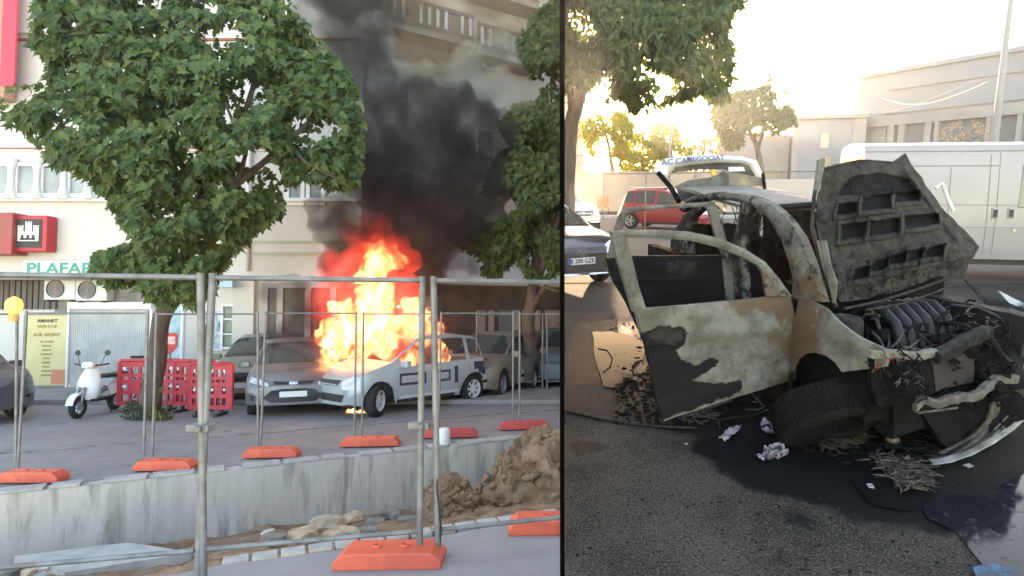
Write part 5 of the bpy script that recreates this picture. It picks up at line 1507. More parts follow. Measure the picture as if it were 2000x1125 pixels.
for i in range(NU + 1):
    col_ = []
    for j in range(NVV + 1):
        px, py, D = coons(i / NU, j / NVV)
        h_, dk = hoodh(px, py)
        D2 = D - .10 * sin(pi * i / NU) * sin(pi * j / NVV) - h_ + nz((px / 45, py / 45, 0)) * .06 + nz((px / 16, py / 16, 3)) * .014 + nz((px / 6, py / 6, 5)) * .007
        p = RT.y(px + nz((px / 24, py / 24, 7)) * 4, py + nz((px / 24, py / 24, 9)) * 3.5, D2)
        v = bm.verts.new(p); info[i * (NVV + 1) + j] = dk; col_.append(v)
    hv.append(col_)
for i in range(NU):
    for j in range(NVV): bm.faces.new((hv[i][j], hv[i + 1][j], hv[i + 1][j + 1], hv[i][j + 1]))
ly = bm.verts.layers.float_color.new('wear_shade')
bm.verts.index_update()
for v in bm.verts:
    px, py = proj(v.co)
    ridge = (px - 1768) - (py - 330) * .74
    s_ = .24 + .7 * info[v.index] + .14 * sm(py, 470, 560) + .1 * sm(py, 340, 320); g_ = .12 + .3 * sm(ridge, 0, 20) * .6  # soot plus the painted shade of the recesses
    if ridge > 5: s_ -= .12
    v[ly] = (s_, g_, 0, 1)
r_ = bmesh.ops.extrude_face_region(bm, geom=bm.faces[:]); bmesh.ops.translate(bm, vec=(.01, .02, .012), verts=[e for e in r_['geom'] if isinstance(e, bmesh.types.BMVert)])
hood = wp('hood', bm, HOODM, smooth=45, label='warped charcoal hood raised high with its ribbed underside showing')
bm = NB()  # bent edge flange at the left of the hood
tube(bm, [RT.y(1600, 332, 4.74), RT.y(1590, 385, 4.68), RT.y(1586, 440, 4.58), RT.y(1600, 500, 4.42), RT.y(1618, 560, 4.28), RT.y(1634, 600, 4.18)], .016, 8)
tube(bm, [RT.y(1604, 330, 4.75), RT.y(1680, 313, 4.92), RT.y(1745, 318, 5.1), RT.y(1768, 302, 5.15)], .012, 6)
bmesh.ops.transform(bm, matrix=WI, verts=bm.verts); obj('hood_flange', bm, HOODM, hood)
# lower hinge strips: torn sheet by the fender
wp('torn_strip', band([((1596, 470), (1612, 470)), ((1606, 520), (1622, 520)), ((1618, 555), (1634, 552)), ((1626, 590), (1630, 592))], (wl(0, .2), wl(-1, .2)), .01, lambda *a: (.2, .3)), ASH)
wp('hood_hinge', band([((1600, 312), (1612, 308)), ((1598, 330), (1610, 328)), ((1592, 372), (1600, 372))], (wl(-.6, .2), wl(-.6, 1)), .02, lambda *a: (.3, .1)), ASH)

# ---- engine bay
slab('engine_floor', -.42, .35, .14, 1.55, .30, .46, M_soot, .03, .05)
slab('inner_wing', -.42, .36, .10, .24, .40, .74, M_soot, .03, .05)
bm = NB(); lathe(bm, [(0, 0), (.10, 0), (.12, -.03), (.13, -.25), (.0, -.25)], 20, Matrix.Translation(wl(-.12, .30, .84))); wp('strut_tower', bm, CHAR, smooth=40)
slab('far_wing', -.45, .45, 1.52, 1.68, .36, .84, CHAR, .03, .03)
slab('engine_block', -.30, .12, .62, 1.18, .40, .78, M_soot, .03, .05)
bm = NB()
for k in range(6):
    y0 = .60 + k * .105
    pts = [wl(-.30, y0 - .02, .78), wl(-.20, y0, .86), wl(-.05, y0 + .01, .865), wl(.06, y0 + .02, .80), wl(.12, y0 + .03, .68), wl(.13, y0 + .03, .55)]
    tube(bm, pts, .038, 10)
wp('intake_manifold', bm, M_sootg, smooth=50)
rnd = random.Random(12)
mats_ = [M_soot, M_sootg, M_rust, M_ashl, CHAR]
for grp, (n_, m) in enumerate(((70, M_soot), (30, M_sootg), (10, M_rust), (4, M_ashl))):
    bm = NB()
    for k in range(n_):
        x, y, z = rnd.uniform(-.4, .4), rnd.uniform(.15, 1.55), rnd.uniform(.5, .82)
        pts = [wl(x, y, z)]; d = Vector((rnd.uniform(-1, 1), rnd.uniform(-1, 1), rnd.uniform(-.4, .4))).normalized() * .07
        for j in range(rnd.randint(3, 7)):
            d = (d + Vector((rnd.uniform(-1, 1), rnd.uniform(-1, 1), rnd.uniform(-.6, .5))) * .028).normalized() * .06
            q = pts[-1] + d; q.z = max(.42, min(.86, q.z)); pts.append(inbay(q))
        tube(bm, pts, rnd.choice([.004, .005, .008, .013]) * (1 if m != M_ashl else .7), 6)
    o = wp('engine_hoses', bm, m, smooth=50); o['kind'] = 'stuff'
bm = NB()
for k in range(80):
    x, y, z = rnd.uniform(-.4, .38), rnd.uniform(.18, 1.5), rnd.uniform(.46, .74)
    s_ = rnd.uniform(.03, .13); box(bm, wl(x, y, z), (s_ * rnd.uniform(.8, 2), s_, s_ * rnd.uniform(.5, 1.2)), rnd.random() * 3, rnd.uniform(-.5, .5), rnd.uniform(-.5, .5))
gridcut(bm, .2)
for v in bm.verts: v.co += Vector((nz(v.co, 9), nz(v.co, 9, 2), nz(v.co, 9, 4))) * .025
o = wp('engine_parts', bm, M_soot, bevel=.006); o['kind'] = 'stuff'
# cowl bars across the back of the bay
def pxtube(bm, P, r, seg=8): tube(bm, [RT.y(*p) for p in P], r, seg)
bm = NB(); pxtube(bm, [(1650, 603, 4.1), (1720, 588, 4.25), (1790, 566, 4.45), (1850, 545, 4.7)], .010); pxtube(bm, [(1690, 606, 4.1), (1760, 594, 4.2), (1830, 570, 4.4), (1862, 555, 4.6)], .008)
wp('cowl_bar', bm, CHAR, smooth=50)
# slam panel and front beam
def beam(P, w_, h_, m, name, noise_=.012, **kw):
    bm = NB(); pts = [RT.y(*p) for p in P]; P2 = []
    for i in range(len(pts) - 1):
        for t in (0, .25, .5, .75): P2.append(pts[i].lerp(pts[i + 1], t))
    P2.append(pts[-1]); rows = []
    for i, p in enumerate(P2):
        d = (P2[min(i + 1, len(P2) - 1)] - P2[max(0, i - 1)]).normalized(); u = d.cross(Vector((0, 0, 1))).normalized()
        jj = Vector((nz(p, 7), nz(p, 7, 2), nz(p, 7, 5))) * noise_
        rows.append([bm.verts.new(p + jj + u * (a * w_) + Vector((0, 0, b_ * h_))) for a, b_ in ((-.5, -.5), (.5, -.5), (.5, .3), (.35, .5), (-.35, .5), (-.5, .3))])
    for i in range(len(rows) - 1):
        for k in range(6): bm.faces.new((rows[i][k], rows[i][(k + 1) % 6], rows[i + 1][(k + 1) % 6], rows[i + 1][k]))
    bm.faces.new(rows[0][::-1]); bm.faces.new(rows[-1])
    ws = kw.get('wfn') or (lambda *a: (.36, .2)); wear_shade(bm, ws)
    return wp(name, bm, m)
beam([(1696, 692, 3.42), (1740, 690, 3.5), (1795, 696, 3.55), (1822, 690, 3.6)], .05, .045, ASH, 'slam_panel', wfn=lambda *a: (.34, .25))
beam([(1822, 700, 3.58), (1870, 672, 3.75), (1930, 645, 3.95)], .08, .07, CHAR, 'slam_panel')
beam([(1930, 645, 3.95), (1960, 700, 3.9), (1985, 720, 3.85)], .05, .05, CHAR, 'support_bar')
def quadp(name, P, m, th=.02, n_=10, amp=.02, wfn=None):
    """bent plate through four photo corners given with their distance"""
    bm = NB()
    def f(u, v):
        q = [(1 - v) * ((1 - u) * P[0][k] + u * P[1][k]) + v * ((1 - u) * P[3][k] + u * P[2][k]) for k in range(3)]
        p = RT.y(*q); return p + Vector((0, nz(p, 6) * amp, nz(p, 6, 2) * amp))
    grid(bm, f, n_, n_)
    if wfn: wear_shade(bm, wfn)
    r_ = bmesh.ops.extrude_face_region(bm, geom=bm.faces[:]); bmesh.ops.translate(bm, vec=(0, th, 0), verts=[e for e in r_['geom'] if isinstance(e, bmesh.types.BMVert)])
    return wp(name, bm, m, smooth=50)
quadp('radiator', [(1824, 712, 3.68), (1905, 684, 3.9), (1902, 748, 3.85), (1826, 762, 3.62)], mat('radiator_rust', (.045, .028, .024), .8, c2=(.024, .017, .016), sc=5, bump=.8, bsc=120), .05)
quadp('headlamp_cavity', [(1702, 696, 3.46), (1822, 704, 3.64), (1815, 790, 3.6), (1712, 790, 3.46)], M_soot, .05, 14, .05)
quadp('nose_dark_fill', [(1800, 800, 3.75), (1985, 760, 3.95), (2015, 812, 3.85), (1850, 888, 3.72)], M_soot, .10, 14, .05)  # black plate added as painted darkness under the nose
slab('nose_dark_base', .0, .38, .35, 1.5, .16, .40, M_soot, .03, .06)  # smaller black slab added behind it for the same darkness
quadp('far_fender_edge', [(1885, 548, 4.9), (2010, 612, 4.5), (2010, 640, 4.35), (1930, 600, 4.6)], CHAR, .02, 12, .03, lambda *a: (.35, .3))
quadp('far_fender_paint', [(1950, 568, 4.72), (2030, 606, 4.5), (2030, 640, 4.4), (1985, 608, 4.55)], mat('scorched_white', (.40, .40, .39), .5, c2=(.03, .03, .03), sc=5, lo=.48, hi=.58), .02, 8, .01)
quadp('far_headlamp', [(1905, 610, 4.35), (1985, 628, 4.25), (1990, 700, 4.1), (1925, 700, 4.05)], M_soot, .06, 12, .05)
quadp('cooling_duct', [(1930, 700, 3.95), (2030, 650, 4.2), (2030, 740, 4.0), (1940, 780, 3.7)], M_soot, .05, 12, .05)
bm = NB()   # coloured loom in the lamp cavity
rnd = random.Random(31)
def loom(bm, n_, box_, r, seed):
    rnd = random.Random(seed)
    for k in range(n_):
        x, y, D = rnd.uniform(box_[0], box_[2]), rnd.uniform(box_[1], box_[3]), box_[4] + rnd.uniform(-.04, .04)
        pts = [(x, y, D)]
        for j in range(5): x += rnd.uniform(-14, 14); y += rnd.uniform(-11, 12); pts.append((x, y, D + rnd.uniform(-.03, .03)))
        pxtube(bm, pts, r, 5)
loom(bm, 7, (1715, 690, 1745, 715, 3.44), .0025, 1); wp('loom_red', bm, mat('wire_red', (.16, .03, .025), .6))['kind'] = 'stuff'
bm = NB(); loom(bm, 9, (1745, 690, 1800, 745, 3.46), .0022, 2); loom(bm, 6, (1870, 560, 1960, 640, 4.2), .004, 5); wp('loom_grey', bm, M_ashl)['kind'] = 'stuff'
bm = NB(); loom(bm, 40, (1700, 700, 1815, 790, 3.47), .005, 3); loom(bm, 22, (1840, 700, 1985, 800, 3.75), .007, 4); wp('loom_black', bm, M_soot)['kind'] = 'stuff'
beam([(1792, 792, 3.5), (1806, 772, 3.5), (1822, 786, 3.5), (1850, 778, 3.5), (1885, 772, 3.55), (1930, 752, 3.7), (1990, 735, 3.85)], .05, .05, charmat('bar_bright', (.13, .12, .105), (.045, .042, .036), (.07, .05, .035), (.006, .006, .006), bump=.6), 'bumper_beam', .05, wfn=lambda *a: (.30, .2))
beam([(1790, 770, 3.5), (1792, 806, 3.5), (1870, 796, 3.5)], .012, .012, M_ashl, 'bracket_arm', .0)
# ---- bumper torn down onto the road
def bumper_strip(P, Q, m, name, n_=40, th=.012, amp=.01, par=None):
    """surface between two photo-traced edges P (low) and Q (high), each (px, py, distance)"""
    bm = NB()
    def f(u, v):
        a, b_ = lerp_path(P, u), lerp_path(Q, u)
        p, q = RT.y(*a), RT.y(*b_); r_ = p.lerp(q, v); out = Vector((.3, -.95, 0)).normalized()
        return r_ + out * (.035 * sin(pi * v)) + Vector((nz(r_, 5), nz(r_, 5, 1), nz(r_, 5, 2))) * amp
    grid(bm, f, n_, 10)
    r_ = bmesh.ops.extrude_face_region(bm, geom=bm.faces[:]); bmesh.ops.translate(bm, vec=(-.004, th, 0), verts=[e for e in r_['geom'] if isinstance(e, bmesh.types.BMVert)])
    return wp(name, bm, m, par, smooth=50)
def gD(px, py, z=.02): return Rz(px, py, z).y
loP = [(1815, 908), (1850, 904), (1890, 890), (1935, 868), (1975, 840), (2012, 808)]
lo3 = [(x, y, gD(x, y)) for x, y in loP]
hi3 = [(x - 6 * i / 5, y - 11 - 3 * i / 5, d + .03) for i, (x, y, d) in enumerate(lo3)]
bumper_strip(lo3, hi3, mat('bumper_edge', (.26, .26, .245), .5, c2=(.12, .115, .11), sc=7), 'bumper_lip', amp=.003)
up3 = [(1860, 880, 3.72), (1885, 858, 3.75), (1915, 832, 3.8), (1945, 790, 3.88), (1975, 750, 3.95), (2012, 715, 4.05)]
bs = bumper_strip([(x, y - 12, d + .03) for x, y, d in lo3], up3, mat('bumper_black', (.012, .012, .013), .5, c2=(.024, .023, .021), sc=6, bump=.5), 'bumper_skin', amp=.008)
bm = NB()
for k in range(5):
    t0 = .50 + k * .095
    for vv in (.50, .66):
        a, b_ = lerp_path(lo3, t0), lerp_path(up3, t0); a2, b2 = lerp_path(lo3, t0 + .07), lerp_path(up3, t0 + .07)
        p = RT.y(*a).lerp(RT.y(*b_), vv); q = RT.y(*a2).lerp(RT.y(*b2), vv); tube(bm, [p + V(.02, -.05, 0), q + V(.02, -.05, 0)], .008, 6)
bmesh.ops.transform(bm, matrix=WI, verts=bm.verts); obj('grille_slats', bm, mat('slat_grey', (.035, .035, .038), .5), bs)
bumper_strip([(1940, 792, 3.86), (1970, 764, 3.92), (2012, 738, 4.0)], [(1950, 756, 3.9), (1975, 732, 3.96), (2012, 706, 4.06)], mat('bumper_paint', (.34, .33, .30), .5, c2=(.16, .13, .10), sc=6), 'bumper_paint', 16, amp=.006)
bm = NB()
rnd = random.Random(4)
for k in range(5):
    P = [(1812 + k, 900, 3.66), (1835, 890 + k * 2, 3.68), (1870, 872 + k, 3.72), (1905, 846 + k, 3.76), (1930, 822, 3.78), (1938 + k, 790, 3.8), (1942, 762, 3.84)]
    pts = [RT.y(x + rnd.uniform(-3, 3), y + rnd.uniform(-3, 3), D) for x, y, D in P]; tube(bm, pts, [.004, .016, .014, .010, .012, .014, .006], 6)
wp('torn_trim', bm, charmat('trim_ash', (.10, .085, .068), (.045, .036, .028), (.08, .05, .033), (.006, .006, .006), bump=1), smooth=50)
# ---- wheels
def bwheel(c, R, w2, rz, rx, sag=.0):
    M = Matrix.Translation(c) @ Matrix.Rotation(rz, 4, 'Z') @ Matrix.Rotation(rx, 4, 'X')
    bm = NB(); r0 = R * .64
    lathe(bm, [(r0, -w2 / 2), (R * .88, -w2 * .52), (R * .97, -w2 * .44), (R, -w2 * .3), (R * 1.005, 0), (R, w2 * .3), (R * .97, w2 * .44), (R * .88, w2 * .52), (r0, w2 / 2)], 72, M, closed=True)
    for v in bm.verts: v.co += Vector((nz(v.co, 5), nz(v.co, 5, 1), nz(v.co, 5, 2))) * .014
    t_ = wp('wheel', bm, mat('tyre_burnt', (.005, .005, .0055), .8, spec=.2, c2=(.008, .0078, .0075), sc=12, bump=1, bsc=60), smooth=40)
    bm = NB()
    for k in range(60):   # tread blocks
        a = 2 * pi * k / 60
        for hz in (-.28, 0, .28):
            mm = M @ Matrix.Rotation(a, 4, 'Z') @ Matrix.Translation((R * 1.005, 0, hz * w2)) @ Matrix.Diagonal((.014, R * .075, w2 * .22, 1)); bmesh.ops.create_cube(bm, size=1, matrix=mm)
    for v in bm.verts: v.co += Vector((nz(v.co, 5), nz(v.co, 5, 1), nz(v.co, 5, 2))) * .014
    bmesh.ops.transform(bm, matrix=WI, verts=bm.verts); obj('tread', bm, M_soot, t_)
    bm = NB(); lathe(bm, [(r0, -w2 * .4), (r0, w2 * .4), (r0 * .9, w2 * .4), (r0 * .85, 0), (r0 * .2, w2 * .1), (0, w2 * .1), (0, 0), (r0 * .85, -w2 * .1)], 28, M); bmesh.ops.transform(bm, matrix=WI, verts=bm.verts); obj('rim', bm, M_soot, t_, smooth=40)
bwheel(wl(.02, .04, .235), .33, .24, radians(12), radians(136))
bwheel(wl(0, 1.52, .3), .30, .19, radians(-79), radians(90))
bwheel(wl(-2.6, .16, .3), .30, .19, radians(-79), radians(90))
bwheel(wl(-2.6, 1.52, .3), .30, .19, radians(-79), radians(90))
# ---- tailgate, raised behind the roof
TA, TB = Vector((0, 7.35, 0)), Vector((1, 7.35, 0))
M_tg = mat('tailgate_white', (.80, .82, .84), .5, c2=(.62, .62, .60), sc=3, c3=(.3, .27, .22), sc3=6, lo3=.64, hi3=.74)
tgo = [(1279, 334), (1284, 320), (1304, 309), (1350, 304), (1400, 302), (1450, 306), (1478, 314), (1488, 336), (1496, 362)]
tgi = [(1304, 345), (1306, 336), (1318, 328), (1352, 322), (1400, 318), (1446, 319), (1464, 325), (1475, 342), (1484, 361)]
tg = wp('tailgate', band(list(zip(tgo, tgi)), (TA, TB), .10, None, 5, .05), M_tg, smooth=45, label='raised white tailgate with dark lettering along its upper band')
def tgp(name, poly, m, Y, th=.03, wfn=None, amp=.03):
    bm = panel(poly, (Vector((0, Y, 0)), Vector((1, Y, 0))), .05, (0, 2), th, lambda px, py, co: nz(co, 4) * amp, wfn); bmesh.ops.transform(bm, matrix=WI, verts=bm.verts); return obj(name, bm, m, tg, smooth=40)
tgp('lining', [(1332, 391), (1318, 364), (1345, 352), (1392, 346), (1414, 334), (1424, 342), (1424, 366), (1395, 372), (1355, 386)], ASH, 7.2, .04, lambda *a: (.22, .25))
tgp('lining', [(1414, 336), (1450, 340), (1492, 348), (1497, 362), (1440, 366), (1424, 366), (1416, 350)], mat('foam_yellow', (.36, .30, .19), .9, c2=(.22, .18, .13), sc=5, bump=.6), 7.22, .05)
tgp('rear_glass', [(1308, 340), (1320, 327), (1352, 321), (1400, 317), (1446, 318), (1466, 324), (1480, 347), (1450, 340), (1415, 331), (1370, 331), (1325, 336)], mat('glass_smoked', (.05, .055, .065), .25), 7.38, .01)
tgp('shelf', [(1424, 326), (1452, 326), (1456, 334), (1424, 335)], M_tg, 7.3, .04)
bm = NB(); tube(bm, [RT.y(1286, 338, 7.3), RT.y(1310, 366, 7.15), RT.y(1326, 394, 6.95)], .03, 8); bmesh.ops.transform(bm, matrix=WI, verts=bm.verts); obj('gas_strut', bm, M_soot, tg)
bm = NB(); tube(bm, [RT.y(1490, 340, 7.2), RT.y(1494, 372, 7.0)], .02, 6)
bmesh.ops.transform(bm, matrix=WI, verts=bm.verts); obj('gas_strut', bm, M_soot, tg)
for s_, x0, y0, sz, ang in (('AC CAR', 1322, 315, .085, .10), ('NEGOCIAT', 1378, 309.5, .075, .05)):
    p = RT.y(x0, y0, 7.27); bm = text_bm(s_, sz, Matrix.Translation(p) @ FACE @ Matrix.Rotation(ang, 4, 'Z'), .004, 1.15); bmesh.ops.transform(bm, matrix=WI, verts=bm.verts); obj('lettering', bm, mat('letter_blue', (.12, .13, .22), .5), tg)
# far door mirror tip by the hood
bm = NB(); tube(bm, [RT.y(1828, 368, 5.6), RT.y(1840, 358, 5.6), RT.y(1853, 392, 5.6), RT.y(1862, 412, 5.6)], .016, 6); wp('far_door_frame', bm, M_tg)

# ================================================================== right street: ground
M_rd = charmat('asphalt_scorched', (.068, .057, .047), (.030, .027, .024), (.075, .050, .032), (.0048, .0052, .006), rough=.9, spec=.12, grain=1, bump=1.0, nscale=1.1, rs=.2, ss=.22, bsc=95, rough_s=.62)
def wear_ground(px, py, co):
    Pd = [(1100, 560), (1200, 560), (1250, 600), (1400, 640), (2100, 600), (2100, 1010), (1960, 1010), (1850, 1060), (1620, 1010), (1450, 960), (1330, 890), (1230, 840), (1180, 760), (1100, 745)]
    P2_ = [(1560, 900), (1700, 1125), (1560, 1180), (1430, 1125), (1400, 980)]
    P3 = [(1100, 690), (1185, 600), (1200, 640), (1160, 660), (1180, 750), (1100, 760)]
    s_ = .72 * sm(pdist(px, py, Pd), -60, 50)
    s_ = max(s_, .42 * sm(pdist(px, py, P2_), -60, 40), .7 * sm(pdist(px, py, P3), -10, 10))
    if 830 < py: s_ = max(s_, .36 + .35 * nz((px / 110, py / 70, 2)) + .15 * nz((px / 30, py / 20, 5)))
    Lt = max(sm(pdist(px, py, [(1100, 900), (1200, 880), (1330, 940), (1370, 1010), (1340, 1080), (1420, 1130), (1420, 1200), (1100, 1200)]), -30, 30), sm(pdist(px, py, [(1610, 1090), (1660, 1050), (1780, 1070), (1880, 1060), (1930, 1130), (1900, 1200), (1620, 1200)]), -14, 16), sm(pdist(px, py, [(1100, 755), (1200, 770), (1260, 830), (1400, 850), (1300, 880), (1100, 850)]), -20, 20) * .6)
    if py > 740: s_ = s_ * (1 - .75 * Lt)
    g_ = .15 * Lt + .40 * sm(pdist(px, py, [(1190, 600), (1300, 640), (1290, 800), (1150, 780), (1180, 640)]), -30, 20)
    return s_, g_
bm = NB()
xs_ = [.012 + .045 * i for i in range(100)]
while xs_[-1] < 70: xs_.append(xs_[-1] + min(6, (xs_[-1] - xs_[-2]) * 1.15))
ys_ = [1.2 + .05 * i for i in range(90)]
while ys_[-1] < 160: ys_.append(ys_[-1] + min(9, (ys_[-1] - ys_[-2]) * 1.12))
vv = []
for x in xs_:
    vv.append([bm.verts.new((x, y, nz((x, y, 0), 1.3) * .006 if y < 9 else 0)) for y in ys_])
for i in range(len(xs_) - 1):
    for j in range(len(ys_) - 1): bm.faces.new((vv[i][j], vv[i + 1][j], vv[i + 1][j + 1], vv[i][j + 1]))
ly = bm.verts.layers.float_color.new('wear_shade')
for v in bm.verts:
    px, py = proj(v.co)
    s_, g_ = wear_ground(px, py, v.co) if v.co.y < 9 else (.0, .1)
    s_ = s_ * (1 - sm(v.co.y, 7, 9)) - .25 * sm(v.co.y, 8, 12)
    v[ly] = (s_, g_, 0, 1)
o = obj('scorched_road', bm, M_rd, fr=RT, recalc=False); o['kind'] = 'structure'
# far road, paler and dry
sheet('far_road', [(.02, 10.6, .006), (60, 10.6, .006), (60, 30, .006), (.02, 30, .006)], mat('far_asphalt', (.085, .08, .077), .95, spec=.15, c2=(.11, .105, .10), sc=.5), RT, 4)
# standing water
def water(name, P, m, z=.010, n_=4):
    pts = []
    for i in range(len(P)):
        a, b_ = P[i], P[(i + 1) % len(P)]
        for k in range(n_):
            t = k / n_; x, y = a[0] + (b_[0] - a[0]) * t, a[1] + (b_[1] - a[1]) * t
            w_ = 5 * nz((x / 14, y / 14, 1)); pts.append(Rz(x + w_, y + w_ * .7, z))
    bm = NB(); bm.faces.new([bm.verts.new(p) for p in pts]); bmesh.ops.triangulate(bm, faces=bm.faces[:])
    o = obj(name, bm, m, fr=RT); o['kind'] = 'structure'; return o
M_water = mat('puddle_water', (.008, .008, .0085), .04, spec=.045, c2=(.02, .018, .016), sc=9, lo=.62, hi=.7, bump=.03, bsc=3)
M_water.node_tree.nodes['Principled BSDF'].inputs['IOR'].default_value = 1.10
water('puddle', [(1158, 650), (1196, 648), (1240, 658), (1262, 676), (1254, 700), (1232, 716), (1238, 740), (1206, 758), (1180, 755), (1162, 700)], M_water, .012)
water('puddle', [(1800, 985), (1850, 965), (1925, 968), (1965, 940), (2060, 900), (2060, 1180), (1960, 1150), (1905, 1085), (1870, 1040), (1810, 1010)], mat('puddle_film', (.012, .013, .016), .08, spec=.12, c2=(.02, .02, .02), sc=14, lo=.55, hi=.68, r2=.4), .012)
water('water_film', [(1660, 935), (1800, 925), (1830, 960), (1780, 1000), (1700, 985)], mat('wet_film', (.004, .0045, .005), .35, spec=.2), .011)
# grit, clods and ash flakes strewn over the asphalt
def strew(name, label, n_, m, box_, s0, s1, seed, cat='debris', flat=.5, keep=None):
    rnd = random.Random(seed); bm = NB(); k = 0
    while k < n_:
        x, y = rnd.uniform(box_[0], box_[2]), rnd.uniform(box_[1], box_[3])
        if keep and not keep(x, y): continue
        k += 1
        p = Rz(x, y, .0); s_ = rnd.uniform(s0, s1) * (1 if rnd.random() < .85 else 1.8)
        if p.x < .03: continue
        r_ = bmesh.ops.create_icosphere(bm, subdivisions=1, radius=s_, matrix=Matrix.Translation(p + V(0, 0, s_ * flat * .4)) @ Matrix.Rotation(rnd.random() * 6, 4, 'Z') @ Matrix.Diagonal((1, rnd.uniform(.5, 1), flat, 1)))
        for v in r_['verts']: v.co += Vector((rnd.uniform(-1, 1), rnd.uniform(-1, 1), rnd.uniform(-.5, .5))) * s_ * .35
    o = obj(name, bm, m, fr=RT); tag(o, label, cat, None, 'stuff'); return o
strew('ash_grit', 'black ash crumbs scattered over the near asphalt', 1300, M_soot, (1103, 780, 2000, 1125), .001, .0055, 1)
strew('ash_flakes', 'pale grit and ash specks scattered over the dark asphalt', 300, M_ashl, (1103, 800, 2000, 1125), .0015, .004, 2)
strew('char_crumbs', 'black charred crumbs heaped along the open door and puddle', 420, M_soot, (1200, 655, 1430, 835), .006, .022, 3, keep=lambda x, y: (x < 1275 or y > 790) and not (x < 1235 and y < 690))
strew('char_crumbs', 'charred lumps under the front wheel and hanging bumper', 520, M_soot, (1400, 770, 1830, 910), .008, .03, 4, keep=lambda x, y: pdist(x, y, [(1400, 780), (1560, 760), (1830, 800), (1830, 890), (1700, 920), (1560, 880)]) > 0)
strew('rust_crumbs', 'rust brown crumbs beside the puddle', 240, M_rust, (1190, 620, 1290, 790), .005, .014, 6, keep=lambda x, y: x > 1238 or y < 645)
# matted burnt wadding
def wad(name, label, P, m, seed, n_=50, r=.006, hgt=.05):
    rnd = random.Random(seed); bm = NB()
    xs2, ys2 = [p[0] for p in P], [p[1] for p in P]; k = 0
    while k < n_:
        x, y = rnd.uniform(min(xs2), max(xs2)), rnd.uniform(min(ys2), max(ys2))
        if not inpoly(x, y, P): continue
        k += 1
        p = Rz(x, y, rnd.uniform(.005, hgt)); pts = [p]; a = rnd.gauss(-.6, .9)
        for j in range(5):
            a += rnd.uniform(-.7, .7); q = pts[-1] + Vector((cos(a), sin(a), rnd.uniform(-.3, .3))) * rnd.uniform(.015, .035); q.z = max(.006, min(hgt, q.z)); pts.append(q)
        w_ = rnd.uniform(.5, 1.6) * r; tube(bm, pts, [w_ * .4, w_, w_ * 1.3, w_, w_ * .8, w_ * .3], 5)
    o = obj(name, bm, m, fr=RT, smooth=True); return tag(o, label, 'debris')
M_wad = mat('wadding_ash', (.11, .09, .072), .95, c2=(.045, .034, .026), sc=16, c3=(.03, .03, .03), sc3=11, lo3=.5, hi3=.6, bump=1, bsc=60)
M_wadg = mat('wadding_olive', (.05, .043, .02), .95, c2=(.02, .018, .012), sc=20, c3=(.14, .08, .045), sc3=9, lo3=.58, hi3=.66, bump=1, bsc=60)
wad('burnt_wadding', 'pale matted clump of burnt wadding at the end of the fallen bumper', [(1690, 890), (1740, 885), (1790, 900), (1800, 930), (1785, 948), (1745, 940), (1715, 915)], M_wad, 2, 260, .0045, .06)
wad('burnt_wadding', 'olive and orange singed clump below the front wheel', [(1590, 830), (1650, 815), (1690, 830), (1680, 850), (1620, 872), (1595, 868)], M_wadg, 3, 220, .004, .05)
wad('burnt_wadding', 'grey brown shreds between the wheel and the fallen bumper', [(1720, 845), (1790, 830), (1830, 870), (1800, 895), (1740, 890)], M_soot, 4, 160, .006, .06)
wad('burnt_wadding', 'olive tangle on the road beside the lower edge of the open door', [(1310, 818), (1380, 795), (1400, 802), (1360, 822)], M_wad, 5, 30, .006, .03)
bm = rock(NB(), .05, 5, 1.2); o = obj('burnt_lump', bm, mat('lump_tan', (.19, .15, .11), .9, c2=(.09, .065, .045), sc=14, bump=.8), fr=RT, loc=Rz(1743, 866, .035), smooth=True); tag(o, 'round tan lump standing among the ash by the fallen bumper', 'debris')
bm = rock(NB(), .055, 9, 1.2); o = obj('burnt_lump', bm, mat('lump_grey', (.13, .125, .135), .9, c2=(.05, .05, .05), sc=14, bump=1), fr=RT, loc=Rz(1772, 838, .04), smooth=True); tag(o, 'grey crumpled lump under the headlamp cavity', 'debris')
# papers
def paper(label, P, m, seed, h=.02):
    rnd = random.Random(seed); bm = NB()
    c0 = Rz(sum(p[0] for p in P) / len(P), sum(p[1] for p in P) / len(P), .012)
    bm.faces.new([bm.verts.new(Rz(x, y, .012)) for x, y in P]); gridcut(bm, .014, (0, 1))
    for v in bm.verts: v.co.z += abs(nz(v.co, 18, seed)) * h + nz(v.co, 45, seed) * h * .25
    o = obj('burnt_paper', bm, m, fr=RT, smooth=30); return tag(o, label, 'paper', 'scorched papers on the road')
M_pap = mat('paper_white', (.32, .29, .31), .8, c2=(.20, .16, .18), sc=9, c3=(.08, .06, .06), sc3=26, lo3=.56, hi3=.6)
M_pap2 = mat('paper_scorched', (.30, .27, .29), .8, c2=(.14, .07, .045), sc=12, lo=.5, hi=.58, c3=(.03, .03, .03), sc3=20, lo3=.5, hi3=.56)
paper('crumpled pinkish paper wad, uppermost on the road', [(1484, 830), (1495, 824), (1528, 823), (1545, 828), (1542, 840), (1525, 848), (1505, 850), (1490, 842)], M_pap, 1, .07)
paper('scorched paper wad with brown stains, lowest of the three', [(1473, 893), (1490, 888), (1492, 878), (1515, 870), (1530, 874), (1540, 888), (1532, 896), (1500, 902), (1482, 902)], M_pap2, 2, .06)
paper('flat torn slip of white paper nearest the open door', [(1403, 856), (1424, 836), (1449, 832), (1440, 844), (1416, 863)], M_pap, 3, .03)
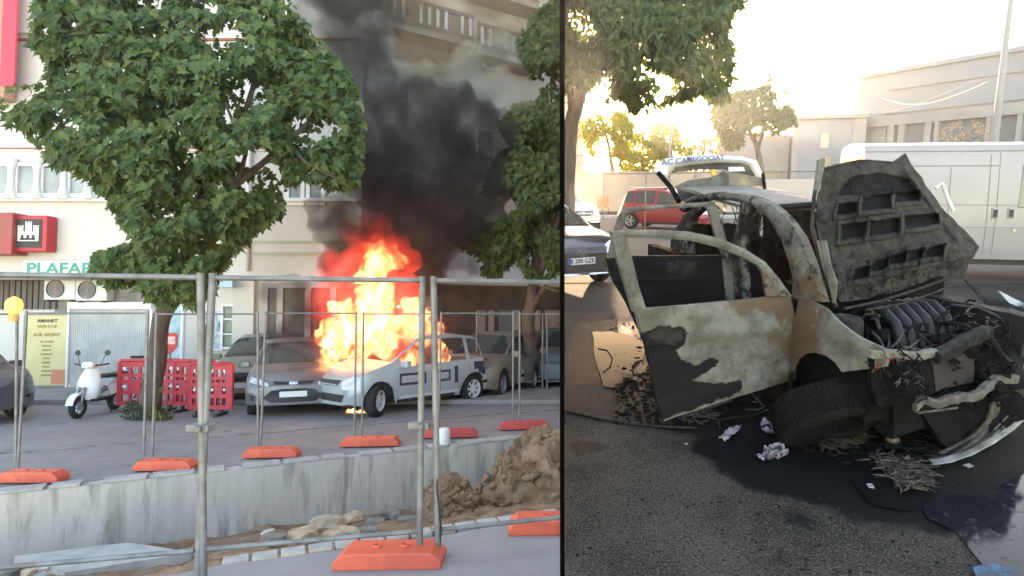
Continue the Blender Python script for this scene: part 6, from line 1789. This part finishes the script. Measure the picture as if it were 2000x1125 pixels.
for i, (x, y, w_, lb) in enumerate(((1891, 911, .05, 'small white scrap on the wet road right of the bumper lip'), (1700, 951, .045, 'small grey scrap in front of the pale wadding'), (1475, 786, .03, 'tiny pale chip under the open door'), (1340, 868, .02, 'tiny pale chip on the bare asphalt left of the papers'))):
    p = Rz(x, y, .006); bm = NB(); box(bm, (0, 0, .004), (w_, w_ * .7, .006), .4 + i); gridcut(bm, .02, (0, 1))
    for v in bm.verts: v.co.z += abs(nz(v.co, 30, i)) * .01
    o = obj('scrap', bm, M_pap if i != 1 else mat('scrap_grey', (.25, .25, .25), .7), fr=RT, loc=p); tag(o, lb, 'scrap')
# cable on the road and wires by the wheel
def rcable(name, label, P, r, m, cat='cable'):
    bm = NB(); pts = [Rz(x, y, z) for x, y, z in P]; P2 = []
    for i in range(len(pts) - 1):
        for t in (0, .33, .66): P2.append(pts[i].lerp(pts[i + 1], t))
    P2.append(pts[-1]); tube(bm, P2, r, 8); o = obj(name, bm, m, fr=RT, smooth=True); return tag(o, label, cat)
rcable('cable', 'long black hose lying on the road below the open door', [(1080, 797, .012), (1120, 806, .012), (1170, 818, .012), (1240, 829, .012), (1300, 834, .012), (1360, 836, .012)], .011, M_sootg)
rcable('wire', 'thin looped wire standing in the puddle', [(1168, 681, .014), (1186, 684, .016), (1196, 700, .016), (1192, 716, .016), (1178, 728, .014)], .006, M_soot, 'wire')
rcable('wire', 'bent pale wire hoop on the ash left of the wheel', [(1455, 800, .01), (1480, 800, .02), (1492, 795, .03), (1480, 780, .05), (1466, 768, .06), (1470, 758, .03)], .006, M_ashl, 'wire')
rcable('wire', 'curled grey wire below the open door edge', [(1406, 838, .01), (1404, 822, .02), (1430, 815, .03), (1470, 812, .02), (1500, 800, .02)], .007, M_sootg, 'wire')
rcable('trim_strip', 'narrow pale trim strip lying along the bottom of the open door', [(1305, 812, .03), (1370, 802, .02), (1430, 782, .02)], .008, M_ashl, 'strip')
bm = NB(); bm.faces.new([bm.verts.new(Rz(x, y, .016)) for x, y in ((1900, 1108), (1925, 1100), (1960, 1104), (1990, 1112), (1990, 1150), (1915, 1150))]); gridcut(bm, .02, (0, 1))
o = obj('blue_marking', bm, mat('paint_blue_worn', (.03, .10, .20), .7, c2=(.04, .05, .06), sc=30, lo=.45, hi=.5), fr=RT); o['kind'] = 'structure'

# ================================================================== right street: vehicles
P_navy = mat('paint_navy', (.022, .022, .035), .22, .3, coat=.7)
P_wht = mat('paint_white', (.74, .73, .71), .35, coat=.4)
P_redc = mat('paint_red', (.36, .02, .03), .3, .2, coat=.5)
c = Ry(1137, 500, 9.9)
r, bvh = car('dark navy car at the left seam with a winged emblem and number plate', 'hatch', (c.x - 2.05 * cos(radians(-62)), c.y - 2.05 * sin(radians(-62)), 0), radians(-62), RT, P_navy, group='cars across the right road', scale=(1, 1.0, .96))
hl = [(-.86, .66), (-.56, .68), (-.52, .74), (-.70, .80), (-.84, .80)]
front(r, bvh, ('grille', [(-.50, .64), (-.30, .44), (.30, .44), (.50, .64), (.46, .72), (-.46, .72)], M_plastic, .008), ('grille_trim', [(-.56, .68), (-.50, .58), (-.34, .42), (.34, .42), (.50, .58), (.56, .68), (.53, .68), (.47, .585), (.32, .445), (-.32, .445), (-.47, .585), (-.53, .68)], M_chrome, .016),
      ('headlight', hl, M_lamp, .012), ('headlight', mirror_poly(hl), M_lamp, .012), ('bumper_lip', [(-.72, .26), (.72, .26), (.74, .30), (-.74, .30)], M_chrome, .014), ('lower_grille', [(-.6, .30), (.6, .30), (.5, .38), (-.5, .38)], M_plastic, .008))
# ring with a wing inside
bm = NB(); x_ = 2.075
lathe(bm, [(.068, -.006), (.080, -.006), (.080, .006), (.068, .006)], 28, Matrix.Translation((x_, 0, .64)) @ Matrix.Rotation(pi / 2, 4, 'Y') @ Matrix.Diagonal((.8, 1, 1, 1)), closed=True)
prism(bm, [(x_, -.06, .675), (x_, -.02, .662), (x_, 0, .628), (x_, .02, .662), (x_, .06, .675), (x_, .03, .640), (x_, 0, .605), (x_, -.03, .640)], (.008, 0, 0)); obj('emblem', bm, M_chrome, r)
plate(r, bvh, .50, 'B 200 GZE')
c = Ry(1143, 418, 20.5)
r, bvh = car('white small car parked beyond the dark navy one', 'sedan', (c.x - 2.2 * cos(radians(-58)), c.y - 2.2 * sin(radians(-58)), 0), radians(-58), RT, P_wht, group='cars across the right road')
hl = [(-.80, .60), (-.46, .62), (-.46, .80), (-.78, .82)]
front(r, bvh, ('grille', [(-.46, .62), (.46, .62), (.46, .80), (-.46, .80)], M_plastic, .008), ('headlight', hl, M_lamp, .012), ('headlight', mirror_poly(hl), M_lamp, .012), ('lower_grille', [(-.6, .28), (.6, .28), (.5, .44), (-.5, .44)], M_plastic, .008), ('emblem', [(-.07, .68), (.07, .68), (.07, .76), (-.07, .76)], M_chrome, .02), ('fog_light', [(.62, .32), (.76, .32), (.76, .42), (.62, .42)], M_lamp, .01), ('grille_bar', [(-.44, .70), (.44, .70), (.44, .72), (-.44, .72)], M_chrome, .014))
plate(r, bvh, .50)
a_, b_ = Rz(1242, 446), Rz(1318, 452)
ax = (b_ - a_).normalized()
r, bvh = car('red hatchback with a pale roof parked beyond the open doors', 'mpv', ((a_.x + b_.x) / 2 + .55, (a_.y + b_.y) / 2 + .6, 0), radians(-32), RT, P_redc, group='cars across the right road', scale=(.95, 1, .98), name='parked_car')
front(r, bvh, ('headlight', [(-.78, .62), (-.5, .62), (-.5, .78), (-.76, .82)], M_lamp, .012), ('grille', [(-.4, .55), (.4, .55), (.4, .68), (-.4, .68)], M_plastic, .01), ('headlight', mirror_poly([(-.78, .62), (-.5, .62), (-.5, .78), (-.76, .82)]), M_lamp, .012))
obj('roof_panel', drape(bvh, [(-1.5, -.5), (.2, -.5), (.2, .5), (-1.5, .5)], 1, 1, .0, 1) if False else (lambda: (lambda b: b)(bx(NB(), -1.35, .1, -.50, .50, 1.562, 1.572)))(), P_wht, r, bevel=.004)

# white panel van
vA, vB = Rz(1660, 512), Rz(2010, 540)
VA, VB = Vector((5.38, 11.03, 0)), Vector((8.98, 10.33, 0))
dv_ = (VB - VA).normalized(); vrz = atan2(dv_.y, dv_.x)
van = empty('panel_van', 'white high sided panel van parked behind the raised hood', 'van', VA, vrz, RT)
bpy.context.view_layer.update()
VW = van.matrix_world
def vpx(px, py):
    p = VW.inverted() @ RT.pl(px, py, VA, VB); return p.x, p.z
P_van = mat('paint_van', (.34, .315, .305), .42, coat=.3, c2=(.30, .28, .27), sc=.8)
def vsec(u, v):  # side/roof section swept along the van
    prof = [(0, .42), (-.03, .60), (-.045, 1.0), (-.02, 1.5), (.02, 2.0), (.06, 2.28), (.14, 2.38), (.35, 2.43), (.9, 2.46), (1.45, 2.43), (1.66, 2.38), (1.74, 2.28), (1.78, 2.0), (1.84, 1.0), (1.8, .42)]
    t = v * (len(prof) - 1); i = min(len(prof) - 2, int(t)); f_ = t - i
    y = prof[i][0] * (1 - f_) + prof[i + 1][0] * f_; z = prof[i][1] * (1 - f_) + prof[i + 1][1] * f_
    x = -.05 + 4.35 * u
    if u > .86: k = (u - .86) / .14; z = .42 + (z - .42) * (1 - .12 * k * k)
    return V(x, y, z)
bm = NB(); grid(bm, vsec, 40, 56)
for u in (0, 1): bm.faces.new([bm.verts.new(vsec(u, j / 56)) for j in range(57)])
bmesh.ops.remove_doubles(bm, verts=bm.verts, dist=1e-4)
obj('body', bm, P_van, van, smooth=35)
bm = NB()
prism(bm, [(4.3, .02, .42), (5.1, .10, .42), (5.25, .12, .75), (5.2, .14, 1.05), (4.75, .16, 1.2), (4.3, .05, 2.1)], (0, 1.7, 0)); obj('cab', bm, P_van, van, bevel=.04)
def vline(P, name, r=.008, m=M_dark):
    bm = NB()
    for a, b_ in P: tube(bm, [V(a[0], a[2], a[1]), V(b_[0], b_[2], b_[1])], r, 5)
    return obj(name, bm, m, van)
zr = vpx(1800, 296)[1]
mline = mat('van_seam', (.22, .20, .18), .7)
x1, z1 = vpx(1700, 322); x2, _ = vpx(1970, 325); xd, _ = vpx(1955, 320); xd2 = vpx(1832, 400)[0]
def seamz(z): 
    pr = [(.42, 0), (.60, -.03), (1.0, -.045), (1.5, -.02), (2.0, .02), (2.28, .06), (2.38, .14)]
    return interp([a for a, _ in pr], [b for _, b in pr], z) - .001
for nm_, segs in (('roof_seam', [((-.04, 2.27), (4.28, 2.27))]), ('upper_seam', [((.05, 2.02), (xd - .02, 2.02))]), ('waist_moulding', [((xd2 - .9, 1.36), (4.28, 1.36)), ((0, .98), (4.28, .98))])):
    vline([((a[0], a[1], seamz(a[1])), (b_[0], b_[1], seamz(b_[1]))) for a, b_ in segs], nm_, .009, mline if nm_ != 'waist_moulding' else P_van)
def vseam(x, z0, z1, name='door_seam'):
    zs = [z0 + (z1 - z0) * k / 12 for k in range(13)]
    bm = NB(); tube(bm, [V(x + .0, seamz(z), z) for z in zs], .007, 5); obj(name, bm, mline, van)
vseam(xd, .5, 2.25); vseam(xd - .14, .5, 2.2); vseam(1.35, .5, 2.0)
for px_ in (1941, 1972):
    x_, z_ = vpx(px_, 416); bm = NB(); bx(bm, x_ - .055, x_ + .055, seamz(z_) - .02, seamz(z_) + .02, z_ - .10, z_ + .09); h_ = obj('door_handle', bm, P_van, van, bevel=.02)
    bm = NB(); bx(bm, x_ - .035, x_ + .035, seamz(z_) - .026, seamz(z_) - .019, z_ - .07, z_ + .06); obj('handle_pull', bm, M_plastic, h_)
x_, z_ = vpx(1977, 449); bm = NB(); lathe(bm, [(0, 0), (.035, 0), (.03, .02), (0, .02)], 14, Matrix.Translation((x_, seamz(z_), z_)) @ Matrix.Rotation(pi / 2, 4, 'X')); obj('lock', bm, M_steel, van)
x0_, z0_ = vpx(1986, 406); x1_, z1_ = vpx(2060, 322)
bm = NB(); prism(bm, [(x0_, seamz(z0_) - .012, z0_), (x1_, seamz(z0_) - .012, z0_), (x1_, seamz(z1_) - .012, z1_), (x0_ + .03, seamz(z1_) - .012, z1_)], (0, .03, 0)); obj('cab_window', bm, M_carglass, van, bevel=.01)
for x in (.75, 4.3):
    wheel(van, V(x, .12, .34), .34, .22, -1, 0, 6); wheel(van, V(x, 1.7, .34), .34, .22, 1, 0, 6)
bm = NB(); bx(bm, .1, 4.6, .2, 1.6, .3, .5); obj('chassis', bm, M_plastic, van)
for k in range(3):
    bm = NB(); bx(bm, -.075, -.05, .2 + .55 * k, .66 + .55 * k, 1.35, 1.9); 
    if k != 1: obj('rear_window', bm, M_carglass, van)
    else: bm.free()

# ================================================================== right street: buildings, walls, poles
GA, GB = Vector((20.9, 45, 0)), Vector((26.0, 34.6, 0)); GB = GA + (GB - GA) * 1.8
dG = GB - GA; LG = dG.length
hall = empty('warehouse_hall', 'long pale grey hall with a high blank parapet and a row of pillars', 'building', GA, atan2(dG.y, dG.x), RT)
bpy.context.view_layer.update(); GW = hall.matrix_world; GI = GW.inverted()
def gp(px, py):
    p = GI @ RT.pl(px, py, GA, GB); return p.x, p.z
M_hall = mat('hall_render', (.21, .235, .265), .9, c2=(.25, .275, .30), sc=.25, lo=.3, hi=.7, bump=.1)
M_hall2 = mat('hall_trim', (.30, .295, .285), .85, c2=(.25, .25, .25), sc=.5)
M_hshade = mat('hall_shaded', (.15, .165, .19), .85, c2=(.12, .135, .155), sc=.4)  # darker copy of the hall render, shade painted into the colour
zt = gp(1666, 150)[1]
z_led = gp(1740, 178)[1]; z_b0 = gp(1740, 222)[1]; z_soff = gp(1740, 246)[1]
bm = NB(); bx(bm, 0, LG, 0, 9, 0, zt); obj('wall', bm, M_hall, hall)
bm = NB(); bx(bm, -.1, LG, -.14, -.002, zt - .22, zt + .05); obj('cornice', bm, M_hall, hall)
xa = gp(1738, 230)[0]
bm = NB(); bx(bm, xa, LG, -.40, -.003, z_led, z_led + .12); obj('ledge', bm, M_hall, hall)
bm = NB(); bx(bm, xa, LG, -.30, -.004, z_b0, z_led); f_ = obj('fascia', bm, M_hall, hall)
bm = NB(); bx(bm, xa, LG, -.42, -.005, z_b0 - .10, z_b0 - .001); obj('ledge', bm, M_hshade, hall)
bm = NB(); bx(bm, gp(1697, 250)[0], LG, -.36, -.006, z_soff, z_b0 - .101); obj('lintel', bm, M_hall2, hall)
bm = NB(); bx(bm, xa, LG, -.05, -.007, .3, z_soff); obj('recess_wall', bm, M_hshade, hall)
for a, b_ in ((1741, 1752), (1760, 1772), (1811, 1824), (1830, 1838), (1930, 1940), (1990, 2000)):
    x0, x1 = gp(a, 260)[0], gp(b_, 260)[0]
    bm = NB(); bx(bm, x0, x1, -.35, -.051, .2, z_soff - .003); obj('pillar', bm, M_hall2, hall, bevel=.02)
x0, z1 = gp(1704, 256); x1, z0 = gp(1730, 278)
bm = NB()
for a, b_, c_, d_ in ((x0, x1, z0, z0 + .1), (x0, x1, z1 - .1, z1), (x0, x0 + .12, z0 + .1, z1 - .1), (x1 - .12, x1, z0 + .1, z1 - .1)): bx(bm, a, b_, -.08, -.002, c_, d_)
w_ = obj('window', bm, M_hall2, hall); bm = NB(); bx(bm, x0 + .1, x1 - .1, -.04, -.003, z0 + .09, z1 - .09); obj('pane', bm, M_glassm, w_)
# lit tree of pale branches in the recess: bare shrub before the hall
# annex
XA, XB = Vector((14.2, 45, 0)), Vector((20.6, 43.2, 0))
dX = XB - XA; ann = empty('annex_building', 'low pale annex with a flat roof beside the hall', 'building', XA, atan2(dX.y, dX.x), RT)
bpy.context.view_layer.update(); AI = ann.matrix_world.inverted()
def ap(px, py):
    p = AI @ RT.pl(px, py, XA, XB); return p.x, p.z
x0 = ap(1550, 240)[0]; x1 = ap(1692, 228)[0]; zA = ap(1620, 232)[1]
bm = NB(); bx(bm, x0, x1, 0, 5, 0, zA); obj('wall', bm, M_hall, ann)
bm = NB(); bx(bm, x0 - .15, x1 + .1, -.25, 5.1, zA + .001, zA + .28); obj('roof_slab', bm, M_hall2, ann, bevel=.02)
bm = NB(); bx(bm, x1 - .8, x1 + .04, -.12, -.002, 0, zA); obj('pilaster', bm, M_hall2, ann)
bm = NB(); bx(bm, x0, x0 + .4, -.1, -.002, 0, zA); obj('pilaster', bm, M_hall2, ann)
for (a, t, b_, u) in ((1602, 258, 1620, 290), (1600, 306, 1620, 352)):
    xx0, zz1 = ap(a, t); xx1, zz0 = ap(b_, u)
    bm = NB(); bx(bm, xx0, xx1, -.10, -.001, zz1 - .08, zz1); bx(bm, xx0, xx1, -.10, -.001, zz0, zz0 + .08); bx(bm, xx0, xx0 + .08, -.10, -.001, zz0 + .08, zz1 - .08); bx(bm, xx1 - .08, xx1, -.10, -.001, zz0 + .08, zz1 - .08)
    w_ = obj('window', bm, M_hall2, ann); bm = NB(); bx(bm, xx0 + .07, xx1 - .07, -.05, -.002, zz0 + .07, zz1 - .07); obj('pane', bm, M_glassm if t < 280 else M_glassd, w_)
x2 = ap(1400, 280)[0]; zB = ap(1480, 266)[1]
low = empty('low_building', 'lower pale building behind the street tree', 'building', XA, atan2(dX.y, dX.x), RT)
bm = NB(); bx(bm, x2, x0 - .12, .8, 5, 0, zB); obj('wall', bm, mat('low_render', (.25, .25, .25), .9, c2=(.21, .21, .21), sc=.4), low)
bm = NB(); bx(bm, x2 - .1, x0 - .16, .6, 5.1, zB + .001, zB + .18); obj('roof_slab', bm, M_hall2, low)
for a, b_ in ((1496, 1520), (1430, 1450)):
    xx0, zz1 = ap(a, 328); xx1, zz0 = ap(b_, 354); bm = NB(); bx(bm, xx0, xx1, .72, .799, zz0, zz1); w_ = obj('window', bm, M_hall2, low); bm = NB(); bx(bm, xx0 + .06, xx1 - .06, .70, .719, zz0 + .06, zz1 - .06); obj('pane', bm, M_glassd, w_)
# boundary wall of the far side
bm = NB(); bx(bm, 1.2, 9.6, 37.0, 37.25, 0, 2.35)
o = obj('boundary_wall', bm, mat('wall_beige', (.46, .40, .33), .9, c2=(.36, .31, .27), sc=.6, bump=.2), fr=RT); tag(o, 'beige boundary wall beyond the red hatchback', 'wall')
bm = NB(); bx(bm, .1, 16, 29.6, 30, 0, .16); o = obj('far_kerb', bm, M_kerb, fr=RT, bevel=.02); o['kind'] = 'structure'
bm = NB(); bx(bm, 9.6, 20, 36.0, 36.2, 0, 1.9); o = obj('boundary_wall', bm, mat('wall_pale', (.50, .46, .41), .9), fr=RT); tag(o, 'pale boundary wall seen through the burnt cabin', 'wall')
# block of flats far left
fl = empty('block_of_flats', 'warm pink block of flats with balconies at the left seam', 'building', (.03, 52, 0), 0, RT)
bm = NB(); bx(bm, .0, 1.75, 0, 8, 0, 13.0); obj('wall', bm, mat('flats_pink', (.50, .40, .34), .9, c2=(.42, .34, .29), sc=.4), fl)
for k in range(4):
    z_ = 3.0 + k * 2.6
    bm = NB(); bx(bm, .05, 1.9, -1.0, -.003, z_ - .15, z_); s_ = obj('balcony_slab', bm, M_hall2, fl)
    bm = NB()
    for j in range(14): bx(bm, .07 + j * .135, .11 + j * .135, -1.0, -.96, z_ + .001, z_ + .85)
    bx(bm, .05, 1.9, -1.02, -.94, z_ + .851, z_ + .92); obj('balustrade', bm, M_dark, s_)
    bm = NB(); bx(bm, .3, 1.0, -.04, -.002, z_ + .05, z_ + 1.9); obj('balcony_door', bm, M_glassm, fl)
# little orange roadworks barrier far away
for k, (x, lb) in enumerate(((1172, 'orange roadworks board far off left of the red hatchback'), (1184, 'second orange roadworks board far off nearer the red hatchback'))):
    p = Rz(x, 382 + 8, 0); p = RT.y(x, 385, 33); p.z = 0
    r = empty('roadworks_board', lb, 'barrier', p, 0, RT, 'orange boards far off')
    bm = NB(); bx(bm, -.16, .16, 0, .03, .35, 1.0); obj('panel', bm, mat('board_orange', (.75, .22, .08), .6, c2=(.7, .5, .4), sc=6, lo=.55, hi=.6), r)
    bm = NB(); bx(bm, -.14, -.10, 0, .03, 0, .35); bx(bm, .10, .14, 0, .03, 0, .35); obj('legs', bm, M_plastic, r)
# small yellow roadworks lamp on a post seen through the tailgate
p = RT.y(1393, 338, 16)
r = empty('warning_lamp', 'yellow warning lamp on a thin fence post seen through the tailgate opening', 'lamp', (p.x, p.y, 0), 0, RT)
bm = NB(); tube(bm, [(0, 0, 0), (0, 0, p.z)], .02, 8); obj('post', bm, M_galv, r, smooth=True)
bm = NB(); lathe(bm, [(0, -.05), (.07, -.045), (.085, 0), (.07, .045), (0, .05)], 18, Matrix.Translation((0, 0, p.z)) @ Matrix.Rotation(pi / 2, 4, 'X') @ Matrix.Diagonal((.7, 1.3, 1, 1))); obj('lens', bm, mat('yellow_lens', (.85, .50, .02), .4), r, smooth=True)
A0, B0 = RT.y(1180, 340, 22), RT.y(1600, 336, 16); 
fpr = empty('wire_fence', 'thin steel temporary fence crossing behind the tailgate', 'fence', (A0.x, A0.y, 0), 0, RT)
bm = NB(); tube(bm, [(0, 0, A0.z), (B0.x - A0.x, B0.y - A0.y, A0.z)], .018, 6); obj('rail', bm, M_galv, fpr)
for k in range(5):
    q = (B0 - A0) * (k / 4); bm = NB(); tube(bm, [(q.x, q.y, 0), (q.x, q.y, A0.z + .03)], .018, 6); obj('post', bm, M_galv, fpr)
# lamp posts and overhead wires
def pole(label, px, pyt, Y, r0, m=M_hall2, arm=False):
    b_ = RT.y(px, 380, Y); t = RT.y(px, pyt, Y)
    r = empty('lamp_post', label, 'lamp post', (b_.x, Y, 0), 0, RT)
    bm = NB(); tube(bm, [(0, 0, 0), (0, 0, t.z * .5), (0, 0, t.z)], [r0 * 1.3, r0, r0 * .6], 12); obj('pole', bm, m, r, smooth=True)
    if arm:
        bm = NB(); tube(bm, [(0, 0, t.z), (-.4, -.2, t.z + .35), (-1.2, -.6, t.z + .45)], r0 * .5, 8); obj('arm', bm, m, r, smooth=True)
        bm = NB(); box(bm, (-1.45, -.72, t.z + .44), (.6, .22, .1), .46); obj('lamp_head', bm, m, r, bevel=.03)
    return r
pole('slim lamp post rising between the yellow lit trees', 1306, 60, 34, .07, arm=True)
pole('tall grey concrete pole in front of the hall', 1930, -40, 24, .13)
def wire3(name, label, P, r=.006):
    bm = NB(); a, b_ = RT.y(*P[0]), RT.y(*P[1]); pts = []
    for k in range(13):
        t = k / 12; q = a.lerp(b_, t); q.z -= sin(pi * t) * P[2]; pts.append(q)
    tube(bm, pts, r, 5); o = obj(name, bm, M_dark, fr=RT); tag(o, label, 'wire')
wire3('overhead_wire', 'sagging wire from the concrete pole down to the annex', ((1928, 148, 24), (1640, 225, 42), .5))
wire3('overhead_wire', 'short wire from the concrete pole to the right picture edge', ((1932, 144, 24), (2060, 134, 20), .1))
wire3('overhead_wire', 'thin wire looping from the pole along the hall front', ((1928, 160, 24), (1720, 190, 38), .6))
bm = NB(); tube(bm, [V(0, 0, 0), V(0, 0, 4)], .03, 6); p = RT.y(1937, 100, 36)
o = obj('mast', bm, M_hall2, fr=RT, loc=(p.x, 37, zt)); tag(o, 'thin mast standing on the hall roof', 'mast')

# ================================================================== right street: trees
LMr = leafmat('leaf_backlit', (.045, .075, .03), (.10, .13, .045), .38)
LMy2 = leafmat('leaf_sunlit', (.17, .20, .03), (.30, .26, .05), .55)
LMs = leafmat('leaf_street', (.055, .085, .045), (.10, .13, .07), .4)
M_barkr = mat('bark_warm', (.17, .12, .09), .95, c2=(.10, .07, .055), sc=6, bump=.8, bsc=20, stretch=(1, 1, .3))
def rtree(name, label, base, Y, chains, poly, thick, n_, size, lm, seed, shape, **kw):
    r = empty(name, label, 'tree', (RT.y(base, 360, Y).x, Y, 0), 0, RT)
    bpy.context.view_layer.update()
    bm = NB(); limbs(bm, RT, r, chains); obj('trunk', bm, M_barkr, r, smooth=True)
    crown('crown', RT, r, poly, Y, thick, n_, size, lm, seed, shape, **kw)
    return r
Y1 = 15.5
rtree('street_tree', 'big spreading tree leaning over the left side of the right street', 1112, Y1,
  [[(1104, 470, Y1, .22), (1107, 330, Y1, .20), (1118, 240, Y1, .18), (1138, 170, Y1, .16), (1165, 100, Y1, .17), (1190, 40, Y1, .12), (1210, -60, Y1, .08)], [(1135, 175, Y1, .15), (1160, 120, Y1 - .3, .12), (1250, 70, Y1 - .8, .07), (1340, 40, Y1 - 1, .04), (1400, 60, Y1 - 1, .02)], [(1160, 110, Y1, .13), (1215, 110, Y1 + .5, .08), (1290, 130, Y1 + .5, .05), (1360, 120, Y1 + .5, .02)], [(1120, 240, Y1, .1), (1108, 120, Y1, .07), (1106, 0, Y1, .04)]],
  [(1102, -60), (1500, -60), (1470, -10), (1430, 20), (1418, 60), (1428, 100), (1430, 150), (1424, 190), (1395, 200), (1370, 180), (1330, 195), (1300, 200), (1262, 225), (1235, 212), (1205, 185), (1190, 195), (1160, 150), (1150, 175), (1125, 160), (1102, 180)], 2.0, 13000, .19, LMr, 31, OVAL, gap=.11, gsc=1.3, xlim=lambda x: x > .04)
Y2 = 30
rtree('street_tree', 'young forked street tree in front of the low building', 1488, Y2,
  [[(1492, 375, Y2, .16), (1486, 330, Y2, .14), (1478, 285, Y2, .12), (1462, 250, Y2, .09), (1445, 210, Y2, .05)], [(1480, 290, Y2, .10), (1492, 250, Y2, .07), (1505, 200, Y2, .04)], [(1470, 265, Y2, .06), (1430, 255, Y2, .04), (1412, 240, Y2, .02)]],
  [(1388, 210), (1410, 190), (1440, 175), (1470, 172), (1498, 165), (1505, 140), (1515, 165), (1535, 178), (1548, 205), (1556, 240), (1545, 262), (1515, 262), (1500, 250), (1480, 262), (1455, 252), (1445, 290), (1425, 300), (1412, 270), (1395, 250)], 1.8, 3600, .26, LMs, 32, OVAL, gap=.13, gsc=1.0)
Y3 = 40
rtree('street_tree', 'slender golden lit tree behind the white car', 1200, Y3,
  [[(1200, 376, Y3, .16), (1196, 330, Y3, .14), (1188, 280, Y3, .10), (1175, 235, Y3, .05)], [(1194, 310, Y3, .08), (1215, 270, Y3, .05), (1228, 245, Y3, .03)]],
  [(1140, 215), (1160, 200), (1190, 195), (1215, 215), (1235, 240), (1238, 280), (1220, 310), (1190, 300), (1165, 310), (1142, 280), (1135, 245)], 1.8, 1700, .32, LMy2, 33, OVAL, gap=.16, gsc=.9)
Y4 = 44
for k, (lb, poly, n_) in enumerate((('rounded yellow green bush tree left of the slim lamp post', [(1205, 300), (1220, 270), (1255, 255), (1290, 265), (1302, 300), (1298, 340), (1215, 340)], 1900), ('rounded yellow green bush tree right of the slim lamp post', [(1270, 262), (1285, 235), (1318, 245), (1345, 270), (1352, 305), (1335, 340), (1280, 340)], 1900), ('faint pink hedge tree between the bush trees and the low building', [(1335, 300), (1360, 270), (1400, 262), (1415, 300), (1400, 340), (1340, 340)], 900))):
    cx = sum(p[0] for p in poly) / len(poly)
    rtree('bush_tree', lb, cx, Y4 + k, [[(cx, 378, Y4 + k, .15), (cx, 320, Y4 + k, .1), (cx, 285, Y4 + k, .04)]], poly, 1.6, n_, .34, LMy2 if k < 2 else leafmat('leaf_pinkish', (.20, .17, .13), (.28, .22, .17), .4), 40 + k, OVAL, gap=.05)
bush('bare_shrub', 'twiggy sunlit shrub in the recess of the hall', 'shrub', RT, [(1835, 282), (1840, 250), (1870, 235), (1905, 232), (1930, 250), (1932, 284)], 30, .6, 420, .14, leafmat('leaf_dry', (.35, .22, .12), (.5, .36, .22), .3), 61, SLIM, loc=(RT.y(1885, 300, 30).x, 30, 0), stem=[[(1885, 420, 30, .05), (1885, 300, 30, .04), (1870, 250, 30, .02)], [(1885, 320, 30, .03), (1905, 260, 30, .015)], [(1885, 330, 30, .03), (1855, 270, 30, .015)]])

# ------------------------------------------------------------------ the hazy air
bm = NB(); bx(bm, -30, 70, -6, 62, -12, 26)
hz = obj('haze', bm, volmat('haze_air', (1, .97, .92), 1), fr=RT); hz['kind'] = 'stuff'; tag(hz, 'thin bright haze hanging in the evening air', 'haze')
m = bpy.data.materials.new('haze_even'); m.use_nodes = True; m.node_tree.nodes.remove(m.node_tree.nodes['Principled BSDF'])
v_ = m.node_tree.nodes.new('ShaderNodeVolumePrincipled'); m.node_tree.links.new(v_.outputs[0], m.node_tree.nodes['Material Output'].inputs['Volume'])
v_.inputs['Color'].default_value = (.90, .95, 1, 1); v_.inputs['Density'].default_value = .0011; v_.inputs['Anisotropy'].default_value = .72
hz.data.materials.clear(); hz.data.materials.append(m)

# ================================================================== the added partition between the two streets
r = empty('divider_wall', 'added tall thin partition with a black front post standing between the two streets', 'partition', (0, 2.62, 0), 0, RT)
def chr_(bm, r): bmesh.ops.transform(bm, matrix=r.matrix_world.inverted(), verts=bm.verts); return bm
bm = NB(); bx(bm, -.0105, .0105, 2.62, 2.70, -2.2, 2.62); obj('divider_post', chr_(bm, r), mat('post_black', (.002, .002, .002), .95, spec=0), r)
bm = NB()
prism(bm, [(-.008, 2.705, -2.2), (-.008, 25, -6.5), (-.008, 25, 9.2), (-.008, 2.705, 2.6)], (.016, 0, 0))
obj('divider_panel', chr_(bm, r), mat('panel_pale', (.55, .55, .54), .8), r)  # pale so the added panel bounces light into both streets

# ================================================================== keep each street on its own side of the partition
def clip_all():
    bpy.context.view_layer.update()
    for nm_ in [o.name for o in bpy.data.objects]:
        o = bpy.data.objects.get(nm_)
        if o is None: continue
        if o.type != 'MESH' or o.name.startswith(('divider', 'sky', 'haze')): continue
        M = o.matrix_world
        me = o.data
        if not me.vertices: continue
        bb = [M @ Vector(c) for c in o.bound_box]
        x0, x1 = min(p.x for p in bb), max(p.x for p in bb)
        top = o
        while top.parent: top = top.parent
        left = top.name in LEFT
        if (x1 <= .001 and left) or (x0 >= -.001 and not left): continue
        if (x0 >= -.001 and left) or (x1 <= .001 and not left):
            for c in list(o.children): bpy.data.objects.remove(c)
            bpy.data.objects.remove(o); continue
        if me.users > 1: o.data = me = me.copy()
        bm = bmesh.new(); bm.from_mesh(me)
        Mi = M.inverted()
        co = Mi @ Vector((-.012 if left else .012, 0, 0))
        no = (Mi.to_3x3().inverted().transposed() @ Vector((1 if left else -1, 0, 0))).normalized()
        bmesh.ops.bisect_plane(bm, geom=bm.verts[:] + bm.edges[:] + bm.faces[:], plane_co=co, plane_no=no, dist=1e-6, clear_outer=True)
        if len(bm.verts) == 0:
            bm.free()
            for c in list(o.children): c.parent = o.parent
            bpy.data.objects.remove(o); continue
        bm.to_mesh(me); bm.free()
clip_all()
for o in bpy.data.objects:
    if '_side' in o: del o['_side']
